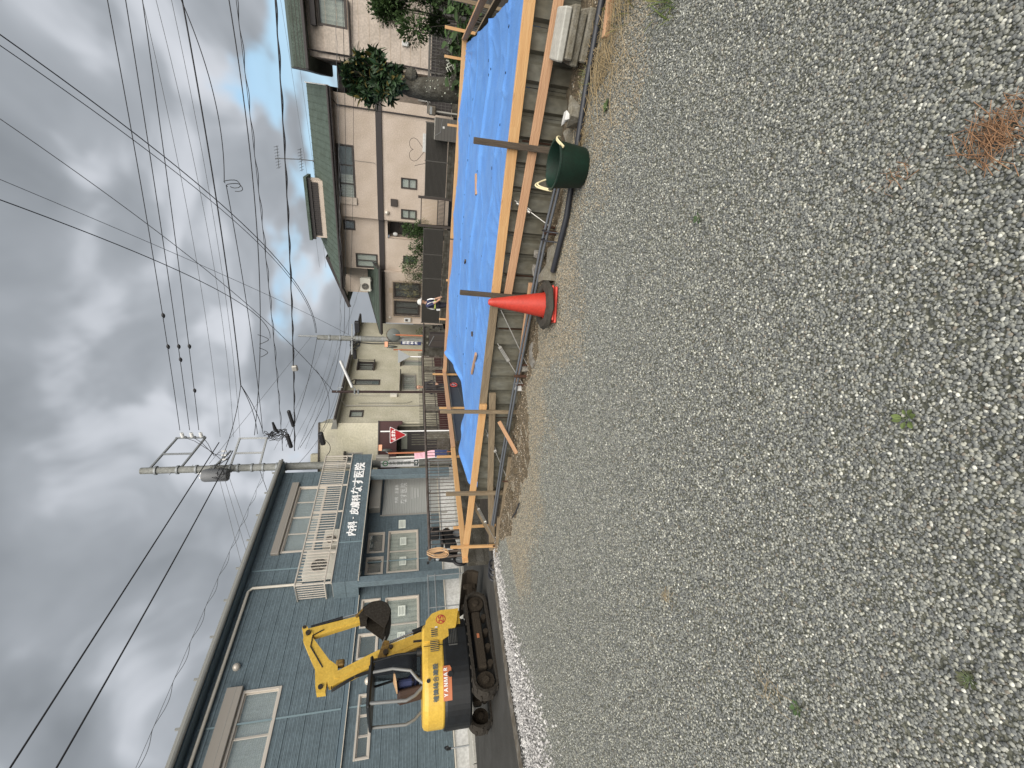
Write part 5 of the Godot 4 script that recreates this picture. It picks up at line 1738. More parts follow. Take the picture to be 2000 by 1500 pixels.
func tarp_y(x: float, z: float) -> float:
	var v := clampf((-z - 5.36) / 6.14, 0.0, 1.0)
	var y := lerpf(0.545, 0.575, v)
	y -= 0.10 * sin(PI * v) * (0.75 + 0.45 * sin(x * 0.9 + 0.4))
	# slack bays between the places where it is nailed
	y -= 0.050 * (0.5 - 0.5 * cos(TAU * (x + 0.3) / 1.75)) * pow(1.0 - v, 2.5)
	y -= 0.045 * (0.5 - 0.5 * cos(TAU * (x + 0.1) / 2.1)) * pow(v, 3.0)
	# long folds and sheet seams
	y += 0.040 * exp(-pow((z + 8.05 + 0.12 * sin(x * 0.8)) / 0.07, 2.0))
	y += 0.026 * exp(-pow((z + 9.7 - 0.10 * sin(x * 1.1)) / 0.06, 2.0))
	y += 0.020 * exp(-pow((z + 6.6 + 0.05 * sin(x * 1.7)) / 0.05, 2.0))
	var w := tarp_noise.get_noise_2d(x * 0.8, z * 1.4)
	y += 0.028 * w
	y += 0.013 * pow(1.0 - minf(1.0, absf(tarp_noise.get_noise_2d(x * 0.9 + z * 0.7 + 40.0, z * 0.9 - x * 0.5)) * 7.0), 2.0)
	y += 0.007 * pow(1.0 - minf(1.0, absf(tarp_noise.get_noise_2d(x * 1.6 - z * 1.3, z * 1.5 + x * 0.6 + 90.0)) * 9.0), 2.0)
	# tight creases running out from the tied corners
	for c in [[-6.1, -11.4, 0.030], [1.0, -11.3, 0.030], [-5.6, -5.45, 0.02], [-1.35, -5.4, 0.014], [-3.2, -5.4, 0.014]]:
		var d := Vector2(x - c[0], z - c[1])
		var L := d.length()
		if L < 2.4:
			y += c[2] * (0.35 - absf(sin(d.angle() * 13.0 + c[0]))) * (1.0 - L / 2.4)
	# the loose left side hangs down
	var el := interp([[5.36, 0.24], [5.8, 0.50], [6.7, 0.57], [7.6, 0.43], [8.8, 0.22], [10.0, 0.19], [10.8, 0.34], [11.5, 0.56]], -z)
	var m := smoothstep(1.5, 0.0, x - tarp_left(z))
	y = lerpf(y, el, m)
	# a rolled hem along that side
	var hem: float = (x - tarp_left(z)) / 0.16
	if hem < 1.0:
		y += 0.055 * sin(PI * clampf(hem, 0.0, 1.0))
	# drawn up at the right-hand end
	y += 0.05 * smoothstep(0.4, 1.15, x) * sin(PI * v)
	return y

func build_pit() -> void:
	# ---- sheet piles along the near side, one by one
	var sp := thing("sheet_pile_wall", "row of olive-grey steel sheet piles standing behind the near timber rails", "sheet piles", Vector3(0, 0, -5.34))
	var variants := []
	for k in 3:
		var st := ST()
		var prof := [Vector2(0.0, 0.0), Vector2(0.028, 0.0), Vector2(0.056, 0.062), Vector2(0.189, 0.062), Vector2(0.217, 0.0), Vector2(0.246, 0.0)]
		var top: float = [0.50, 0.485, 0.51][k]
		for i in prof.size() - 1:
			var a: Vector2 = prof[i]
			var b: Vector2 = prof[i + 1]
			var d := b - a
			var o := Vector3(-d.y, 0, d.x)
			quad(st, Vector3(a.x, -0.5, a.y), Vector3(b.x, -0.5, b.y), Vector3(b.x, top, b.y), Vector3(a.x, top, a.y), o)
			quad(st, Vector3(a.x, -0.5, a.y - 0.006), Vector3(b.x, -0.5, b.y - 0.006), Vector3(b.x, top, b.y - 0.006), Vector3(a.x, top, a.y - 0.006), -o)
			quad(st, Vector3(a.x, top, a.y), Vector3(b.x, top, b.y), Vector3(b.x, top, b.y - 0.006), Vector3(a.x, top, a.y - 0.006), Vector3.UP)
		variants.append(st.commit())
	for k in 29:
		var x := -5.72 + k * 0.25
		inst("sheet_pile", variants[k % 3], M.sheet_steel, Transform3D(Basis(Vector3.BACK, rng.randf_range(-0.006, 0.006)), Vector3(x, rng.randf_range(-0.02, 0.015), rng.randf_range(-0.004, 0.004))), sp)
		if k in [7, 13, 16, 22]:
			box("rust_seam", sp, Vector3(x + 0.012, 0.12, 0.004), Vector3(0.018, 0.62, 0.006), M.rust)
	# plastered weld scars and chalk-like scrapes are left to the steel's own grain
	var fp := thing("sheet_pile_wall", "dark navy sheet lining seen under the lifted tarp at the far side", "sheet piles", Vector3(0, 0, 0))
	for k in 4:
		box("lining_sheet", fp, Vector3(-7.06, 0.06, -8.95 - k * 0.80), Vector3(0.02, 0.74, 0.79), M.sheet_steel_dark, 0.003)
	for k in 10:
		box("lining_sheet", fp, Vector3(-6.6 + k * 0.80, 0.06, -11.70), Vector3(0.79, 0.74, 0.02), M.sheet_steel_dark, 0.003)
	box("top_flange", fp, Vector3(-7.06, 0.44, -10.15), Vector3(0.06, 0.025, 3.2), M.grey_pipe)
	box("top_flange", fp, Vector3(-3.0, 0.44, -11.70), Vector3(8.0, 0.025, 0.06), M.grey_pipe)
	# ---- tarp
	tarp_noise.seed = 9
	tarp_noise.frequency = 0.55
	tarp_noise.fractal_octaves = 2
	var nx := 300
	var nz := 170
	var st := ST()
	st.set_smooth_group(0)
	for i in nx + 1:
		for j in nz + 1:
			var z := lerpf(-5.36, -11.50, float(j) / nz)
			var x := lerpf(1.16, tarp_left(z), float(i) / nx)
			st.add_vertex(Vector3(x, tarp_y(x, z), z))
	for i in nx:
		for j in nz:
			var a := i * (nz + 1) + j
			var b := a + nz + 1
			for q in [a, b, a + 1, a + 1, b, b + 1]:
				st.add_index(q)
	st.generate_normals()
	var t := thing("tarp", "wrinkled bright blue tarp stretched over the pit between timber rails", "tarp")
	mk("sheet", st, M.tarp, t)
	# near skirt, tucked behind the rail
	var sk := ST()
	for i in 240:
		var x0 := 1.16 - i * 0.028
		var x1 := x0 - 0.028
		var d0 := 0.085 + 0.030 * sin(x0 * 3.1) + 0.02 * sin(x0 * 11.0)
		var d1 := 0.085 + 0.030 * sin(x1 * 3.1) + 0.02 * sin(x1 * 11.0)
		var y0 := tarp_y(x0, -5.36)
		var y1 := tarp_y(x1, -5.36)
		quad(sk, Vector3(x0, y0, -5.36), Vector3(x1, y1, -5.36), Vector3(x1, y1 - d1, -5.395 + 0.008 * sin(x1 * 19.0)), Vector3(x0, y0 - d0, -5.395 + 0.008 * sin(x0 * 19.0)), Vector3(0, 0.1, 1))
	mk("skirt", sk, M.tarp, t)
	# eyelets and slits along the seams
	var ey := ST()
	for q in [[-8.05, 26], [-6.62, 12], [-9.72, 14]]:
		for k in q[1]:
			var x := rng.randf_range(-5.0, 1.0)
			var z: float = q[0] + rng.randf_range(-0.10, 0.10)
			if x < tarp_left(z) + 0.4:
				continue
			cbox(ey, Vector3(x, tarp_y(x, z) + 0.004, z), Vector3(rng.randf_range(0.015, 0.05), 0.004, rng.randf_range(0.010, 0.03)), 0.0, Basis(Vector3.UP, rng.randf_range(0, 3)))
	var em := mk("eyelets", ey, M.charcoal, t)
	em.set_meta("kind", "stuff")
	# offcuts lying on it
	var off := [[-3.62, -6.4, 0.62, 0.5, "long pale wood offcut lying on the tarp near its left end"], [-1.05, -8.0, 0.34, -0.5, "short pale wood offcut lying mid-tarp behind the green tub"], [-2.55, -8.6, 0.16, 0.9, "small dark wood scrap on the tarp behind the traffic cone"], [-3.4, -7.1, 0.13, 1.6, "tiny wood chip on the tarp beside the long offcut"]]
	for o in off:
		var y := tarp_y(o[0], o[1]) + 0.012
		var n := bar("wood_offcut", null, Vector3(o[0], y, o[1]) - Vector3(cos(o[3]), 0, sin(o[3])) * o[2] * 0.5, Vector3(o[0], y + 0.01, o[1]) + Vector3(cos(o[3]), 0, sin(o[3])) * o[2] * 0.5, 0.03, 0.06 if o[2] > 0.2 else 0.04, M.wood_pale if o[2] > 0.2 else M.wood_dark)
		tag(n, o[4], "wood offcut", "offcuts on the tarp")
	# red wheel on the dark lining
	var vw := thing("valve_wheel", "small pale red spoked hand wheel against the dark lining at tarp corner", "hand wheel", Vector3(-6.98, 0.32, -11.05))
	var pts := []
	for k in 17:
		pts.append(Vector3(0, cos(TAU * k / 16.0) * 0.10, sin(TAU * k / 16.0) * 0.10))
	pipe("rim", vw, pts, 0.012, M.cone_base, 6)
	for k in 5:
		pipe("spoke", vw, [Vector3.ZERO, Vector3(0, cos(TAU * k / 5.0) * 0.10, sin(TAU * k / 5.0) * 0.10)], 0.008, M.pink, 5)
	pipe("cord", vw, [Vector3(0, -0.1, 0), Vector3(0.02, -0.14, 0.6), Vector3(0.03, -0.22, 1.3)], 0.006, M.grey_pipe, 5)
	# ---- timber frames
	var near := thing("batter_board", "near timber batter boards: two long rails on five stakes before the tarp", "timber frame")
	bar("rail", near, Vector3(1.9, 0.555, -5.20), Vector3(-2.08, 0.555, -5.20), 0.108, 0.045, M.wood_new)
	bar("rail", near, Vector3(-2.00, 0.545, -5.248), Vector3(-3.74, 0.545, -5.248), 0.105, 0.042, M.wood_old)
	bar("rail", near, Vector3(-3.62, 0.545, -5.20), Vector3(-7.10, 0.560, -5.20), 0.105, 0.045, M.wood_new)
	bar("rail", near, Vector3(1.9, 0.245, -5.196), Vector3(-2.10, 0.405, -5.196), 0.095, 0.040, M.wood_pale)
	bar("rail", near, Vector3(-3.42, 0.430, -5.196), Vector3(-5.42, 0.255, -5.196), 0.095, 0.040, M.wood_old)
	bar("rail", near, Vector3(-5.34, 0.245, -5.238), Vector3(-7.0, 0.045, -5.238), 0.11, 0.040, M.wood_old)
	for q in [[-0.24, 0.98, M.wood_dark, 0.062, -0.02], [-1.93, 1.01, M.wood_dark, 0.055, 0.02], [-3.71, 1.17, M.wood_old, 0.050, 0.0], [-5.40, 1.00, M.wood_old, 0.062, 0.03], [-6.78, 0.85, M.wood_new, 0.050, 0.05]]:
		bar("stake", near, Vector3(q[0] - 0.02, -0.3, -5.150), Vector3(q[0] + q[4], q[1], -5.152), q[3], q[3] * 0.8, q[2], 0.004, Vector3.RIGHT)
	bar("brace", near, Vector3(-3.86, 0.30, -5.10), Vector3(-4.28, 0.02, -4.86), 0.055, 0.03, M.wood_pale)
	bar("brace", near, Vector3(-5.75, 0.52, -5.30), Vector3(-6.75, 0.05, -5.29), 0.06, 0.03, M.wood_old)
	var lf := thing("batter_board", "timber batter board running back along the left side of the pit", "timber frame")
	bar("rail", lf, Vector3(-7.12, 0.555, -5.10), Vector3(-7.0, 0.560, -8.2), 0.105, 0.045, M.wood_new)
	bar("rail", lf, Vector3(-7.0, 0.550, -8.24), Vector3(-6.85, 0.570, -11.75), 0.105, 0.045, M.wood_pale)
	for q in [[-7.06, -5.9, 0.72], [-7.04, -8.0, 0.95], [-6.96, -9.9, 0.80], [-6.90, -11.6, 0.92]]:
		bar("stake", lf, Vector3(q[0] - 0.05, -0.35, q[1]), Vector3(q[0] - 0.05, q[2], q[1]), 0.05, 0.042, M.wood_new, 0.004, Vector3.RIGHT)
	var ff := thing("batter_board", "timber batter board along the far side of the pit", "timber frame")
	bar("rail", ff, Vector3(-6.9, 0.560, -11.60), Vector3(-2.9, 0.565, -11.60), 0.105, 0.045, M.wood_pale)
	bar("rail", ff, Vector3(-2.86, 0.565, -11.60), Vector3(1.25, 0.560, -11.45), 0.105, 0.045, M.wood_new)
	for q in [[-5.15, 0.80], [-4.0, 0.66], [-0.35, 0.82], [0.9, 0.95]]:
		bar("stake", ff, Vector3(q[0], -0.4, -11.655), Vector3(q[0], q[1], -11.655), 0.05, 0.042, M.wood_new, 0.004, Vector3.RIGHT)
	var rf := thing("batter_board", "timber batter board with stakes at the right end of the pit", "timber frame")
	bar("rail", rf, Vector3(1.22, 0.565, -11.5), Vector3(1.55, 0.60, -6.9), 0.105, 0.045, M.wood_pale)
	bar("rail", rf, Vector3(1.30, 0.34, -11.2), Vector3(1.60, 0.36, -7.0), 0.095, 0.040, M.wood_old)
	for q in [[1.28, -11.35, 0.98, M.wood_new], [1.45, -9.5, 1.02, M.wood_old], [1.60, -7.4, 0.95, M.wood_old]]:
		bar("stake", rf, Vector3(q[0] + 0.04, -0.4, q[1]), Vector3(q[0] + 0.07, q[2], q[1]), 0.055, 0.045, q[3], 0.004, Vector3.RIGHT)
	# ---- guy rods with turnbuckles
	var gl := [["guy rod with short turnbuckle beside the green tub", Vector3(-0.80, 0.47, -5.30), Vector3(-1.02, 0.03, -5.02), true], ["plain guy rod running down from behind the traffic cone", Vector3(-2.12, 0.47, -5.30), Vector3(-2.86, 0.03, -5.05), false], ["guy rod with long bright turnbuckle under the grey rail", Vector3(-2.62, 0.46, -5.30), Vector3(-3.18, 0.04, -5.05), true], ["double guy rod under the rail left of the tall stake", Vector3(-4.10, 0.47, -5.30), Vector3(-5.02, 0.02, -5.03), true], ["guy rod at the left end beyond the last sheet pile", Vector3(-5.74, 0.48, -5.29), Vector3(-6.72, -0.02, -5.10), true]]
	for g in gl:
		var r := thing("guy_rod", g[0], "guy rod", g[1], "guy rods holding the sheet piles")
		var e: Vector3 = g[2] - g[1]
		pipe("rod", r, [Vector3.ZERO, e], 0.0075, M.steel_bright, 6)
		if g[3]:
			var d := e.normalized()
			var s := d.cross(Vector3.BACK).normalized() * 0.017
			pipe("turnbuckle_bar", r, [e * 0.16 + s, e * 0.44 + s], 0.006, M.steel_bright, 6)
			pipe("turnbuckle_bar", r, [e * 0.16 - s, e * 0.44 - s], 0.006, M.steel_bright, 6)
			for f in [0.16, 0.44]:
				box("turnbuckle_nut", r, e * f, Vector3(0.04, 0.05, 0.03), M.steel_bright, 0.006, along(Vector3.ZERO, e))
		pipe("ground_stake", r, [e + Vector3(0, -0.1, 0), e + Vector3(0, 0.10, 0)], 0.014, M.rust, 7)

# ---------------------------------------------------------------- excavator (local: -z forwards, +x its right side, y = 0 the ground)
func link(n: String, parent: Node, pts: Array, w: float, mat: Material, x := 0.0) -> MeshInstance3D:
	# side outline in (forward = -z, up) coordinates: Vector2(lz, ly); extruded across x
	var st := ST()
	var poly := PackedVector2Array()
	for p in pts:
		poly.append(Vector2(-p.x, p.y))
	prism(st, poly, -w * 0.5, w * 0.5, Transform3D(Basis(Vector3(0, 0, -1), Vector3.UP, Vector3(1, 0, 0)), Vector3(x, 0, 0)))
	return mk(n, st, mat, parent)

func limb(a: Vector2, b: Vector2, wa: float, wb: float) -> Array:
	var d := (b - a).normalized()
	var n := Vector2(-d.y, d.x)
	var ea := a - d * wa * 0.35
	var eb := b + d * wb * 0.35
	return [ea + n * wa * 0.32, a + n * wa * 0.5, b + n * wb * 0.5, eb + n * wb * 0.32, eb - n * wb * 0.32, b - n * wb * 0.5, a - n * wa * 0.5, ea - n * wa * 0.32]

func cylinder_pair(parent: Node, a: Vector3, b: Vector3, r: float, share: float) -> void:
	var m := a.lerp(b, share)
	pipe("cylinder", parent, [a, m], r, M.hose, 12)
	pipe("piston_rod", parent, [m, b], r * 0.52, M.chrome, 12)
	pipe("cylinder_gland", parent, [m - (b - a).normalized() * 0.04, m + (b - a).normalized() * 0.012], r * 1.14, M.hose, 12)

func pin(parent: Node, at: Vector3, r: float, w: float) -> void:
	pipe("pin", parent, [at - Vector3(w * 0.5, 0, 0), at + Vector3(w * 0.5, 0, 0)], r, M.mud_steel, 12)

func build_excavator() -> void:
	var e := thing("mini_excavator", "yellow and black mini excavator with folded boom and canopy on the road", "excavator", Vector3(-9.72, road_y(-4.65) + 0.004, -4.62))
	e.rotation.y = deg_to_rad(5.0)
	# ---- crawlers
	for s in [-1.0, 1.0]:
		var cx: float = s * 0.60
		var out := []
		var inn := []
		for k in 32:
			var a := TAU * k / 32.0
			var z := cos(a)
			var c := Vector2(0.80 * signf(z) if absf(z) > 0.05 else 0.0, 0.25)
			var rr := 0.245
			out.append(Vector2(c.x + rr * cos(a), c.y + rr * sin(a)))
			inn.append(Vector2(c.x + (rr - 0.05) * cos(a), c.y + (rr - 0.05) * sin(a)))
		var st := ST()
		for k in 32:
			var k2 := (k + 1) % 32
			var o0: Vector2 = out[k]
			var o1: Vector2 = out[k2]
			var i0: Vector2 = inn[k]
			var i1: Vector2 = inn[k2]
			var V := func(p: Vector2, x: float) -> Vector3: return Vector3(cx + x, p.y, p.x)
			var no := Vector3(0, (o0.y + o1.y) * 0.5 - 0.25, (o0.x + o1.x) * 0.5 * 0.4)
			quad(st, V.call(o0, -0.15), V.call(o1, -0.15), V.call(o1, 0.15), V.call(o0, 0.15), no)
			quad(st, V.call(i0, -0.15), V.call(i1, -0.15), V.call(i1, 0.15), V.call(i0, 0.15), -no)
			for x in [-0.15, 0.15]:
				quad(st, V.call(o0, x), V.call(o1, x), V.call(i1, x), V.call(i0, x), Vector3(x, 0, 0))
		# tread lugs round the belt
		var per := []
		for k in 33:
			per.append(out[k % 32])
		var total := 0.0
		for k in 32:
			total += per[k].distance_to(per[k + 1])
		var n := 44
		for j in n:
			var want := total * j / n
			var acc := 0.0
			for k in 32:
				var L: float = per[k].distance_to(per[k + 1])
				if acc + L >= want:
					var p: Vector2 = per[k].lerp(per[k + 1], (want - acc) / maxf(L, 1e-5))
					var d: Vector2 = (per[k + 1] - per[k]).normalized()
					var nn := Vector2(d.y, -d.x)
					if nn.dot(p - Vector2(0, 0.25)) < 0.0:
						nn = -nn
					var sx := 0.075 if j % 2 == 0 else -0.075
					cbox(st, Vector3(cx + sx, p.y + nn.y * 0.011, p.x + nn.x * 0.011), Vector3(0.14, 0.024, 0.035), 0.006, Basis(Vector3.RIGHT, Vector3(0, nn.y, nn.x), Vector3(0, d.y, d.x) * (1.0 if Vector3.RIGHT.cross(Vector3(0, nn.y, nn.x)).dot(Vector3(0, d.y, d.x)) > 0.0 else -1.0)))
					break
				acc += L
		var tr := mk("crawler_track", st, M.track, e)
		# frame, sprocket at the rear, idler at the front, rollers
		box("track_frame", tr, Vector3(cx, 0.27, -0.02), Vector3(0.20, 0.18, 1.18), M.mud_steel, 0.03)
		box("track_frame_plate", tr, Vector3(cx + s * 0.106, 0.25, 0.02), Vector3(0.012, 0.10, 0.9), M.mud_steel, 0.004)
		for q in [[0.80, 0.165, "sprocket"], [-0.80, 0.17, "idler"]]:
			var ws := ST()
			lathe(ws, [Vector2(0.0, -0.09), Vector2(0.06, -0.09), Vector2(0.07, -0.05), Vector2(q[1], -0.05), Vector2(q[1], 0.05), Vector2(0.07, 0.05), Vector2(0.06, 0.10), Vector2(0.0, 0.10)], Transform3D(Basis(Vector3.BACK, -PI / 2), Vector3(cx + s * 0.02, 0.25, q[0])), 18, false)
			mk(q[2], ws, M.mud_steel, tr)
		for k in 4:
			var rs := ST()
			lathe(rs, [Vector2(0.0, -0.08), Vector2(0.055, -0.08), Vector2(0.055, 0.08), Vector2(0.0, 0.08)], Transform3D(Basis(Vector3.BACK, -PI / 2), Vector3(cx, 0.115, -0.48 + k * 0.32)), 12)
			mk("roller", rs, M.mud_steel, tr)
		box("grease_plate", tr, Vector3(cx + s * 0.116, 0.29, -0.05), Vector3(0.006, 0.05, 0.09), M.orange_sign)
	# centre frame and blade
	box("centre_frame", e, Vector3(0, 0.34, 0), Vector3(0.92, 0.20, 0.95), M.charcoal, 0.03)
	pipe("slew_ring", e, [Vector3(0, 0.42, 0), Vector3(0, 0.52, 0)], 0.36, M.charcoal, 24)
	var bl := link("blade", e, [Vector2(-1.52, 0.10), Vector2(-1.58, 0.22), Vector2(-1.58, 0.34), Vector2(-1.50, 0.46), Vector2(-1.54, 0.47), Vector2(-1.64, 0.35), Vector2(-1.64, 0.20), Vector2(-1.56, 0.08)], 1.5, M.mud_steel)
	for s in [-0.36, 0.36]:
		bar("blade_arm", bl, Vector3(s, 0.33, -0.45), Vector3(s, 0.26, -1.54), 0.12, 0.07, M.mud_steel, 0.01)
		box("blade_rib", bl, Vector3(s, 0.28, -1.50), Vector3(0.05, 0.28, 0.14), M.mud_steel, 0.01)
	cylinder_pair(bl, Vector3(0, 0.42, -0.5), Vector3(0, 0.30, -1.5), 0.04, 0.55)
	# ---- upper body
	var u := Node3D.new()
	u.name = "upper"
	e.add_child(u)
	u.rotation.y = deg_to_rad(-3.0)
	# outline seen from above, extruded upwards: black skirt and yellow covers
	var plan := PackedVector2Array()
	for k in 25:
		var a := PI * k / 24.0
		plan.append(Vector2(0.72 * cos(a), 0.30 + 0.80 * sin(a)))
	plan.append_array([Vector2(-0.72, -0.30), Vector2(-0.50, -0.52), Vector2(0.20, -0.52), Vector2(0.48, -0.62), Vector2(0.66, -0.46), Vector2(0.72, -0.2)])
	var up := Transform3D(Basis(Vector3(1, 0, 0), Vector3(0, 0, 1), Vector3(0, 1, 0)), Vector3.ZERO)
	var sk := ST()
	prism(sk, plan, 0.52, 0.62, up)
	mk("deck", sk, M.charcoal, u)
	var cw := ST()
	var cpl := PackedVector2Array()
	for k in 25:
		var a := PI * k / 24.0
		cpl.append(Vector2(0.73 * cos(a), 0.34 + 0.80 * sin(a)))
	cpl.append_array([Vector2(-0.55, 0.30), Vector2(0.60, -0.50), Vector2(0.73, -0.30)])
	shell(cw, cpl, [[0.50, 0.96], [0.54, 1.0], [0.96, 1.0], [1.0, 0.985]])
	mk("counterweight", cw, M.charcoal, u)
	var hd := ST()
	var hpl := PackedVector2Array()
	for k in 25:
		var a := PI * k / 24.0
		hpl.append(Vector2(0.725 * cos(a), 0.33 + 0.76 * sin(a)))
	hpl.append_array([Vector2(-0.50, 0.28), Vector2(0.10, 0.10), Vector2(0.10, -0.48), Vector2(0.55, -0.56), Vector2(0.70, -0.40)])
	shell(hd, hpl, [[1.004, 0.985], [1.03, 1.0], [1.30, 0.995], [1.37, 0.965], [1.40, 0.90]])
	mk("engine_cover", hd, M.yellow, u)
	# yellow cheek sweeping down at the front right, with the round number decal
	var ck := ST()
	prism(ck, PackedVector2Array([Vector2(0.70, 0.64), Vector2(0.70, 1.02), Vector2(0.64, 1.20), Vector2(0.50, 1.32), Vector2(0.30, 1.36), Vector2(0.08, 1.36), Vector2(0.08, 1.0), Vector2(0.16, 0.84), Vector2(0.32, 0.72)]), 0.0, 0.08, Transform3D(Basis(Vector3(0, 0, -1), Vector3.UP, Vector3(1, 0, 0)), Vector3(0.665, 0, 0)))
	mk("side_cover", ck, M.yellow, u)
	var fc := link("front_cover", u, [Vector2(-0.70, 0.62), Vector2(-0.70, 1.02), Vector2(-0.64, 1.19), Vector2(-0.50, 1.31), Vector2(-0.30, 1.35), Vector2(-0.30, 0.62)], 0.50, M.yellow, 0.412)
	box("cover_seam", fc, Vector3(0.7462, 1.05, 0.02), Vector3(0.004, 0.66, 0.012), M.charcoal)
	# vents: dark recess with yellow slats
	for q in [[0.02, 1.17, 0.22, 0.16, 6], [-0.24, 1.16, 0.17, 0.13, 4]]:
		var vp := box("vent", u, Vector3(0.742, q[1], q[0]), Vector3(0.014, q[3], q[2]), M.grille_dark, 0.004)
		for k in q[4]:
			box("vent_slat", vp, Vector3(0.008, 0, -q[2] * 0.5 + q[2] * (k + 0.5) / q[4]), Vector3(0.010, q[3], q[2] / q[4] * 0.24), M.yellow)
	box("lower_vent", u, Vector3(0.735, 0.80, -0.12), Vector3(0.02, 0.18, 0.34), M.grille_dark, 0.01)
	for k in 5:
		box("lower_vent_slat", u, Vector3(0.747, 0.735 + k * 0.033, -0.12), Vector3(0.008, 0.012, 0.32), M.charcoal)
	# number decal
	var dc := Transform3D(Basis(Vector3(0, 0, -1), Vector3.UP, Vector3(1, 0, 0)), Vector3(0.7462, 1.02, -0.50))
	var ds := ST()
	lathe(ds, [Vector2(0.0, 0.002), Vector2(0.10, 0.002), Vector2(0.10, 0.0)], dc * Transform3D(Basis(Vector3.RIGHT, PI / 2).scaled(Vector3(1, 1, 1)), Vector3.ZERO), 20)
	mk("number_decal", ds, M.decal_red, u)
	ds = ST()
	lathe(ds, [Vector2(0.0, 0.004), Vector2(0.082, 0.004), Vector2(0.082, 0.0)], dc * Transform3D(Basis(Vector3.RIGHT, PI / 2), Vector3.ZERO), 20)
	mk("number_decal", ds, M.yellow, u)
	latin("number_lettering", u, "25", dc * Transform3D(Basis(), Vector3(0, -0.005, 0.006)), 0.11, 0.004, M.decal_red)
	latin("number_lettering", u, "B", dc * Transform3D(Basis(), Vector3(-0.16, 0.10, 0.004)), 0.05, 0.003, M.white_sign)
	# side lettering, set on the curved cover
	write_side(u, "植健総合建設", 1.17, 0.096, 0.105, 0.28, 1.22)
	# orange band with the maker's name
	var ob := ST()
	var n := 12
	for k in n:
		var a0 := lerpf(0.10, 0.80, k / float(n))
		var a1 := lerpf(0.10, 0.80, (k + 1) / float(n))
		var r0 := Vector2(0.742 * cos(a0), 0.34 + 0.812 * sin(a0))
		var r1 := Vector2(0.742 * cos(a1), 0.34 + 0.812 * sin(a1))
		quad(ob, Vector3(r0.x, 0.875 if k > 0 else 0.90, r0.y), Vector3(r1.x, 0.875, r1.y), Vector3(r1.x, 1.035, r1.y), Vector3(r0.x, 1.035, r0.y), Vector3(r0.x, 0, r0.y))
	mk("orange_band", ob, M.decal_orange, u)
	maker_name(u)
	# canopy: four-sided roof on rear hoop and front stays, smoked screen
	var rfm := ST()
	cbox(rfm, Vector3(-0.10, 2.36, 0.32), Vector3(1.00, 0.06, 0.92), 0.028)
	cbox(rfm, Vector3(-0.10, 2.395, 0.33), Vector3(0.78, 0.04, 0.70), 0.018)
	mk("canopy_roof", rfm, M.charcoal, u)
	for s in [-0.56, 0.36]:
		pipe("canopy_post", u, [Vector3(s, 1.36, 0.52), Vector3(s, 1.54, 0.68), Vector3(s, 1.70, 0.74), Vector3(s, 2.34, 0.70)], 0.030, M.grey_frame, 10)
		pipe("canopy_stay", u, [Vector3(s, 1.20, -0.10), Vector3(s, 1.9, -0.10), Vector3(s, 2.34, -0.02)], 0.024, M.charcoal, 10)
	pipe("canopy_hoop", u, [Vector3(0.38, 1.36, 0.52), Vector3(0.38, 1.50, 0.40), Vector3(0.38, 1.62, 0.24), Vector3(0.38, 1.96, 0.16), Vector3(0.38, 2.32, 0.18)], 0.028, M.grey_frame, 10)
	box("smoked_screen", u, Vector3(-0.10, 1.86, -0.10), Vector3(0.86, 0.94, 0.01), M.smoked)
	box("smoked_screen", u, Vector3(0.37, 1.90, 0.10), Vector3(0.01, 0.80, 0.30), M.smoked)
	# seat, levers, headrest
	box("seat_base", u, Vector3(-0.10, 1.10, 0.18), Vector3(0.50, 0.36, 0.50), M.charcoal, 0.04)
	box("seat_cushion", u, Vector3(-0.10, 1.36, 0.18), Vector3(0.46, 0.12, 0.48), M.seat, 0.05)
	box("seat_back", u, Vector3(-0.10, 1.62, 0.44), Vector3(0.44, 0.50, 0.12), M.seat, 0.05, Basis(Vector3.RIGHT, 0.12))
	for s in [-0.42, 0.22]:
		pipe("lever", u, [Vector3(s, 1.20, -0.08), Vector3(s, 1.55, -0.14)], 0.014, M.hose, 8)
		box("lever_grip", u, Vector3(s, 1.58, -0.145), Vector3(0.05, 0.12, 0.05), M.hose, 0.02)
	var jk := ST()
	cbox(jk, Vector3(-0.02, 1.72, 0.30), Vector3(0.38, 0.34, 0.14), 0.05)
	cbox(jk, Vector3(-0.05, 1.56, 0.24), Vector3(0.30, 0.22, 0.20), 0.06, Basis(Vector3.UP, 0.4))
	mk("draped_jacket", jk, M.navy, u)
	var hat := ST()
	lathe(hat, [Vector2(0.0, 0.0), Vector2(0.20, 0.0), Vector2(0.20, 0.012), Vector2(0.10, 0.03), Vector2(0.0, 0.05)], Transform3D(Basis(Vector3.RIGHT, 0.2), Vector3(0.12, 1.90, 0.28)), 18)
	mk("straw_hat", hat, M.rope, u)
	box("mirror_stalk", u, Vector3(0.44, 1.46, -0.28), Vector3(0.03, 0.22, 0.03), M.hose)
	var hp := ST()
	lathe(hp, [Vector2(0.0, 0.0), Vector2(0.08, 0.0), Vector2(0.08, 0.10), Vector2(0.0, 0.13)], Transform3D(Basis(), Vector3(0.36, 1.40, -0.10)), 14)
	mk("filler_cap", hp, M.charcoal, u)
	# ---- swing post and boom
	link("swing_post", u, [Vector2(-0.42, 0.50), Vector2(-0.42, 0.92), Vector2(-0.60, 1.02), Vector2(-1.04, 0.98), Vector2(-1.06, 0.66), Vector2(-0.78, 0.46)], 0.30, M.charcoal, -0.08)
	var bx := -0.08
	var P0 := Vector2(-0.72, 0.92)
	var P1 := Vector2(-0.36, 2.12)
	var P2 := Vector2(0.06, 3.30)
	var P3 := Vector2(-0.98, 3.72)
	var P4 := Vector2(-1.22, 2.62)
	# lower boom: thick, bends at the knee
	var lb := link("lower_boom", u, limb(P0, P1, 0.26, 0.30), 0.17, M.yellow, bx)
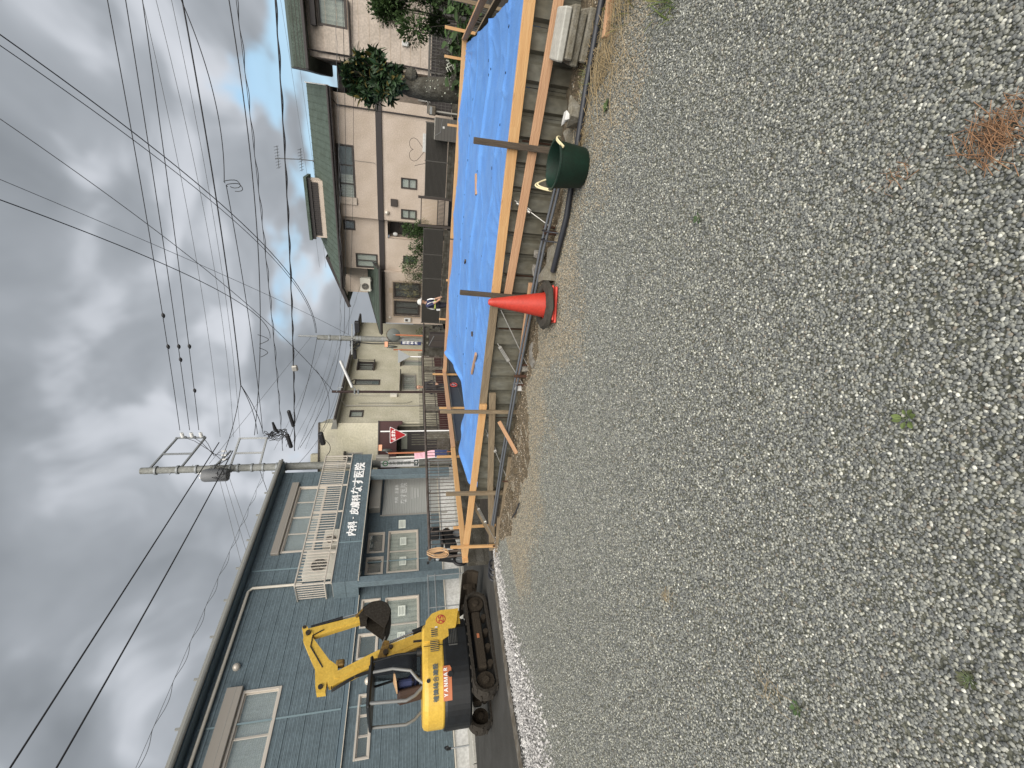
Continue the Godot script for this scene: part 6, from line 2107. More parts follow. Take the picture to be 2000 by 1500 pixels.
	link("boom_stiffener", lb, limb(P0.lerp(P1, 0.12), P0.lerp(P1, 0.86), 0.10, 0.14), 0.186, M.yellow, bx)
	link("boom_back_plate", lb, limb(P0.lerp(P1, 0.30) + Vector2(0.13, 0.03), P0.lerp(P1, 0.92) + Vector2(0.13, 0.0), 0.05, 0.05), 0.14, M.yellow, bx)
	var ub := link("upper_boom", u, limb(P1 + Vector2(0.03, 0.10), P2 + Vector2(-0.04, -0.18), 0.26, 0.22), 0.16, M.yellow, bx)
	link("boom_stiffener", ub, limb(P1.lerp(P2, 0.16), P1.lerp(P2, 0.78), 0.10, 0.09), 0.175, M.yellow, bx)
	link("knee_bracket", u, limb(P1 + Vector2(-0.20, 0.0), P1 + Vector2(0.10, 0.08), 0.14, 0.16), 0.22, M.yellow_dirty, bx)
	pin(u, Vector3(bx, P1.y, P1.x), 0.055, 0.30)
	pin(u, Vector3(bx, P1.y - 0.10, P1.x - 0.10), 0.04, 0.28)
	# head: plates at the top that carry the arm forward
	var hl := link("boom_head", u, [P2 + Vector2(0.16, -0.10), P2 + Vector2(0.16, 0.06), P2 + Vector2(0.02, 0.10), P2 + Vector2(-0.30, 0.16), P3 + Vector2(0.12, 0.08), P3 + Vector2(-0.04, 0.07), P3 + Vector2(-0.05, -0.08), P3 + Vector2(0.12, -0.12), P2 + Vector2(-0.44, -0.08), P2 + Vector2(-0.30, -0.26), P2 + Vector2(-0.16, -0.28), P2 + Vector2(-0.08, -0.10)], 0.15, M.yellow, bx)
	pin(hl, Vector3(bx, P2.y + 0.0, P2.x + 0.06), 0.045, 0.21)
	pin(hl, Vector3(bx, P3.y, P3.x), 0.05, 0.24)
	box("work_light", hl, Vector3(bx + 0.02, P2.y - 0.30, P2.x - 0.36), Vector3(0.14, 0.16, 0.12), M.yellow_dirty, 0.02)
	# arm, hanging down in front
	var ar := link("arm", u, limb(P3 + Vector2(-0.02, 0.04), P4, 0.17, 0.12), 0.13, M.yellow, bx)
	link("arm_back_plate", ar, limb(P3.lerp(P4, 0.12) + Vector2(0.08, 0), P3.lerp(P4, 0.92) + Vector2(0.07, 0), 0.05, 0.05), 0.11, M.yellow, bx)
	link("arm_top_bracket", ar, limb(P3 + Vector2(-0.14, 0.10), P3 + Vector2(0.02, 0.02), 0.10, 0.14), 0.15, M.yellow, bx)
	pin(ar, Vector3(bx, P3.y + 0.10, P3.x - 0.14), 0.035, 0.19)
	pin(ar, Vector3(bx, P4.y, P4.x), 0.04, 0.19)
	# cylinders
	cylinder_pair(u, Vector3(bx, 0.85, -1.02), Vector3(bx, P1.y + 0.0, P1.x - 0.235), 0.050, 0.56)
	cylinder_pair(u, Vector3(bx, P2.y + 0.05, P2.x - 0.16), Vector3(bx, P3.y + 0.14, P3.x - 0.12), 0.042, 0.45)
	cylinder_pair(u, Vector3(bx, P3.y - 0.02, P3.x - 0.17), Vector3(bx, P4.y + 0.02, P4.x - 0.16), 0.038, 0.58)
	# hoses
	for k in 4:
		var o := bx + 0.05 - 0.03 * k
		pipe("hose", u, [Vector3(o, 0.9, -0.55), Vector3(o, 1.6, -0.30), Vector3(o, P1.y, P1.x + 0.22), Vector3(o, 2.7, P1.x + 0.34), Vector3(o, P2.y - 0.2, P2.x + 0.12), Vector3(o, P2.y - 0.16, P2.x - 0.1)], 0.011, M.hose, 6)
	pipe("hose", u, [Vector3(bx + 0.08, P2.y + 0.02, P2.x - 0.3), Vector3(bx + 0.09, P2.y + 0.32, P3.x + 0.3), Vector3(bx + 0.08, P3.y - 0.1, P3.x + 0.06), Vector3(bx + 0.08, P3.y - 0.3, P3.x - 0.04)], 0.012, M.hose, 6)
	# ---- bucket
	var bk := ST()
	var outline := [Vector2(-1.30, 2.64), Vector2(-1.42, 2.48), Vector2(-1.44, 2.30), Vector2(-1.36, 2.14), Vector2(-1.20, 2.06), Vector2(-0.98, 2.08), Vector2(-0.78, 2.16)]
	var wdt := 0.52
	for i in outline.size() - 1:
		var a: Vector2 = outline[i]
		var b: Vector2 = outline[i + 1]
		var d := (b - a).normalized()
		var nn := Vector2(d.y, -d.x)
		for th in [0.0, 0.014]:
			var f: Vector2 = nn * th
			var sg := 1.0 if th > 0.0 else -1.0
			quad(bk, Vector3(bx - wdt * 0.5, a.y + f.y, a.x + f.x), Vector3(bx + wdt * 0.5, a.y + f.y, a.x + f.x), Vector3(bx + wdt * 0.5, b.y + f.y, b.x + f.x), Vector3(bx - wdt * 0.5, b.y + f.y, b.x + f.x), Vector3(0, nn.y, nn.x) * sg)
	var bu := mk("bucket", bk, M.bucket_steel, u)
	var side := [Vector2(-1.30, 2.64)]
	side.append_array(outline)
	for s in [-0.5, 0.5]:
		link("bucket_side", bu, [outline[0], outline[1], outline[2], outline[3], outline[4], outline[5], outline[6], Vector2(-0.84, 2.22), Vector2(-1.16, 2.60)], 0.016, M.bucket_steel, bx + s * wdt)
	for k in 4:
		link("bucket_tooth", bu, [Vector2(-0.82, 2.13), Vector2(-0.82, 2.18), Vector2(-0.64, 2.215), Vector2(-0.64, 2.20)], 0.06, M.steel_bright if k == 1 else M.bucket_steel, bx - 0.2 + k * 0.133)
	link("bucket_ear", bu, [Vector2(-1.34, 2.52), Vector2(-1.36, 2.66), Vector2(-1.26, 2.74), Vector2(-1.10, 2.70), Vector2(-1.10, 2.56)], 0.20, M.bucket_steel, bx)
	link("tipping_link", u, limb(P4 + Vector2(-0.02, 0.16), P4 + Vector2(-0.18, 0.02), 0.06, 0.06), 0.19, M.yellow_dirty, bx)
	flatten(u)

# shell: plan outline (x, z) stacked at heights with inset factors about its centre
func shell(st: SurfaceTool, plan: PackedVector2Array, rings: Array) -> void:
	var c := Vector2(0, 0.3)
	var m := plan.size()
	for r in rings.size() - 1:
		for k in m:
			var k2 := (k + 1) % m
			var a: Vector2 = c + (plan[k] - c) * rings[r][1]
			var b: Vector2 = c + (plan[k2] - c) * rings[r][1]
			var a2: Vector2 = c + (plan[k] - c) * rings[r + 1][1]
			var b2: Vector2 = c + (plan[k2] - c) * rings[r + 1][1]
			var d := plan[k2] - plan[k]
			quad(st, Vector3(a.x, rings[r][0], a.y), Vector3(b.x, rings[r][0], b.y), Vector3(b2.x, rings[r + 1][0], b2.y), Vector3(a2.x, rings[r + 1][0], a2.y), Vector3(d.y, 0.0, -d.x))
	var idx := Geometry2D.triangulate_polygon(plan)
	for e in [[0, -1.0], [rings.size() - 1, 1.0]]:
		for k in range(0, idx.size(), 3):
			var p := []
			for q in 3:
				var v: Vector2 = c + (plan[idx[k + q]] - c) * rings[e[0]][1]
				p.append(Vector3(v.x, rings[e[0]][0], v.y))
			tri(st, p[0], p[1], p[2], Vector3(0, e[1], 0))

# a point and frame on the curved rear-right cover, s metres along from its front end towards the rear
func cover_frame(s: float, y: float, rx: float, rz: float, z0: float) -> Transform3D:
	var a := clampf(s / 0.78, 0.0, 1.5)
	var p := Vector3(rx * cos(a), y, z0 + rz * sin(a))
	var n := Vector3(cos(a) / rx, 0, sin(a) / rz).normalized()
	var x := Vector3.UP.cross(n).normalized()
	return Transform3D(Basis(x, Vector3.UP, n), p)

func write_side(u: Node, text: String, y: float, size: float, step: float, s0: float, _top: float) -> void:
	var L := text.length()
	for i in L:
		# reading runs from the rear to the front
		var xf := cover_frame(s0 + (L - 1 - i) * step - 0.2, y, 0.729, 0.764, 0.33)
		var h := Node3D.new()
		u.add_child(h)
		h.transform = xf
		glyph("side_lettering", h, text[i], Vector3(-size * 0.5, -size * 0.5, 0.0), size, 0.006, 0.011, M.ink)
		flatten(h)
	var em := ST()
	lathe(em, [Vector2(0.0, 0.006), Vector2(0.035, 0.006), Vector2(0.035, 0.0)], cover_frame(0.30, y + 0.13, 0.729, 0.764, 0.33) * Transform3D(Basis(Vector3.RIGHT, PI / 2), Vector3.ZERO), 16)
	mk("side_emblem", em, M.charcoal, u)

func maker_name(u: Node) -> void:
	var text := "YANMAR"
	for i in text.length():
		var xf := cover_frame(0.14 + (text.length() - 1 - i) * 0.078, 0.985, 0.748, 0.818, 0.34)
		latin("maker_lettering", u, text[i], xf, 0.070, 0.006, M.white_sign)
	var em := ST()
	lathe(em, [Vector2(0.0, 0.006), Vector2(0.05, 0.006), Vector2(0.05, 0.0)], cover_frame(0.22, 0.895, 0.748, 0.818, 0.34) * Transform3D(Basis(Vector3.RIGHT, PI / 2), Vector3.ZERO), 16)
	mk("maker_emblem", em, M.charcoal, u)

# ---------------------------------------------------------------- things lying about
func rock_mesh(sd: int, s: Vector3, rough := 0.28, facets := true) -> ArrayMesh:
	var r := RandomNumberGenerator.new()
	r.seed = sd
	var pts := []
	for k in 22:
		var v := Vector3(r.randf_range(-1, 1), r.randf_range(-1, 1), r.randf_range(-1, 1))
		if v.length() < 0.1:
			v = Vector3.UP
		v = v.normalized()
		# squarish, broken look
		v = Vector3(signf(v.x) * pow(absf(v.x), 0.55), signf(v.y) * pow(absf(v.y), 0.55), signf(v.z) * pow(absf(v.z), 0.55))
		pts.append(v * r.randf_range(1.0 - rough, 1.0) * s * 0.5)
	return hull(pts)

func hull(pts: Array) -> ArrayMesh:
	# small convex hull by testing every triple
	var st := ST()
	var n := pts.size()
	for i in n:
		for j in range(i + 1, n):
			for k in range(j + 1, n):
				var nn: Vector3 = (pts[j] - pts[i]).cross(pts[k] - pts[i])
				if nn.length() < 1e-9:
					continue
				nn = nn.normalized()
				var pos := false
				var neg := false
				for m in n:
					if m == i or m == j or m == k:
						continue
					var d: float = nn.dot(pts[m] - pts[i])
					if d > 1e-6:
						pos = true
					elif d < -1e-6:
						neg = true
					if pos and neg:
						break
				if not (pos and neg):
					tri(st, pts[i], pts[j], pts[k], -nn if pos else nn)
	return st.commit()

func build_small_things() -> void:
	# ---- green tub with rope handles
	var tb := thing("tub", "dark green plastic tub with cream rope handles standing on the gravel", "tub", Vector3(-0.33, 0.012, -4.40))
	var st := ST()
	lathe(st, [Vector2(0.0, 0.0), Vector2(0.155, 0.0), Vector2(0.175, 0.02), Vector2(0.205, 0.285), Vector2(0.222, 0.290), Vector2(0.222, 0.305), Vector2(0.200, 0.305), Vector2(0.168, 0.03), Vector2(0.0, 0.025)], Transform3D(), 40)
	mk("body", st, M.tub, tb)
	for s in [-1.0, 1.0]:
		for k in 2:
			var pts := []
			for i in 11:
				var t := i / 10.0
				var a: float = (0.35 if s > 0 else PI + 0.45) + (t - 0.5) * 0.85
				var hgt := 0.265 + (0.13 + 0.02 * k) * sin(PI * t) if s < 0 else 0.275 + 0.05 * sin(PI * t)
				pts.append(Vector3(cos(a) * (0.218 + 0.012 * k), hgt, sin(a) * (0.218 + 0.012 * k)))
			pipe("rope_handle", tb, pts, 0.0085, M.rope_cream, 7)
	# ---- traffic cone with rubber weight
	var cn := thing("traffic_cone", "red-orange traffic cone on square base beside the pit edge", "traffic cone", Vector3(-1.78, 0.012, -4.55))
	var cb := ST()
	for k in 2:
		cbox(cb, Vector3(0, 0.016 + k * 0.034, 0), Vector3(0.40 - 0.01 * k, 0.026, 0.40 - 0.01 * k), 0.012, Basis(Vector3.UP, 0.42 + 0.12 * k))
	mk("base", cb, M.cone_base, cn)
	st = ST()
	lathe(st, [Vector2(0.165, 0.066), Vector2(0.163, 0.085), Vector2(0.148, 0.098), Vector2(0.142, 0.10), Vector2(0.045, 0.695), Vector2(0.036, 0.73), Vector2(0.026, 0.742), Vector2(0.022, 0.735), Vector2(0.024, 0.70)], Transform3D(), 40)
	mk("cone_body", st, M.cone, cn)
	var cw := thing("cone_weight", "black eight-sided rubber weight ring on the traffic cone base", "cone weight", Vector3(-1.78, 0.075, -4.55))
	st = ST()
	lathe(st, [Vector2(0.172, 0.0), Vector2(0.275, 0.0), Vector2(0.285, 0.014), Vector2(0.265, 0.056), Vector2(0.185, 0.066), Vector2(0.172, 0.05), Vector2(0.172, 0.0)], Transform3D(Basis(Vector3.UP, 0.3), Vector3.ZERO), 8, false)
	mk("ring", st, M.rubber, cw)
	# ---- concrete slab stack
	var words := ["topmost pale concrete slab of the stack beside the near rail", "second slab from the top in the concrete slab stack", "third slab from the top in the concrete slab stack", "lowest slab of the concrete slab stack on the black pipe side"]
	for k in 4:
		var y := 0.275 - k * 0.074
		var o := box("concrete_slab", null, Vector3(0.70 + [0.0, 0.015, -0.01, 0.02][k], y, -4.98 + [0.0, 0.02, -0.015, 0.01][k]), Vector3(0.40, 0.066, 0.30), M.concrete_light if k == 0 else M.concrete_old, 0.012, Basis(Vector3.UP, -0.12 + [0.0, 0.05, -0.04, 0.03][k]))
		tag(o, words[k], "concrete slab", "stacked concrete slabs")
	# ---- broken concrete
	var rocks := [
		[Vector3(0.12, 0.07, -4.80), Vector3(0.34, 0.18, 0.26), 3, M.concrete_old, "large grey broken concrete lump beside the slab stack"],
		[Vector3(0.06, 0.155, -4.78), Vector3(0.20, 0.05, 0.13), 4, M.white_paint, "flat white plaster chunk lying on the grey concrete lump"],
		[Vector3(-0.10, 0.03, -4.98), Vector3(0.22, 0.10, 0.16), 5, M.concrete_old, "low grey concrete chunk between the lump and the green tub"],
		[Vector3(-1.36, 0.10, -5.10), Vector3(0.14, 0.15, 0.12), 6, M.rubble, "pale upright rubble stone behind the grey moulded block, nearer one"],
		[Vector3(-1.56, 0.09, -5.12), Vector3(0.18, 0.14, 0.13), 7, M.rubble, "pale rubble stone leaning on the pipes just right of the cone"],
		[Vector3(-2.62, 0.02, -4.93), Vector3(0.40, 0.09, 0.28), 8, M.rubble, "flat pale broken concrete piece in front of the twin pipes"],
		[Vector3(-2.95, 0.05, -5.10), Vector3(0.20, 0.14, 0.12), 9, M.rubble, "pale rubble lump behind the twin pipes near the long turnbuckle"],
		[Vector3(-3.26, 0.08, -5.12), Vector3(0.16, 0.17, 0.10), 10, M.white_paint, "whitish pointed stone standing behind the twin pipes"],
		[Vector3(-5.86, 0.0, -4.96), Vector3(0.12, 0.07, 0.10), 12, M.rubble, "small pale stone near the left end of the grey planks"],
		[Vector3(-5.05, 0.03, -4.72), Vector3(0.16, 0.10, 0.12), 13, M.dirt, "brown clod of earth left of the leaning brace"],
		[Vector3(-4.55, 0.03, -4.78), Vector3(0.20, 0.12, 0.14), 14, M.dirt, "larger brown clod of earth below the leaning brace"],
	]
	for r in rocks:
		var o := inst("concrete_chunk" if r[3] != M.dirt else "earth_clod", rock_mesh(r[2], r[1]), r[3], Transform3D(Basis(Vector3.UP, r[2] * 1.3), r[0]), null)
		tag(o, r[4], "rubble" if r[3] != M.dirt else "clod")
	# moulded grey block beside the cone
	var lb := thing("moulded_block", "olive-grey moulded angle block lying between the cone and rubble", "block", Vector3(-1.38, 0.0, -4.80))
	var ls := ST()
	prism(ls, PackedVector2Array([Vector2(-0.20, 0.0), Vector2(0.20, 0.0), Vector2(0.20, 0.05), Vector2(0.02, 0.06), Vector2(-0.12, 0.15), Vector2(-0.20, 0.15)]), -0.09, 0.09, Transform3D(Basis(Vector3.UP, 0.5), Vector3.ZERO))
	mk("body", ls, M.concrete_old, lb)
	# ---- pipes on the ground
	var bp := pipe("plastic_pipe", null, [Vector3(2.6, 0.045, -4.72), Vector3(1.2, 0.04, -4.68), Vector3(0.3, 0.042, -4.655), Vector3(-0.8, 0.04, -4.54), Vector3(-1.42, 0.04, -4.66)], 0.030, M.black_pipe, 12)
	tag(bp, "long black plastic pipe on the ground in front of the slab stack", "pipe")
	var tp := [[0.0, "upper of two grey steel pipes lying along the foot of the sheet piles"], [0.045, "lower of two grey steel pipes lying along the foot of the sheet piles"]]
	for q in tp:
		var d: float = q[0]
		var o := pipe("steel_pipe", null, [Vector3(-0.36, 0.10 - d * 0.6, -4.84 + d), Vector3(-1.25, 0.13 - d * 0.6, -4.99 + d), Vector3(-3.2, 0.155 - d * 0.6, -5.10 + d), Vector3(-4.6, 0.17 - d * 0.6, -5.11 + d * 0.8), Vector3(-6.15, 0.16 - d * 0.6, -5.11 + d * 0.5)], 0.016, M.grey_pipe, 10)
		tag(o, q[1], "pipe", "steel pipes along the sheet piles")
	for k in 2:
		var hk := pipe("wire_hook", null, [Vector3(-1.02 - 0.10 * k, 0.02, -4.76), Vector3(-1.03 - 0.10 * k, 0.13, -4.82), Vector3(-1.04 - 0.10 * k, 0.16, -4.92), Vector3(-1.04 - 0.10 * k, 0.06, -5.0)], 0.009, M.black_pipe, 7)
		tag(hk, ["dark bent wire hook over the pipes, nearer the green tub", "dark bent wire hook over the pipes, nearer the rubble"][k], "hook")
	pipe_stub()
	# planks on the ground
	var pk := [
		[Vector3(-4.55, 0.05, -5.06), Vector3(-6.05, 0.02, -5.06), M.wood_old, "weathered grey plank lying along the foot of the left sheet piles"],
		[Vector3(-5.95, 0.06, -5.10), Vector3(-6.95, 0.0, -5.02), M.wood_old, "thick weathered plank at the left corner stake by the white stones"],
		[Vector3(-1.75, 0.12, -5.19), Vector3(-3.2, 0.09, -5.19), M.wood_pale, "thin pale batten behind the pipes and cone"],
		[Vector3(0.66, 0.03, -4.42), Vector3(1.6, 0.04, -4.62), M.wood_pale, "pale squared timber end lying in dry grass at right"],
	]
	for q in pk:
		tag(bar("plank", null, q[0], q[1], 0.055, 0.05, q[2]), q[3], "plank")
	var rs := pipe("black_strap", null, [Vector3(-4.75, 0.03, -4.30), Vector3(-5.0, 0.035, -4.36), Vector3(-5.25, 0.03, -4.48)], 0.012, M.black_pipe, 6)
	tag(rs, "short black strap lying on the earth below the leaning brace", "strap")
	var bg := thing("rubber_scrap", "curled black rubber scrap at the road edge by the block wall end", "scrap", Vector3(-7.35, 0.0, -5.0))
	var bs := ST()
	for k in 3:
		var pts := []
		for i in 9:
			var a := PI * i / 8.0
			pts.append(Vector3(0.10 * k - 0.1, 0.02 + 0.07 * sin(a), 0.11 * cos(a) - 0.04 * k))
		tube(bs, pts, 0.022, 6)
	mk("strip", bs, M.black_pipe, bg)

func pipe_stub() -> void:
	var o := pipe("rusty_stub", null, [Vector3(-1.06, -0.05, -4.93), Vector3(-1.06, 0.13, -4.93)], 0.026, M.rust, 10)
	tag(o, "short rusty pipe stub standing at the pipes near the green tub", "pipe stub")
	o = pipe("rusty_stub", null, [Vector3(-3.02, -0.05, -5.02), Vector3(-3.02, 0.20, -5.02)], 0.022, M.rust, 10)
	tag(o, "short rusty pipe stub standing beside the whitish pointed stone", "pipe stub")

# ---------------------------------------------------------------- plants
func leaf_shape(long: float, wide: float, fold := 0.15, droop := 0.12) -> ArrayMesh:
	var st := ST()
	var prof := [[0.0, 0.02], [0.25, 0.75], [0.5, 1.0], [0.78, 0.72], [1.0, 0.0]]
	for i in prof.size() - 1:
		var a: Array = prof[i]
		var b: Array = prof[i + 1]
		for s in [-1.0, 1.0]:
			var p0 := Vector3(0, -droop * a[0] * a[0] * long, a[0] * long)
			var p1 := Vector3(0, -droop * b[0] * b[0] * long, b[0] * long)
			var q0 := p0 + Vector3(s * wide * 0.5 * a[1], fold * wide * a[1], 0)
			var q1 := p1 + Vector3(s * wide * 0.5 * b[1], fold * wide * b[1], 0)
			quad(st, p0, q0, q1, p1, Vector3.UP)
	return st.commit()

func multi(n: String, parent: Node, mesh: Mesh, mat: Material, xfs: Array, cols: Array) -> MultiMeshInstance3D:
	var mm := MultiMesh.new()
	mm.transform_format = MultiMesh.TRANSFORM_3D
	mm.use_colors = true
	mm.mesh = mesh
	mm.instance_count = xfs.size()
	for i in xfs.size():
		mm.set_instance_transform(i, xfs[i])
		mm.set_instance_color(i, cols[i])
	var o := MultiMeshInstance3D.new()
	o.multimesh = mm
	o.material_override = mat
	put(o, n, parent)
	o.set_meta("kind", "stuff")
	return o

func leaf_xf(at: Vector3, d: Vector3, up: Vector3, s: float) -> Transform3D:
	var z := d.normalized()
	var x := up.cross(z)
	if x.length() < 0.05:
		x = Vector3.RIGHT.cross(z)
	x = x.normalized()
	return Transform3D(Basis(x, z.cross(x), z).scaled(Vector3(s, s, s)), at)

func rdir(r: RandomNumberGenerator) -> Vector3:
	var v := Vector3(r.randfn(), r.randfn(), r.randfn())
	return v.normalized() if v.length() > 0.01 else Vector3.UP

func build_plants() -> void:
	var r := RandomNumberGenerator.new()
	r.seed = 515
	# ---- pruned broad-leaved tree behind the pit
	var t := thing("pruned_tree", "heavily pruned evergreen tree with thick lichened trunk behind the tarp", "tree", Vector3(0.36, -0.35, -13.1))
	var st := ST()
	tube(st, [Vector3(0.05, 0, 0), Vector3(0.0, 0.9, 0), Vector3(-0.06, 1.6, 0.02), Vector3(-0.08, 2.05, 0.0), Vector3(-0.07, 2.4, 0.0)], [0.34, 0.275, 0.25, 0.20, 0.10], 16)
	var knob := Transform3D(Basis(), Vector3(0.16, 1.98, 0.05))
	lathe(st, [Vector2(0.0, -0.16), Vector2(0.13, -0.10), Vector2(0.17, 0.0), Vector2(0.12, 0.12), Vector2(0.0, 0.17)], knob, 12)
	mk("trunk", st, M.bark, t)
	var lc := ST()
	for k in 26:
		var a := r.randf_range(0.2, 2.9)
		var y := r.randf_range(0.7, 1.8)
		var rad := lerpf(0.29, 0.255, (y - 0.7) / 1.1)
		lathe(lc, [Vector2(r.randf_range(0.008, 0.026), -0.01), Vector2(0.006, 0.012), Vector2(0.0, 0.014)], Transform3D(Basis(Vector3.UP, -a + PI / 2) * Basis(Vector3.RIGHT, PI / 2).scaled(Vector3(1, 1, r.randf_range(0.6, 1.5))), Vector3(cos(a) * rad - 0.03, y, sin(a) * rad)), 7)
	mk("lichen_spots", lc, M.lichen, t)
	var twigs := []
	var limbs := ST()
	var ends := []
	for k in 26:
		var a := TAU * k / 9.0 + r.randf_range(-0.3, 0.3)
		var elev := r.randf_range(-0.05, 1.42)
		var d := Vector3(cos(a) * cos(elev), sin(elev), sin(a) * cos(elev) * 0.8)
		var base := Vector3(-0.07, 2.25 + r.randf_range(-0.30, 0.15), 0.0)
		var e3 := rdir(r) * pow(r.randf(), 0.35)
		var tip := Vector3(0.0, 2.83, 0.0) + Vector3(e3.x * 0.62, e3.y * 0.62, e3.z * 0.5) + d * 0.05
		tube(limbs, [base, base.lerp(tip, 0.5) + Vector3(0, 0.06, 0), tip], [0.05, 0.035, 0.018], 6)
		for q in 4:
			var e2 := tip + rdir(r) * r.randf_range(0.08, 0.20)
			tube(limbs, [base.lerp(tip, r.randf_range(0.5, 0.95)), e2], [0.016, 0.008], 5)
			ends.append(e2)
		ends.append(tip)
	mk("limbs", limbs, M.bark, t)
	var xfs := []
	var cols := []
	for e in ends:
		var axis: Vector3 = (e - Vector3(-0.05, 2.5, 0)).normalized()
		axis = (axis + Vector3(0, 0.35, 0)).normalized()
		for k in 20:
			var d := (axis * r.randf_range(-0.1, 0.9) + rdir(r) * 0.85).normalized()
			var p: Vector3 = e + rdir(r) * 0.05 - axis * r.randf_range(0.0, 0.10)
			xfs.append(leaf_xf(p, d, axis, r.randf_range(0.7, 1.25)))
			var young := r.randf() < 0.09
			var g := r.randf_range(0.6, 1.3)
			cols.append(Color(0.150, 0.120, 0.030) * g if young else Color(0.022, 0.050, 0.016) * g)
	multi("crown", t, leaf_shape(0.21, 0.066, 0.18, 0.18), M.leaf, xfs, cols)
	# ---- dense shrub, upper right
	shrub("dense_shrub", "dense dark green shrub rising over the mesh fence at far right", Vector3(1.9, -0.4, -14.3), Vector3(0.95, 0.70, 0.7), 2.0, 13000, 0.085, 0.042, Color(0.042, 0.078, 0.020), r)
	# ---- bare twigs next to it
	var bt := thing("bare_shrub", "leafless tangle of grey twigs between the shrub and tree trunk", "shrub", Vector3(0.92, -0.3, -13.9))
	var bs := ST()
	for k in 60:
		var a := r.randf_range(0, TAU)
		var p0 := Vector3(cos(a) * 0.10, 0.7, sin(a) * 0.1)
		var p1 := p0 + Vector3(r.randf_range(-0.35, 0.3), r.randf_range(0.25, 0.6), r.randf_range(-0.2, 0.2))
		var p2 := p1 + Vector3(r.randf_range(-0.2, 0.2), r.randf_range(0.05, 0.3), r.randf_range(-0.1, 0.1))
		tube(bs, [p0, p1, p2], [0.010, 0.006, 0.003], 4)
	for k in 7:
		tube(bs, [Vector3(0.04 * k - 0.12, 0, 0.02 * k), Vector3(0.05 * k - 0.15, 0.75, 0)], [0.022, 0.014], 6)
	mk("twigs", bs, M.bark, bt)
	# ---- large-leaved plants before the fence
	var sp := [[0.62, -12.75, 1.08], [1.05, -12.55, 1.10], [1.45, -12.6, 1.12], [1.85, -12.5, 1.15], [0.28, -12.45, 0.72], [-0.28, -12.6, 0.78]]
	var lab := ["large-leaved green plant just right of the tree trunk", "large-leaved green plant second right of the tree trunk", "large-leaved green plant behind the corner stakes", "large-leaved green plant at the far right edge", "low leafy plant at the foot of the tree trunk", "small leafy plant just left of the tree trunk"]
	for i in sp.size():
		var pl := thing("leafy_plant", lab[i], "plant", Vector3(sp[i][0], -0.3, sp[i][1]), "plants behind the pit")
		var x2 := []
		var c2 := []
		var ss := ST()
		for k in 9:
			var a := TAU * k / 9.0 + r.randf_range(-0.3, 0.3)
			var top := Vector3(cos(a) * r.randf_range(0.05, 0.26), sp[i][2] * r.randf_range(0.7, 1.08), sin(a) * r.randf_range(0.05, 0.22))
			tube(ss, [Vector3(top.x * 0.2, 0, top.z * 0.2), top * Vector3(0.6, 0.6, 0.6), top], [0.009, 0.007, 0.004], 5)
			for q in 7:
				var d := (rdir(r) * Vector3(1, 0.45, 1) + Vector3(0, 0.05, 0.25)).normalized()
				x2.append(leaf_xf(top * r.randf_range(0.72, 1.0) + rdir(r) * 0.05, d, Vector3(0.1, 1, 0.4), r.randf_range(0.6, 1.2)))
				c2.append(Color(0.040, 0.078, 0.020) * r.randf_range(0.45, 1.5))
		mk("stems", ss, M.bark, pl)
		multi("leaves", pl, leaf_shape(0.23, 0.14, 0.10, 0.3), M.leaf_rough, x2, c2)
	# pale dead leaves (yucca-like)
	var dl := thing("dead_leaves", "pale dry strap leaves arching before the mesh fence", "dry leaves", Vector3(1.0, 0.5, -12.9))
	var ds := ST()
	for k in 9:
		var a := r.randf_range(-1.2, 1.2)
		var L := r.randf_range(0.25, 0.5)
		tube(ds, [Vector3(0.03 * k - 0.1, 0, 0), Vector3(sin(a) * L * 0.6, L * 0.7, 0.05), Vector3(sin(a) * L * 1.1, L * 0.45, 0.1)], [0.012, 0.016, 0.004], 5)
	mk("blades", ds, M.lichen, dl)
	# ---- garden shrubs over the louvre fence
	shrub("garden_shrub", "round leafy shrub over the dark fence below the porch", Vector3(-6.25, -0.45, -25.2), Vector3(0.85, 0.75, 0.5), 1.75, 3600, 0.10, 0.05, Color(0.050, 0.095, 0.028), r)
	shrub("garden_shrub", "loose leafy shrub over the dark fence before the small dark window", Vector3(-7.8, -0.45, -25.2), Vector3(0.95, 0.7, 0.5), 1.65, 2400, 0.10, 0.05, Color(0.075, 0.110, 0.045), r)
	shrub("garden_shrub", "wispy pale bamboo-like shrub between the small window and grilled windows", Vector3(-9.2, -0.45, -25.2), Vector3(0.75, 0.9, 0.45), 1.7, 800, 0.18, 0.028, Color(0.14, 0.13, 0.065), r)
	shrub("garden_shrub", "small creeping plant on the grey wall beside the grilled windows", Vector3(-12.0, -0.45, -25.0), Vector3(0.3, 0.4, 0.3), 1.2, 240, 0.07, 0.04, Color(0.08, 0.10, 0.03), r)
	# ---- weeds and straw on the gravel
	straw("dry_straw", "reddish dry straw clump lying on the gravel near the front right", Vector3(0.13, 0.018, -1.12), 0.085, 150, M.straw_red, r, 0.9)
	straw("dry_straw", "small scatter of red-brown straw beyond the large clump", Vector3(-0.02, 0.015, -1.34), 0.07, 16, M.straw_red, r, 0.2)
	straw("dry_straw", "small tan straw tuft on the gravel in front of the excavator", Vector3(-2.40, 0.02, -1.36), 0.07, 26, M.straw, r, 0.4)
	straw("dry_straw", "thin dry stalks on the gravel at lower left", Vector3(-1.98, 0.015, -0.66), 0.10, 14, M.straw, r, 1.2)
	straw("dry_straw", "dry grass matted along the black pipe beside the slab stack", Vector3(0.55, 0.02, -4.47), 0.42, 200, M.straw, r, 1.45)
	straw("dry_straw", "dry grass matted along the black pipe beside the green tub", Vector3(-0.10, 0.015, -4.58), 0.22, 60, M.straw, r, 1.4)
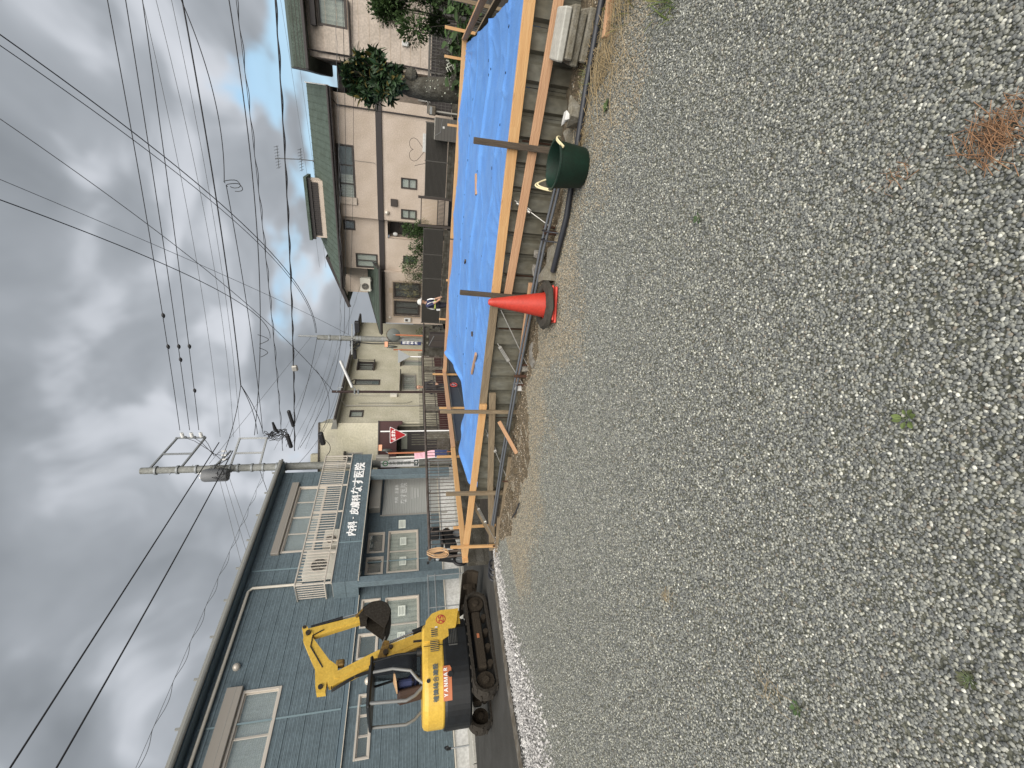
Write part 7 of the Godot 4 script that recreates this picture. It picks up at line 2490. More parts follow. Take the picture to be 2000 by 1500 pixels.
	straw("dry_straw", "long dry stalks curling at the timber end on the right", Vector3(1.0, 0.04, -4.2), 0.34, 90, M.straw, r, 0.9)
	weed("small_weed", "single green leafy weed sprouting from the gravel in front", Vector3(-0.67, 0.01, -0.88), 7, 0.026, Color(0.10, 0.135, 0.04), r)
	weed("small_weed", "green weed sprig at lower left of the gravel", Vector3(-1.93, 0.01, -0.56), 10, 0.022, Color(0.05, 0.09, 0.03), r)
	weed("small_weed", "tiny green weed on the gravel beyond the red straw", Vector3(-0.35, 0.01, -2.35), 10, 0.025, Color(0.045, 0.08, 0.03), r)
	weed("small_weed", "sparse green weed at the gravel edge near the concrete lump", Vector3(0.18, 0.01, -4.10), 14, 0.04, Color(0.06, 0.09, 0.03), r)
	weed("small_weed", "low brownish weed patch at the near left of the gravel", Vector3(-1.21, 0.01, -0.34), 20, 0.016, Color(0.07, 0.075, 0.04), r)
	grass("grass_tuft", "green grass tuft at the right edge of the gravel", Vector3(0.86, 0.0, -3.42), 0.16, 200, 0.14, Color(0.07, 0.12, 0.03), r)
	grass("grass_tuft", "olive grass growing beside the timber end at right", Vector3(1.02, 0.0, -4.12), 0.30, 260, 0.13, Color(0.12, 0.13, 0.045), r)
	grass("grass_tuft", "short green grass at the foot of the slab stack", Vector3(0.36, 0.0, -4.78), 0.14, 110, 0.08, Color(0.07, 0.11, 0.03), r)

func shrub(n: String, label: String, at: Vector3, size: Vector3, high: float, count: int, ll: float, lw: float, col: Color, r: RandomNumberGenerator) -> void:
	var t := thing(n, label, "shrub", at)
	var st := ST()
	var cl := []
	for k in 16:
		var d := rdir(r)
		var c := Vector3(d.x * size.x, high + d.y * size.y, d.z * size.z) * Vector3(0.8, 1, 0.8)
		cl.append([c, r.randf_range(0.26, 0.46) * maxf(size.x, size.y)])
		tube(st, [Vector3(d.x * 0.06, 0, d.z * 0.06), Vector3(c.x * 0.4, high * 0.55, c.z * 0.4), c], [0.022, 0.014, 0.005], 5)
	mk("stems", st, M.bark, t)
	var xfs := []
	var cols := []
	for i in count:
		var q: Array = cl[r.randi_range(0, cl.size() - 1)]
		var d := rdir(r)
		var p: Vector3 = q[0] + d * q[1] * pow(r.randf(), 0.4)
		xfs.append(leaf_xf(p, (d + rdir(r) * 0.7 + Vector3(0, 0.2, 0)).normalized(), Vector3.UP, r.randf_range(0.7, 1.3)))
		cols.append(col * r.randf_range(0.5, 1.5))
	multi("foliage", t, leaf_shape(ll, lw), M.leaf_rough, xfs, cols)

func straw(n: String, label: String, at: Vector3, rad: float, count: int, mat: Material, r: RandomNumberGenerator, dir: float) -> void:
	var st := ST()
	for k in count:
		var p := at + Vector3(r.randfn() * rad * 0.45, r.randf_range(-0.004, 0.022), r.randfn() * rad * 0.45)
		var a := dir + r.randfn() * 0.7
		var L := rad * r.randf_range(0.35, 1.1)
		var d := Vector3(cos(a), 0, -sin(a)) * L * 0.5
		tube(st, [p - d, p + Vector3(r.randfn() * 0.01, 0.010, r.randfn() * 0.01), p + d + Vector3(0, r.randf_range(-0.004, 0.012), 0)], r.randf_range(0.0005, 0.0013) if at.z > -3.0 else r.randf_range(0.0010, 0.0026), 4)
	var o := mk(n, st, mat)
	tag(o, label, "straw")

func weed(n: String, label: String, at: Vector3, count: int, ll: float, col: Color, r: RandomNumberGenerator) -> void:
	var t := thing(n, label, "weed", at)
	var st := ST()
	var xfs := []
	var cols := []
	for k in count:
		var a := TAU * k / count + r.randf_range(-0.3, 0.3)
		var d := Vector3(cos(a), r.randf_range(0.2, 0.9), sin(a)).normalized()
		var p := Vector3(cos(a) * 0.012, 0.004, sin(a) * 0.012)
		tube(st, [Vector3.ZERO, p + d * 0.01], 0.0012, 4)
		xfs.append(leaf_xf(p, d, Vector3.UP, r.randf_range(0.7, 1.25)))
		cols.append(col * r.randf_range(0.7, 1.4))
	mk("stem", st, M.stem_green, t)
	multi("leaves", t, leaf_shape(ll, ll * 0.62), M.leaf_rough, xfs, cols)

func grass(n: String, label: String, at: Vector3, rad: float, count: int, high: float, col: Color, r: RandomNumberGenerator) -> void:
	var t := thing(n, label, "grass tuft", at)
	var xfs := []
	var cols := []
	for k in count:
		var p := Vector3(r.randfn() * rad * 0.5, 0.0, r.randfn() * rad * 0.5)
		var d := Vector3(r.randfn() * 0.5, 1.0, r.randfn() * 0.5).normalized()
		xfs.append(leaf_xf(p, d, Vector3(r.randfn(), 0.2, r.randfn()).normalized(), high * r.randf_range(0.4, 1.2)))
		cols.append(col.lerp(Color(0.30, 0.22, 0.09), r.randf() * 0.5) * r.randf_range(0.7, 1.3))
	multi("blades", t, leaf_shape(1.0, 0.045, 0.2, 0.5), M.leaf_rough, xfs, cols)

# ---------------------------------------------------------------- people: tapered capsules joined by a smooth minimum, meshed as surface nets
func cap_d(p: Vector3, b: Array) -> float:
	var a: Vector3 = b[0]
	var ab: Vector3 = b[1] - a
	var t := clampf((p - a).dot(ab) / maxf(ab.length_squared(), 1e-9), 0.0, 1.0)
	return p.distance_to(a + ab * t) - lerpf(b[2], b[3], t)

func body_mesh(st: SurfaceTool, bones: Array, cell: float, k: float) -> void:
	var lo := Vector3(1e9, 1e9, 1e9)
	var hi := -lo
	for b in bones:
		var r := maxf(b[2], b[3]) + cell * 2.0
		for e in 2:
			lo = lo.min(b[e] - Vector3(r, r, r))
			hi = hi.max(b[e] + Vector3(r, r, r))
	var n := Vector3i(((hi - lo) / cell).ceil()) + Vector3i(1, 1, 1)
	var f := PackedFloat32Array()
	f.resize(n.x * n.y * n.z)
	f.fill(1.0)
	var ci := PackedInt32Array()
	ci.resize(f.size())
	for bi in bones.size():
		var b: Array = bones[bi]
		var r := maxf(b[2], b[3]) + cell * 2.0 + k
		var l0: Vector3 = b[0].min(b[1]) - Vector3(r, r, r)
		var h0: Vector3 = b[0].max(b[1]) + Vector3(r, r, r)
		var i0 := Vector3i(((l0 - lo) / cell).floor()).clamp(Vector3i.ZERO, n - Vector3i(1, 1, 1))
		var i1 := Vector3i(((h0 - lo) / cell).ceil()).clamp(Vector3i.ZERO, n - Vector3i(1, 1, 1))
		for x in range(i0.x, i1.x + 1):
			for y in range(i0.y, i1.y + 1):
				for z in range(i0.z, i1.z + 1):
					var d := cap_d(lo + Vector3(x, y, z) * cell, b)
					var o := (x * n.y + y) * n.z + z
					var g := f[o]
					if d < g:
						ci[o] = bi
					var h := maxf(k - absf(d - g), 0.0) / k
					f[o] = minf(d, g) - h * h * k * 0.25
	var idx := {}
	var vs := []
	var ns := []
	var cs := []
	for x in n.x - 1:
		for y in n.y - 1:
			for z in n.z - 1:
				var o := (x * n.y + y) * n.z + z
				var c := [f[o], f[o + 1], f[o + n.z], f[o + n.z + 1], f[o + n.y * n.z], f[o + n.y * n.z + 1], f[o + n.y * n.z + n.z], f[o + n.y * n.z + n.z + 1]]
				var m := 0
				for q in 8:
					if c[q] < 0.0:
						m |= 1 << q
				if m == 0 or m == 255:
					continue
				var sum := Vector3.ZERO
				var cnt := 0
				for e in [[0, 1], [2, 3], [4, 5], [6, 7], [0, 2], [1, 3], [4, 6], [5, 7], [0, 4], [1, 5], [2, 6], [3, 7]]:
					if (c[e[0]] < 0.0) != (c[e[1]] < 0.0):
						var t: float = c[e[0]] / (c[e[0]] - c[e[1]])
						var p0 := Vector3((e[0] >> 2) & 1, (e[0] >> 1) & 1, e[0] & 1)
						var p1 := Vector3((e[1] >> 2) & 1, (e[1] >> 1) & 1, e[1] & 1)
						sum += p0.lerp(p1, t)
						cnt += 1
				idx[o] = vs.size()
				vs.append(lo + (Vector3(x, y, z) + sum / cnt) * cell)
				ns.append(Vector3(c[4] + c[5] + c[6] + c[7] - c[0] - c[1] - c[2] - c[3], c[2] + c[3] + c[6] + c[7] - c[0] - c[1] - c[4] - c[5], c[1] + c[3] + c[5] + c[7] - c[0] - c[2] - c[4] - c[6]).normalized())
				cs.append(bones[ci[o]][4])
	var sx := n.y * n.z
	var sy := n.z
	for x in range(1, n.x - 1):
		for y in range(1, n.y - 1):
			for z in range(1, n.z - 1):
				var o := (x * n.y + y) * n.z + z
				for q in [[sx, sy, 1], [sy, 1, sx], [1, sx, sy]]:
					if (f[o] < 0.0) != (f[o + q[0]] < 0.0):
						var ids := [o, o - q[1], o - q[1] - q[2], o - q[2]]
						var ok := true
						for w in ids:
							if not idx.has(w):
								ok = false
						if not ok:
							continue
						var P := []
						var N := []
						var C := []
						for w in ids:
							P.append(vs[idx[w]])
							N.append(ns[idx[w]])
							C.append(cs[idx[w]])
						for t in [[0, 1, 2], [0, 2, 3]]:
							var fn: Vector3 = (P[t[1]] - P[t[0]]).cross(P[t[2]] - P[t[0]])
							var ord: Array = t
							if fn.dot(N[t[0]] + N[t[1]] + N[t[2]]) > 0.0:
								ord = [t[0], t[2], t[1]]
							for w in ord:
								st.set_color(C[w])
								st.set_normal(N[w])
								st.add_vertex(P[w])

func hand_bones(w: Vector3, d: Vector3, side: Vector3, skin: Color) -> Array:
	# palm, four unequal bent fingers, thumb from the side of the palm
	var out := []
	var dn := d.normalized()
	var sd := (side - dn * side.dot(dn)).normalized()
	var nm := dn.cross(sd)
	for k in 3:
		out.append([w + sd * (0.02 * (k - 1)), w + dn * 0.075 + sd * (0.022 * (k - 1)), 0.016, 0.015, skin])
	for k in 4:
		var L: float = [0.066, 0.076, 0.071, 0.056][k]
		var a := w + dn * 0.078 + sd * (0.0195 * (1.5 - k))
		var b := a + (dn + nm * 0.25).normalized() * L * 0.5
		out.append([a, b, 0.0095, 0.0088, skin])
		out.append([b, b + (dn * 0.8 + nm * 0.75).normalized() * L * 0.5, 0.0088, 0.008, skin])
	var ta := w + dn * 0.022 + sd * 0.03
	var tb := ta + (dn * 0.6 + sd * 0.8).normalized() * 0.036
	out.append([ta, tb, 0.012, 0.0105, skin])
	out.append([tb, tb + (dn * 0.95 + sd * 0.2 + nm * 0.2).normalized() * 0.028, 0.0105, 0.009, skin])
	return out

func head_bones(c: Vector3, fwd: Vector3, skin: Color, hair: Color, dark: Color) -> Array:
	var f := fwd.normalized()
	var s := f.cross(Vector3.UP).normalized()
	var b := []
	b.append([c + Vector3(0, 0.045, 0) - f * 0.012, c + Vector3(0, 0.035, 0) - f * 0.02, 0.088, 0.088, skin])
	b.append([c + Vector3(0, -0.02, 0) + f * 0.02, c + Vector3(0, -0.085, 0) + f * 0.045, 0.066, 0.036, skin])
	b.append([c + f * 0.088 + Vector3(0, 0.005, 0), c + f * 0.104 + Vector3(0, -0.026, 0), 0.010, 0.014, skin])
	for e in [-1.0, 1.0]:
		b.append([c + s * 0.085 * e + Vector3(0, 0.012, 0), c + s * 0.088 * e + Vector3(0, -0.024, 0), 0.018, 0.012, skin])
		b.append([c + f * 0.083 + s * 0.031 * e + Vector3(0, 0.012, 0), c + f * 0.083 + s * 0.034 * e + Vector3(0, 0.012, 0), 0.011, 0.011, dark])
		b.append([c + f * 0.082 + s * 0.020 * e + Vector3(0, 0.034, 0), c + f * 0.078 + s * 0.044 * e + Vector3(0, 0.034, 0), 0.008, 0.006, hair])
	b.append([c + f * 0.082 + s * 0.02 + Vector3(0, -0.060, 0), c + f * 0.082 - s * 0.02 + Vector3(0, -0.060, 0), 0.008, 0.008, Color(0.30, 0.12, 0.10)])
	b.append([c + Vector3(0, 0.075, 0) - f * 0.03, c + Vector3(0, 0.01, 0) - f * 0.055, 0.083, 0.066, hair])
	return b

func build_people() -> void:
	var vm := sm(Color(1, 1, 1), 0.8)
	vm.vertex_color_use_as_albedo = true
	var skin := Color(0.42, 0.25, 0.17)
	var navy := Color(0.030, 0.032, 0.085)
	var black := Color(0.010, 0.011, 0.018)
	var hair := Color(0.012, 0.010, 0.009)
	# ---- worker in a vest, side on, leaning a little forward to the right
	var w := thing("person", "person in white helmet, blue shirt and yellow reflective vest beyond the pit", "person", Vector3(-7.15, -0.45, -17.6))
	w.rotation.y = -0.25
	var fw := Vector3(1, 0, 0.25).normalized()
	var st := ST()
	var hipc := Vector3(0, 0.92, 0)
	var chest := Vector3(0.05, 1.26, 0.01)
	var neck := Vector3(0.10, 1.46, 0.02)
	var bones := [
		[hipc + Vector3(0, 0, -0.08), hipc + Vector3(0, 0, 0.08), 0.125, 0.125, black],
		[Vector3(0.01, 1.02, 0), chest, 0.135, 0.155, navy],
		[chest + Vector3(0, 0.06, -0.11), chest + Vector3(0, 0.06, 0.11), 0.10, 0.10, navy],
		[chest + Vector3(0.03, 0.10, 0), neck + Vector3(0.02, 0.03, 0), 0.07, 0.055, skin],
	]
	for s in [-1.0, 1.0]:
		var sh := chest + Vector3(0.02, 0.10, s * 0.19)
		var el := sh + (Vector3(0.16, -0.24, s * 0.03) if s > 0 else Vector3(0.05, -0.28, s * 0.05))
		var wr := el + (Vector3(0.14, -0.17, -0.03) if s > 0 else Vector3(0.12, -0.20, 0.02))
		bones.append([sh, el, 0.058, 0.048, navy])
		bones.append([el, wr, 0.045, 0.033, skin])
		bones.append_array(hand_bones(wr, wr - el, Vector3(0.3, 0, -s), skin))
		var hp := hipc + Vector3(0, -0.04, s * 0.09)
		var kn := Vector3(0.05 + 0.05 * s, 0.49, s * 0.10)
		var an := Vector3(-0.02 + 0.10 * s, 0.09, s * 0.11)
		bones.append([hp, kn, 0.092, 0.066, black])
		bones.append([kn, an, 0.064, 0.048, black])
		bones.append([an + Vector3(-0.03, -0.045, 0), an + Vector3(0.16, -0.05, 0), 0.042, 0.035, hair])
	body_mesh(st, bones, 0.016, 0.03)
	body_mesh(st, head_bones(neck + Vector3(0.04, 0.13, 0), fw, skin, hair, hair), 0.010, 0.012)
	mk("body", st, vm, w)
	var hc := neck + Vector3(0.035, 0.175, 0)
	var hm := ST()
	lathe(hm, [Vector2(0.135, 0.0), Vector2(0.128, 0.05), Vector2(0.105, 0.10), Vector2(0.06, 0.135), Vector2(0.0, 0.148)], Transform3D(Basis(Vector3.BACK, -0.12), hc), 22)
	lathe(hm, [Vector2(0.150, -0.008), Vector2(0.135, 0.006), Vector2(0.128, 0.0)], Transform3D(Basis(Vector3.BACK, -0.12), hc), 22)
	cbox(hm, hc + Vector3(0.145, -0.012, 0), Vector3(0.09, 0.012, 0.16), 0.005, Basis(Vector3.BACK, -0.25))
	mk("helmet", hm, M.white_paint, w)
	# reflective vest straps and belt
	var yl := sm(lin(0.62, 0.70, 0.18), 0.6)
	var vs := ST()
	for s in [-1.0, 1.0]:
		var pts := []
		for k in 13:
			var t := k / 12.0
			var a := PI * t
			pts.append(Vector3(0.05 - 0.185 * cos(a), 1.06 + 0.34 * sin(a), s * (0.10 + 0.05 * sin(a))))
		for k in 12:
			var p0: Vector3 = pts[k]
			var p1: Vector3 = pts[k + 1]
			cbox(vs, (p0 + p1) * 0.5, Vector3(p0.distance_to(p1) + 0.006, 0.012, 0.055), 0.003, along(p0, p1))
	mk("vest_strap", vs, M.white_sign, w)
	vs = ST()
	lathe(vs, [Vector2(0.165, 0.0), Vector2(0.172, 0.0), Vector2(0.178, 0.065), Vector2(0.170, 0.065)], Transform3D(Basis(), Vector3(0.02, 1.02, 0)), 24)
	mk("vest_belt", vs, yl, w)
	var pk := ST()
	cbox(pk, Vector3(-0.10, 0.90, 0.17), Vector3(0.10, 0.16, 0.06), 0.015)
	mk("tool_pouch", pk, M.white_sign, w)
	# ---- bystander behind the lamp post
	var p := thing("person", "person in dark clothes behind the railing, half hidden by the lamp post", "person", Vector3(-11.0, -0.45, -17.2))
	p.rotation.y = 0.4
	st = ST()
	var dk := Color(0.022, 0.022, 0.024)
	bones = [
		[Vector3(-0.08, 0.92, 0), Vector3(0.08, 0.92, 0), 0.12, 0.12, dk],
		[Vector3(0, 1.0, 0), Vector3(0, 1.28, 0.02), 0.14, 0.16, dk],
		[Vector3(-0.12, 1.33, 0.02), Vector3(0.12, 1.33, 0.02), 0.10, 0.10, dk],
		[Vector3(0, 1.36, 0.03), Vector3(0.0, 1.49, 0.05), 0.07, 0.055, skin],
	]
	for s in [-1.0, 1.0]:
		var sh := Vector3(s * 0.20, 1.34, 0.02)
		var el := sh + Vector3(s * 0.07, -0.28, 0.03)
		var wr := el + Vector3(-s * 0.05, -0.16, 0.18)
		bones.append([sh, el, 0.060, 0.050, dk])
		bones.append([el, wr, 0.048, 0.034, dk])
		bones.append_array(hand_bones(wr, wr - el, Vector3(-s, 0, 0.2), skin))
		bones.append([Vector3(s * 0.09, 0.88, 0), Vector3(s * 0.10, 0.48, 0.03), 0.09, 0.065, black])
		bones.append([Vector3(s * 0.10, 0.48, 0.03), Vector3(s * 0.11, 0.09, 0), 0.062, 0.048, black])
		bones.append([Vector3(s * 0.11, 0.045, -0.03), Vector3(s * 0.12, 0.04, 0.15), 0.042, 0.035, hair])
	body_mesh(st, bones, 0.018, 0.03)
	body_mesh(st, head_bones(Vector3(0, 1.62, 0.06), Vector3(0.5, -0.1, 1), skin, hair, hair), 0.010, 0.012)
	mk("body", st, vm, p)

# ---------------------------------------------------------------- overhead lines
func wire(n: String, label: String, a: Vector3, b: Vector3, sag: float, r: float, mat: Material, t0 := 0.0, t1 := 1.0, spiral := 0.0, category := "cable") -> void:
	r *= 0.78
	var pts := []
	var m := 40
	for k in m + 1:
		var t := lerpf(t0, t1, k / float(m))
		pts.append(a.lerp(b, t) - Vector3(0, 4.0 * sag * t * (1.0 - t), 0))
	if spiral <= 0.0:
		tag(pipe(n, null, pts, r, mat, 6), label, category)
		return
	var o := thing(n, label, category)
	pipe("messenger", o, pts, r * 0.8, mat, 6)
	var sp := []
	var L := a.distance_to(b) * (t1 - t0)
	var ns := int(L / 0.07)
	for k in ns + 1:
		var t := lerpf(t0, t1, k / float(ns))
		var p := a.lerp(b, t) - Vector3(0, 4.0 * sag * t * (1.0 - t) + spiral, 0)
		var ph := L * (t - t0) / (t1 - t0) * TAU / 1.1
		sp.append(p + Vector3(0.3 * spiral * cos(ph), spiral * sin(ph), spiral * cos(ph)))
	pipe("lashed_cable", o, sp, r, mat, 6)

func build_wires() -> void:
	var lab3 := ["highest", "middle", "lowest"]
	var hv := [[Vector3(-14.1, 11.80, -18.2), Vector3(1.30, 10.06, -18.2), 0.08, [0.28, 0.37]], [Vector3(-14.1, 11.41, -18.2), Vector3(1.38, 9.60, -18.2), 0.05, [0.28, 0.24]], [Vector3(-14.1, 11.04, -18.2), Vector3(1.45, 9.17, -18.2), 0.05, [0.28, 0.14]]]
	for k in 3:
		wire("power_line", lab3[k] + " of three black power lines running right from the upper pole frame", hv[k][0], hv[k][1], hv[k][2], 0.016, M.cable, 0.0, 1.7, 0.0, "power line")
		for t in hv[k][3]:
			var p: Vector3 = hv[k][0].lerp(hv[k][1], t) - Vector3(0, 4.0 * hv[k][2] * t * (1.0 - t), 0)
			var st := ST()
			lathe(st, [Vector2(0.0, -0.13), Vector2(0.05, -0.06), Vector2(0.065, 0.0), Vector2(0.05, 0.06), Vector2(0.0, 0.13)], Transform3D(Basis(Vector3.BACK, PI / 2), p + Vector3(0, -0.02, 0)), 10)
			tag(mk("line_clamp", st, M.cable), "dark clamp on the %s power line, %s one" % [lab3[k], "nearer the pole" if (t == hv[k][3].min()) else "farther from the pole"], "line clamp", "clamps on the power lines")
	wire("power_line", "thick twisted black supply cable ending in a fork right of the tall pole", Vector3(-11.11, 8.56, -17.4), Vector3(1.54, 7.85, -17.4), 0.12, 0.026, M.cable, 0.0, 1.6)
	var fork := [["upper", Vector3(-14.45, 9.6, -16.1)], ["middle", Vector3(-14.3, 8.6, -18.1)], ["lower", Vector3(-14.3, 8.35, -18.1)]]
	for q in fork:
		wire("fork_cable", q[0] + " branch of the forked supply cable at the tall pole", Vector3(-11.11, 8.56, -17.4), q[1], 0.12, 0.018, M.cable)
	wire("phone_cable", "black cable with hanging loops running to the lower pole frame", Vector3(-14.37, 8.74, -18.1), Vector3(1.81, 6.86, -18.1), 0.5, 0.020, M.cable, 0.0, 1.5)
	wire("phone_cable", "lashed cable pair running right just above the roofs", Vector3(-14.42, 7.28, -17.0), Vector3(1.73, 6.36, -17.0), 0.10, 0.014, M.cable, 0.0, 1.5, 0.022)
	wire("phone_cable", "lowest thick lashed cable running right just above the green roofs", Vector3(-14.44, 6.78, -17.0), Vector3(1.89, 5.36, -17.0), 0.12, 0.024, M.cable, 0.0, 1.5, 0.018)
	wire("thin_line", "thin pale line below the power lines, uppermost of three", Vector3(-15.27, 10.31, -18.1), Vector3(1.38, 9.13, -18.1), 0.28, 0.009, M.cable_grey, 0.05, 1.5)
	wire("thin_line", "thin pale line below the power lines, middle of three", Vector3(-15.29, 9.77, -18.1), Vector3(1.50, 8.78, -18.1), 0.40, 0.009, M.cable_grey, 0.05, 1.5)
	wire("thin_line", "thin pale line below the power lines, lowest of three", Vector3(-15.30, 9.48, -18.1), Vector3(1.56, 8.38, -18.1), 0.30, 0.009, M.cable_grey, 0.05, 1.5)
	wire("slack_cable", "slack black cable sagging from upper right to a hanging knot", Vector3(-3.01, 7.54, -17.0), Vector3(1.40, 7.70, -17.0), 0.26, 0.016, M.cable, 0.0, 1.3)
	wire("slack_cable", "black cable running left from the hanging knot", Vector3(-3.1, 7.5, -17.0), Vector3(-13.9, 8.3, -18.0), 0.1, 0.016, M.cable)
	var kn := thing("cable_knot", "hanging knot of looped black cable below the supply cable", "cable knot", Vector3(-3.05, 7.42, -17.0))
	for k in 2:
		var pts := []
		for i in 13:
			var a := TAU * i / 13.0 * (0.9 - 0.1 * k)
			pts.append(Vector3(0.12 * sin(a) - 0.10 * k, -0.12 - 0.05 * k + 0.22 * cos(a) + 0.03 * sin(3.0 * a), 0.08 * sin(2.0 * a)))
		pipe("loop", kn, pts, 0.012, M.cable, 6)
	wire("service_drop", "long diagonal cable from overhead right down to the shorter pole", Vector3(-10.06, 6.0, -20.5), Vector3(0.05, 9.0, -11.83), 1.3, 0.016, M.cable, 0.0, 1.35)
	wire("service_drop", "twin of the long diagonal cable, just beside it", Vector3(-10.06, 6.05, -20.5), Vector3(-0.13, 9.0, -11.75), 1.3, 0.012, M.cable, 0.0, 1.35)
	wire("service_drop", "diagonal cable from overhead down to the brown lamp post top", Vector3(-8.92, 4.2, -13.62), Vector3(-1.35, 9.5, -11.77), 0.55, 0.010, M.cable, 0.0, 1.3)
	wire("service_drop", "thin diagonal cable crossing high to the shorter pole bracket", Vector3(-10.12, 4.5, -20.5), Vector3(-2.36, 9.5, -11.15), 0.3, 0.009, M.cable_grey, 0.0, 1.3)
	wire("service_drop", "sagging black cable from overhead to the lashed cables", Vector3(-9.16, 7.3, -18.0), Vector3(-2.53, 9.0, -10.25), 1.2, 0.014, M.cable, 0.0, 1.4)
	wire("street_cable", "upper thick black cable running left above the clinic roof", Vector3(-14.2, 9.97, -17.4), Vector3(-12.5, 9.41, -5.07), 0.0, 0.026, M.cable, 0.0, 1.5)
	wire("street_cable", "lower thick black cable running left above the clinic roof", Vector3(-14.2, 9.23, -16.8), Vector3(-12.8, 8.73, -5.06), 0.06, 0.026, M.cable, 0.0, 1.5)
	wire("street_cable", "spiral lashed cable running left along the clinic roof edge", Vector3(-14.6, 7.78, -16.0), Vector3(-13.5, 7.51, -5.09), 0.0, 0.009, M.cable_grey, 0.0, 1.4, 0.045)
	for k in 3:
		wire("roof_line", ["uppermost", "middle", "lowest"][k] + " of three thin lines from the transformer behind the clinic roof", Vector3(-14.6, 9.47 - 0.19 * k, -15.6), Vector3(-19.4, 6.6 - 0.05 * k, -9.4 - 0.8 * k), 0.0, 0.010, M.cable_grey)
	wire("roof_line", "short black drop cable behind the clinic roof at the pole", Vector3(-14.5, 8.0, -15.95), Vector3(-16.9, 7.0, -14.3), 0.0, 0.014, M.cable)
	wire("lead_cable", "cable from the tall pole to the shorter pole, upper one", Vector3(-14.2, 7.1, -17.0), Vector3(-10.3, 6.0, -20.5), 0.15, 0.014, M.cable)
	wire("lead_cable", "cable from the tall pole to the shorter pole, lower looping one", Vector3(-14.2, 6.5, -16.9), Vector3(-10.3, 4.9, -20.4), 0.35, 0.014, M.cable)
	wire("lead_cable", "thin lead from the clinic roof to the brown lamp post", Vector3(-14.3, 6.4, -15.9), Vector3(-8.95, 4.0, -13.65), 0.25, 0.010, M.cable)
	wire("house_cable", "cable running past the upstairs windows of the green-roofed house, upper one", Vector3(-10.1, 4.75, -20.5), Vector3(3.08, 4.32, -23.5), 0.10, 0.014, M.cable, 0.0, 1.3)
	wire("house_cable", "cable running past the upstairs windows of the green-roofed house, lower one", Vector3(-10.1, 4.55, -20.5), Vector3(3.2, 3.95, -23.5), 0.12, 0.011, M.cable, 0.0, 1.3)
	wire("house_cable", "lashed cable along the far street before the green-roofed house", Vector3(-10.1, 4.95, -20.6), Vector3(3.2, 4.6, -23.5), 0.06, 0.009, M.cable_grey, 0.0, 1.3, 0.03)
	var fan := [[Vector3(-14.3, 7.6, -16.9), Vector3(-10.35, 5.6, -20.6), 0.1, "first"], [Vector3(-14.3, 7.0, -17.0), Vector3(-10.35, 5.3, -20.6), 0.3, "second"], [Vector3(-14.35, 6.3, -17.0), Vector3(-10.4, 5.05, -20.6), 0.1, "third"], [Vector3(-14.35, 5.9, -17.1), Vector3(-10.4, 4.65, -20.6), 0.25, "fourth"]]
	for q in fan:
		wire("fan_line", "thin line fanning from the tall pole to the shorter pole, %s from the top" % q[3], q[0], q[1], q[2], 0.008, M.cable_grey)
	wire("fan_line", "thin lashed line crossing low from the tall pole past the cream house", Vector3(-14.3, 6.6, -16.9), Vector3(-10.2, 4.7, -26.0), 0.1, 0.007, M.cable_grey, 0.0, 1.2, 0.02)
	wire("far_line", "thin far line above the green roof, upper one", Vector3(-10.3, 7.6, -31.0), Vector3(8.0, 8.9, -33.0), 0.1, 0.010, M.cable_grey)
	wire("far_line", "thin far line above the green roof, lower one", Vector3(-10.3, 7.2, -31.0), Vector3(8.0, 8.4, -33.0), 0.1, 0.010, M.cable_grey)
	wire("cross_line", "thin line crossing the sky from the shorter pole to the supply cable", Vector3(-10.35, 6.3, -20.6), Vector3(-12.0, 8.6, -13.5), 0.0, 0.008, M.cable_grey)
	var hl := thing("cable_loop", "hanging loops under the black cable right of the tall pole", "cable loop", Vector3(-9.9, 7.82, -18.1))
	for k in 2:
		var lp := []
		for i in 13:
			var a := PI * i / 12.0
			lp.append(Vector3(0.62 * k - 0.22 * cos(a) + 0.08 * sin(a * 2.0), -0.04 * k - (0.30 + 0.08 * k) * sin(a), 0.05 * sin(a * 2.0)))
		pipe("loop", hl, lp, 0.013, M.cable, 6)
	# closures hung on the lashed cables
	var cl := [[Vector3(-10.0, 6.24, -17.0), Vector3(0.26, 0.22, 0.16), M.alu_grey, "pale grey square closure box hung on the lowest lashed cable"], [Vector3(-12.6, 6.70, -17.0), Vector3(0.9, 0.14, 0.14), M.cable, "long black closure tube on the lashed cable, farther from the tall pole"], [Vector3(-13.9, 6.95, -17.05), Vector3(0.8, 0.16, 0.16), M.cable, "black closure tube on the lashed cable beside the tall pole"], [Vector3(-14.0, 5.6, -17.3), Vector3(0.7, 0.22, 0.22), M.cable, "black closure case hanging before the cream house wall"]]
	for q in cl:
		var o := box("cable_closure", null, q[0], q[1], q[2], 0.04, Basis(Vector3.BACK, 0.12))
		tag(o, q[3], "closure", "cable closures")
	wire("lead_cable", "looping black lead from the closure case to the clinic balcony", Vector3(-14.0, 5.55, -17.3), Vector3(-13.7, 5.15, -15.7), 0.25, 0.016, M.cable)
	wire("lead_cable", "slack lead from the closure case past the cream house", Vector3(-13.8, 5.7, -17.4), Vector3(-11.0, 5.8, -18.6), 0.5, 0.014, M.cable)

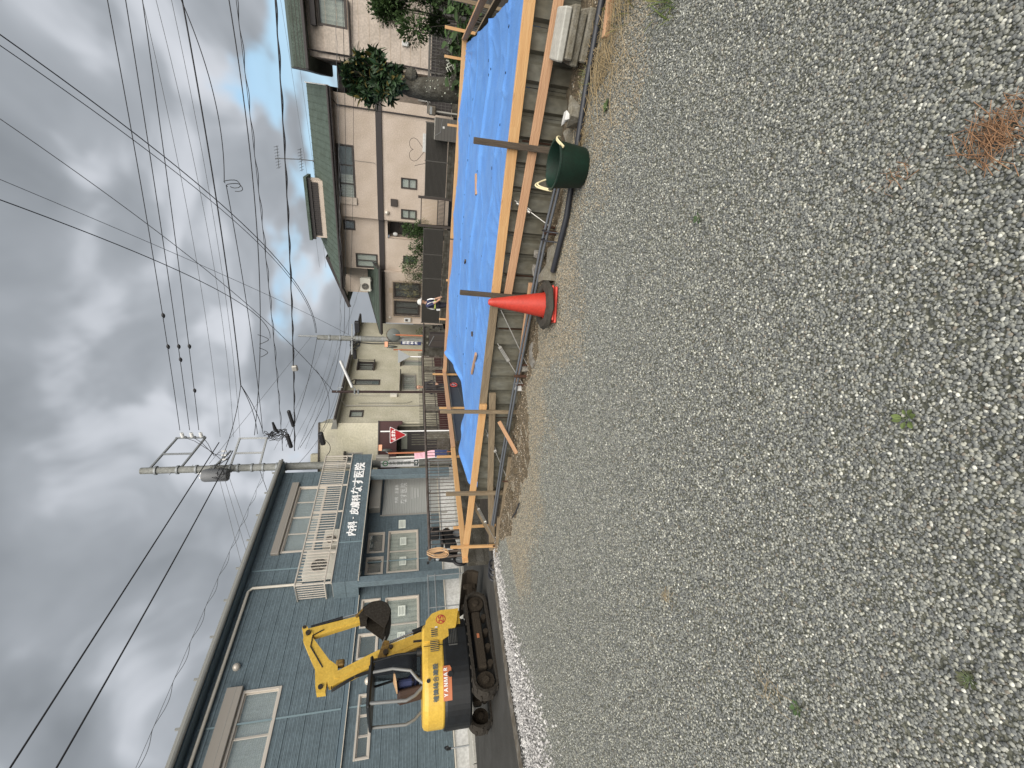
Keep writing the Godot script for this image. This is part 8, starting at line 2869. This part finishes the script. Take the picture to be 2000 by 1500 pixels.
# ---------------------------------------------------------------- gravel
func pebble(sd: int, flat: float, angular: bool) -> ArrayMesh:
	var r := RandomNumberGenerator.new()
	r.seed = sd
	if angular:
		var pts := []
		for k in 11:
			var v := rdir(r)
			pts.append(v * Vector3(0.5, 0.5 * flat, 0.42) * r.randf_range(0.75, 1.0))
		return hull(pts)
	# rounded: a deformed, smooth octahedral sphere
	var n := FastNoiseLite.new()
	n.seed = sd
	n.frequency = 0.9
	var st := ST()
	var seg := 8
	var rings := 5
	var P := func(i: int, j: int) -> Vector3:
		var th := PI * i / rings
		var ph := TAU * (j % seg) / seg
		var d := Vector3(sin(th) * cos(ph), cos(th), sin(th) * sin(ph))
		return d * (0.5 + 0.16 * n.get_noise_3dv(d * 1.6)) * Vector3(1.0, flat, 0.78)
	for i in rings:
		for j in seg:
			var p := [P.call(i, j), P.call(i, j + 1), P.call(i + 1, j + 1), P.call(i + 1, j)]
			var q := []
			for v in p:
				q.append((v * Vector3(1.0, 1.0 / (flat * flat), 1.5)).normalized())
			squad2(st, p, q)
	return st.commit()

func scatter(n: String, label: String, category: String, mesh: Mesh, pts: PackedVector3Array, smin: float, smax: float, pal: Array, wt: Array, r: RandomNumberGenerator, sink: float) -> void:
	var buf := PackedFloat32Array()
	buf.resize(pts.size() * 16)
	var tot := 0.0
	for w in wt:
		tot += w
	for i in pts.size():
		var p := pts[i]
		var s := lerpf(smin, smax, pow(r.randf(), 1.7))
		var yaw := r.randf() * TAU
		var tilt := r.randfn() * 0.35
		var b := Basis(Vector3.UP, yaw) * Basis(Vector3.RIGHT, tilt)
		b = b.scaled(Vector3(s, s, s))
		var o := i * 16
		buf[o] = b.x.x
		buf[o + 1] = b.y.x
		buf[o + 2] = b.z.x
		buf[o + 3] = p.x
		buf[o + 4] = b.x.y
		buf[o + 5] = b.y.y
		buf[o + 6] = b.z.y
		buf[o + 7] = p.y + s * sink
		buf[o + 8] = b.x.z
		buf[o + 9] = b.y.z
		buf[o + 10] = b.z.z
		buf[o + 11] = p.z
		var u := r.randf() * tot
		var k := 0
		while k < wt.size() - 1 and u > wt[k]:
			u -= wt[k]
			k += 1
		var c: Color = pal[k]
		var g := r.randf_range(0.55, 1.08)
		buf[o + 12] = c.r * g
		buf[o + 13] = c.g * g
		buf[o + 14] = c.b * g
		buf[o + 15] = 1.0
	var mm := MultiMesh.new()
	mm.transform_format = MultiMesh.TRANSFORM_3D
	mm.use_colors = true
	mm.mesh = mesh
	mm.instance_count = pts.size()
	mm.buffer = buf
	var o2 := MultiMeshInstance3D.new()
	o2.multimesh = mm
	o2.material_override = M.pebble
	put(o2, n)
	o2.set_meta("kind", "stuff")
	tag(o2, label, category)

func build_gravel() -> void:
	var r := RandomNumberGenerator.new()
	r.seed = 4242
	var sets := [PackedVector3Array(), PackedVector3Array(), PackedVector3Array()]
	var tan_set := PackedVector3Array()
	var patch := FastNoiseLite.new()
	patch.seed = 3
	patch.frequency = 0.6
	# density falls with distance only where single stones are no longer told apart
	var cells := 0.25
	var x := -7.9
	while x < 2.6:
		var z := -4.95
		while z < 0.9:
			var d := Vector2(x, z).length()
			var bearing := atan2(-x, -z)
			if d < 9.5 and (d < 1.2 or (bearing > -0.75 and bearing < 1.75)):
				var dens := 20000.0 if d < 2.0 else lerpf(17000.0, 7600.0, clampf((d - 2.0) / 4.0, 0.0, 1.0))
				var n := int(dens * cells * cells)
				for k in n:
					var px := x + r.randf() * cells
					var pz := z + r.randf() * cells
					var y := lot_y(px, pz)
					if pz < -3.9 and px > -6.7 and dirt_fn.call(px, pz) > y + 0.004 and r.randf() > 0.10:
						continue
					if px < -7.75:
						continue
					var tn := patch.get_noise_2d(px * 1.3, pz * 1.3 + 20.0)
					var tz := 3.75 + tn * 0.9 - 0.45 * smoothstep(-2.6, -4.2, px)
					if px > -6.0 and r.randf() < 0.8 * smoothstep(tz - 0.15, tz + 0.75, -pz):
						tan_set.append(Vector3(px, y, pz))
					else:
						sets[k % 3].append(Vector3(px, y, pz))
			z += cells
		x += cells
	var pal := [Color(0.150, 0.158, 0.154), Color(0.225, 0.233, 0.214), Color(0.298, 0.304, 0.270), Color(0.41, 0.41, 0.345), Color(0.60, 0.60, 0.53), Color(0.22, 0.195, 0.155)]
	var wt := [3.2, 3.6, 2.6, 1.3, 0.55, 0.3]
	var names := ["grey rounded gravel covering the whole foreground lot", "flatter grey gravel mixed through the foreground lot", "darker chunky gravel mixed through the foreground lot"]
	for k in 3:
		scatter("gravel", names[k], "gravel", pebble(50 + k, [0.62, 0.5, 0.72][k], false), sets[k], 0.0072, 0.0162, pal, wt, r, 0.16)
	scatter("gravel", "tan sandy gravel along the pit edge", "gravel", pebble(60, 0.6, false), tan_set, 0.008, 0.018, [Color(0.36, 0.30, 0.21), Color(0.28, 0.245, 0.18), Color(0.43, 0.38, 0.28), Color(0.22, 0.21, 0.18)], [2.0, 2.0, 1.2, 1.2], r, 0.16)
	# white crushed stone along the road edge
	var ws := PackedVector3Array()
	var ws2 := PackedVector3Array()
	for k in 24000:
		var z := r.randf_range(-5.25, 1.5)
		var wdt := lerpf(0.38, 0.85, clampf((z + 5.2) / 3.6, 0.0, 1.0)) + 0.10 * sin(z * 2.1)
		var c := -7.55 + wdt * 0.62
		var xx := c + r.randfn() * wdt * 0.52
		if xx < -7.92 or xx > -5.4:
			continue
		var y := lot_y(xx, z) + 0.05 * exp(-pow((xx - c) / 0.5, 2.0)) * r.randf()
		(ws if k % 2 == 0 else ws2).append(Vector3(xx, y, z))
	var wp := [Color(0.56, 0.545, 0.53), Color(0.42, 0.41, 0.40), Color(0.28, 0.275, 0.275), Color(0.68, 0.67, 0.64)]
	scatter("crushed_stone", "white crushed stone strip along the road edge", "crushed stone", pebble(71, 0.8, true), ws, 0.020, 0.060, wp, [2.0, 1.6, 0.9, 1.0], r, 0.2)
	scatter("crushed_stone", "sharp white stones mixed into the strip along the road edge", "crushed stone", pebble(72, 0.6, true), ws2, 0.018, 0.055, wp, [2.0, 1.6, 0.9, 1.0], r, 0.2)
	# crumbs of earth on the dirt strip
	var cr := PackedVector3Array()
	for k in 6000:
		var xx := r.randf_range(-6.4, 1.6)
		var z := r.randf_range(-5.12, -4.35)
		var y: float = dirt_fn.call(xx, z)
		if y > lot_y(xx, z) - 0.01:
			cr.append(Vector3(xx, y, z))
	scatter("earth_crumbs", "brown earth crumbs and grit along the pit edge", "earth", pebble(81, 0.7, true), cr, 0.008, 0.035, [Color(0.27, 0.21, 0.14), Color(0.33, 0.27, 0.19), Color(0.20, 0.16, 0.11), Color(0.38, 0.35, 0.29)], [2.0, 1.5, 1.0, 0.7], r, 0.1)
	print("gravel ", sets[0].size() * 3 + tan_set.size() + ws.size() * 2 + cr.size())
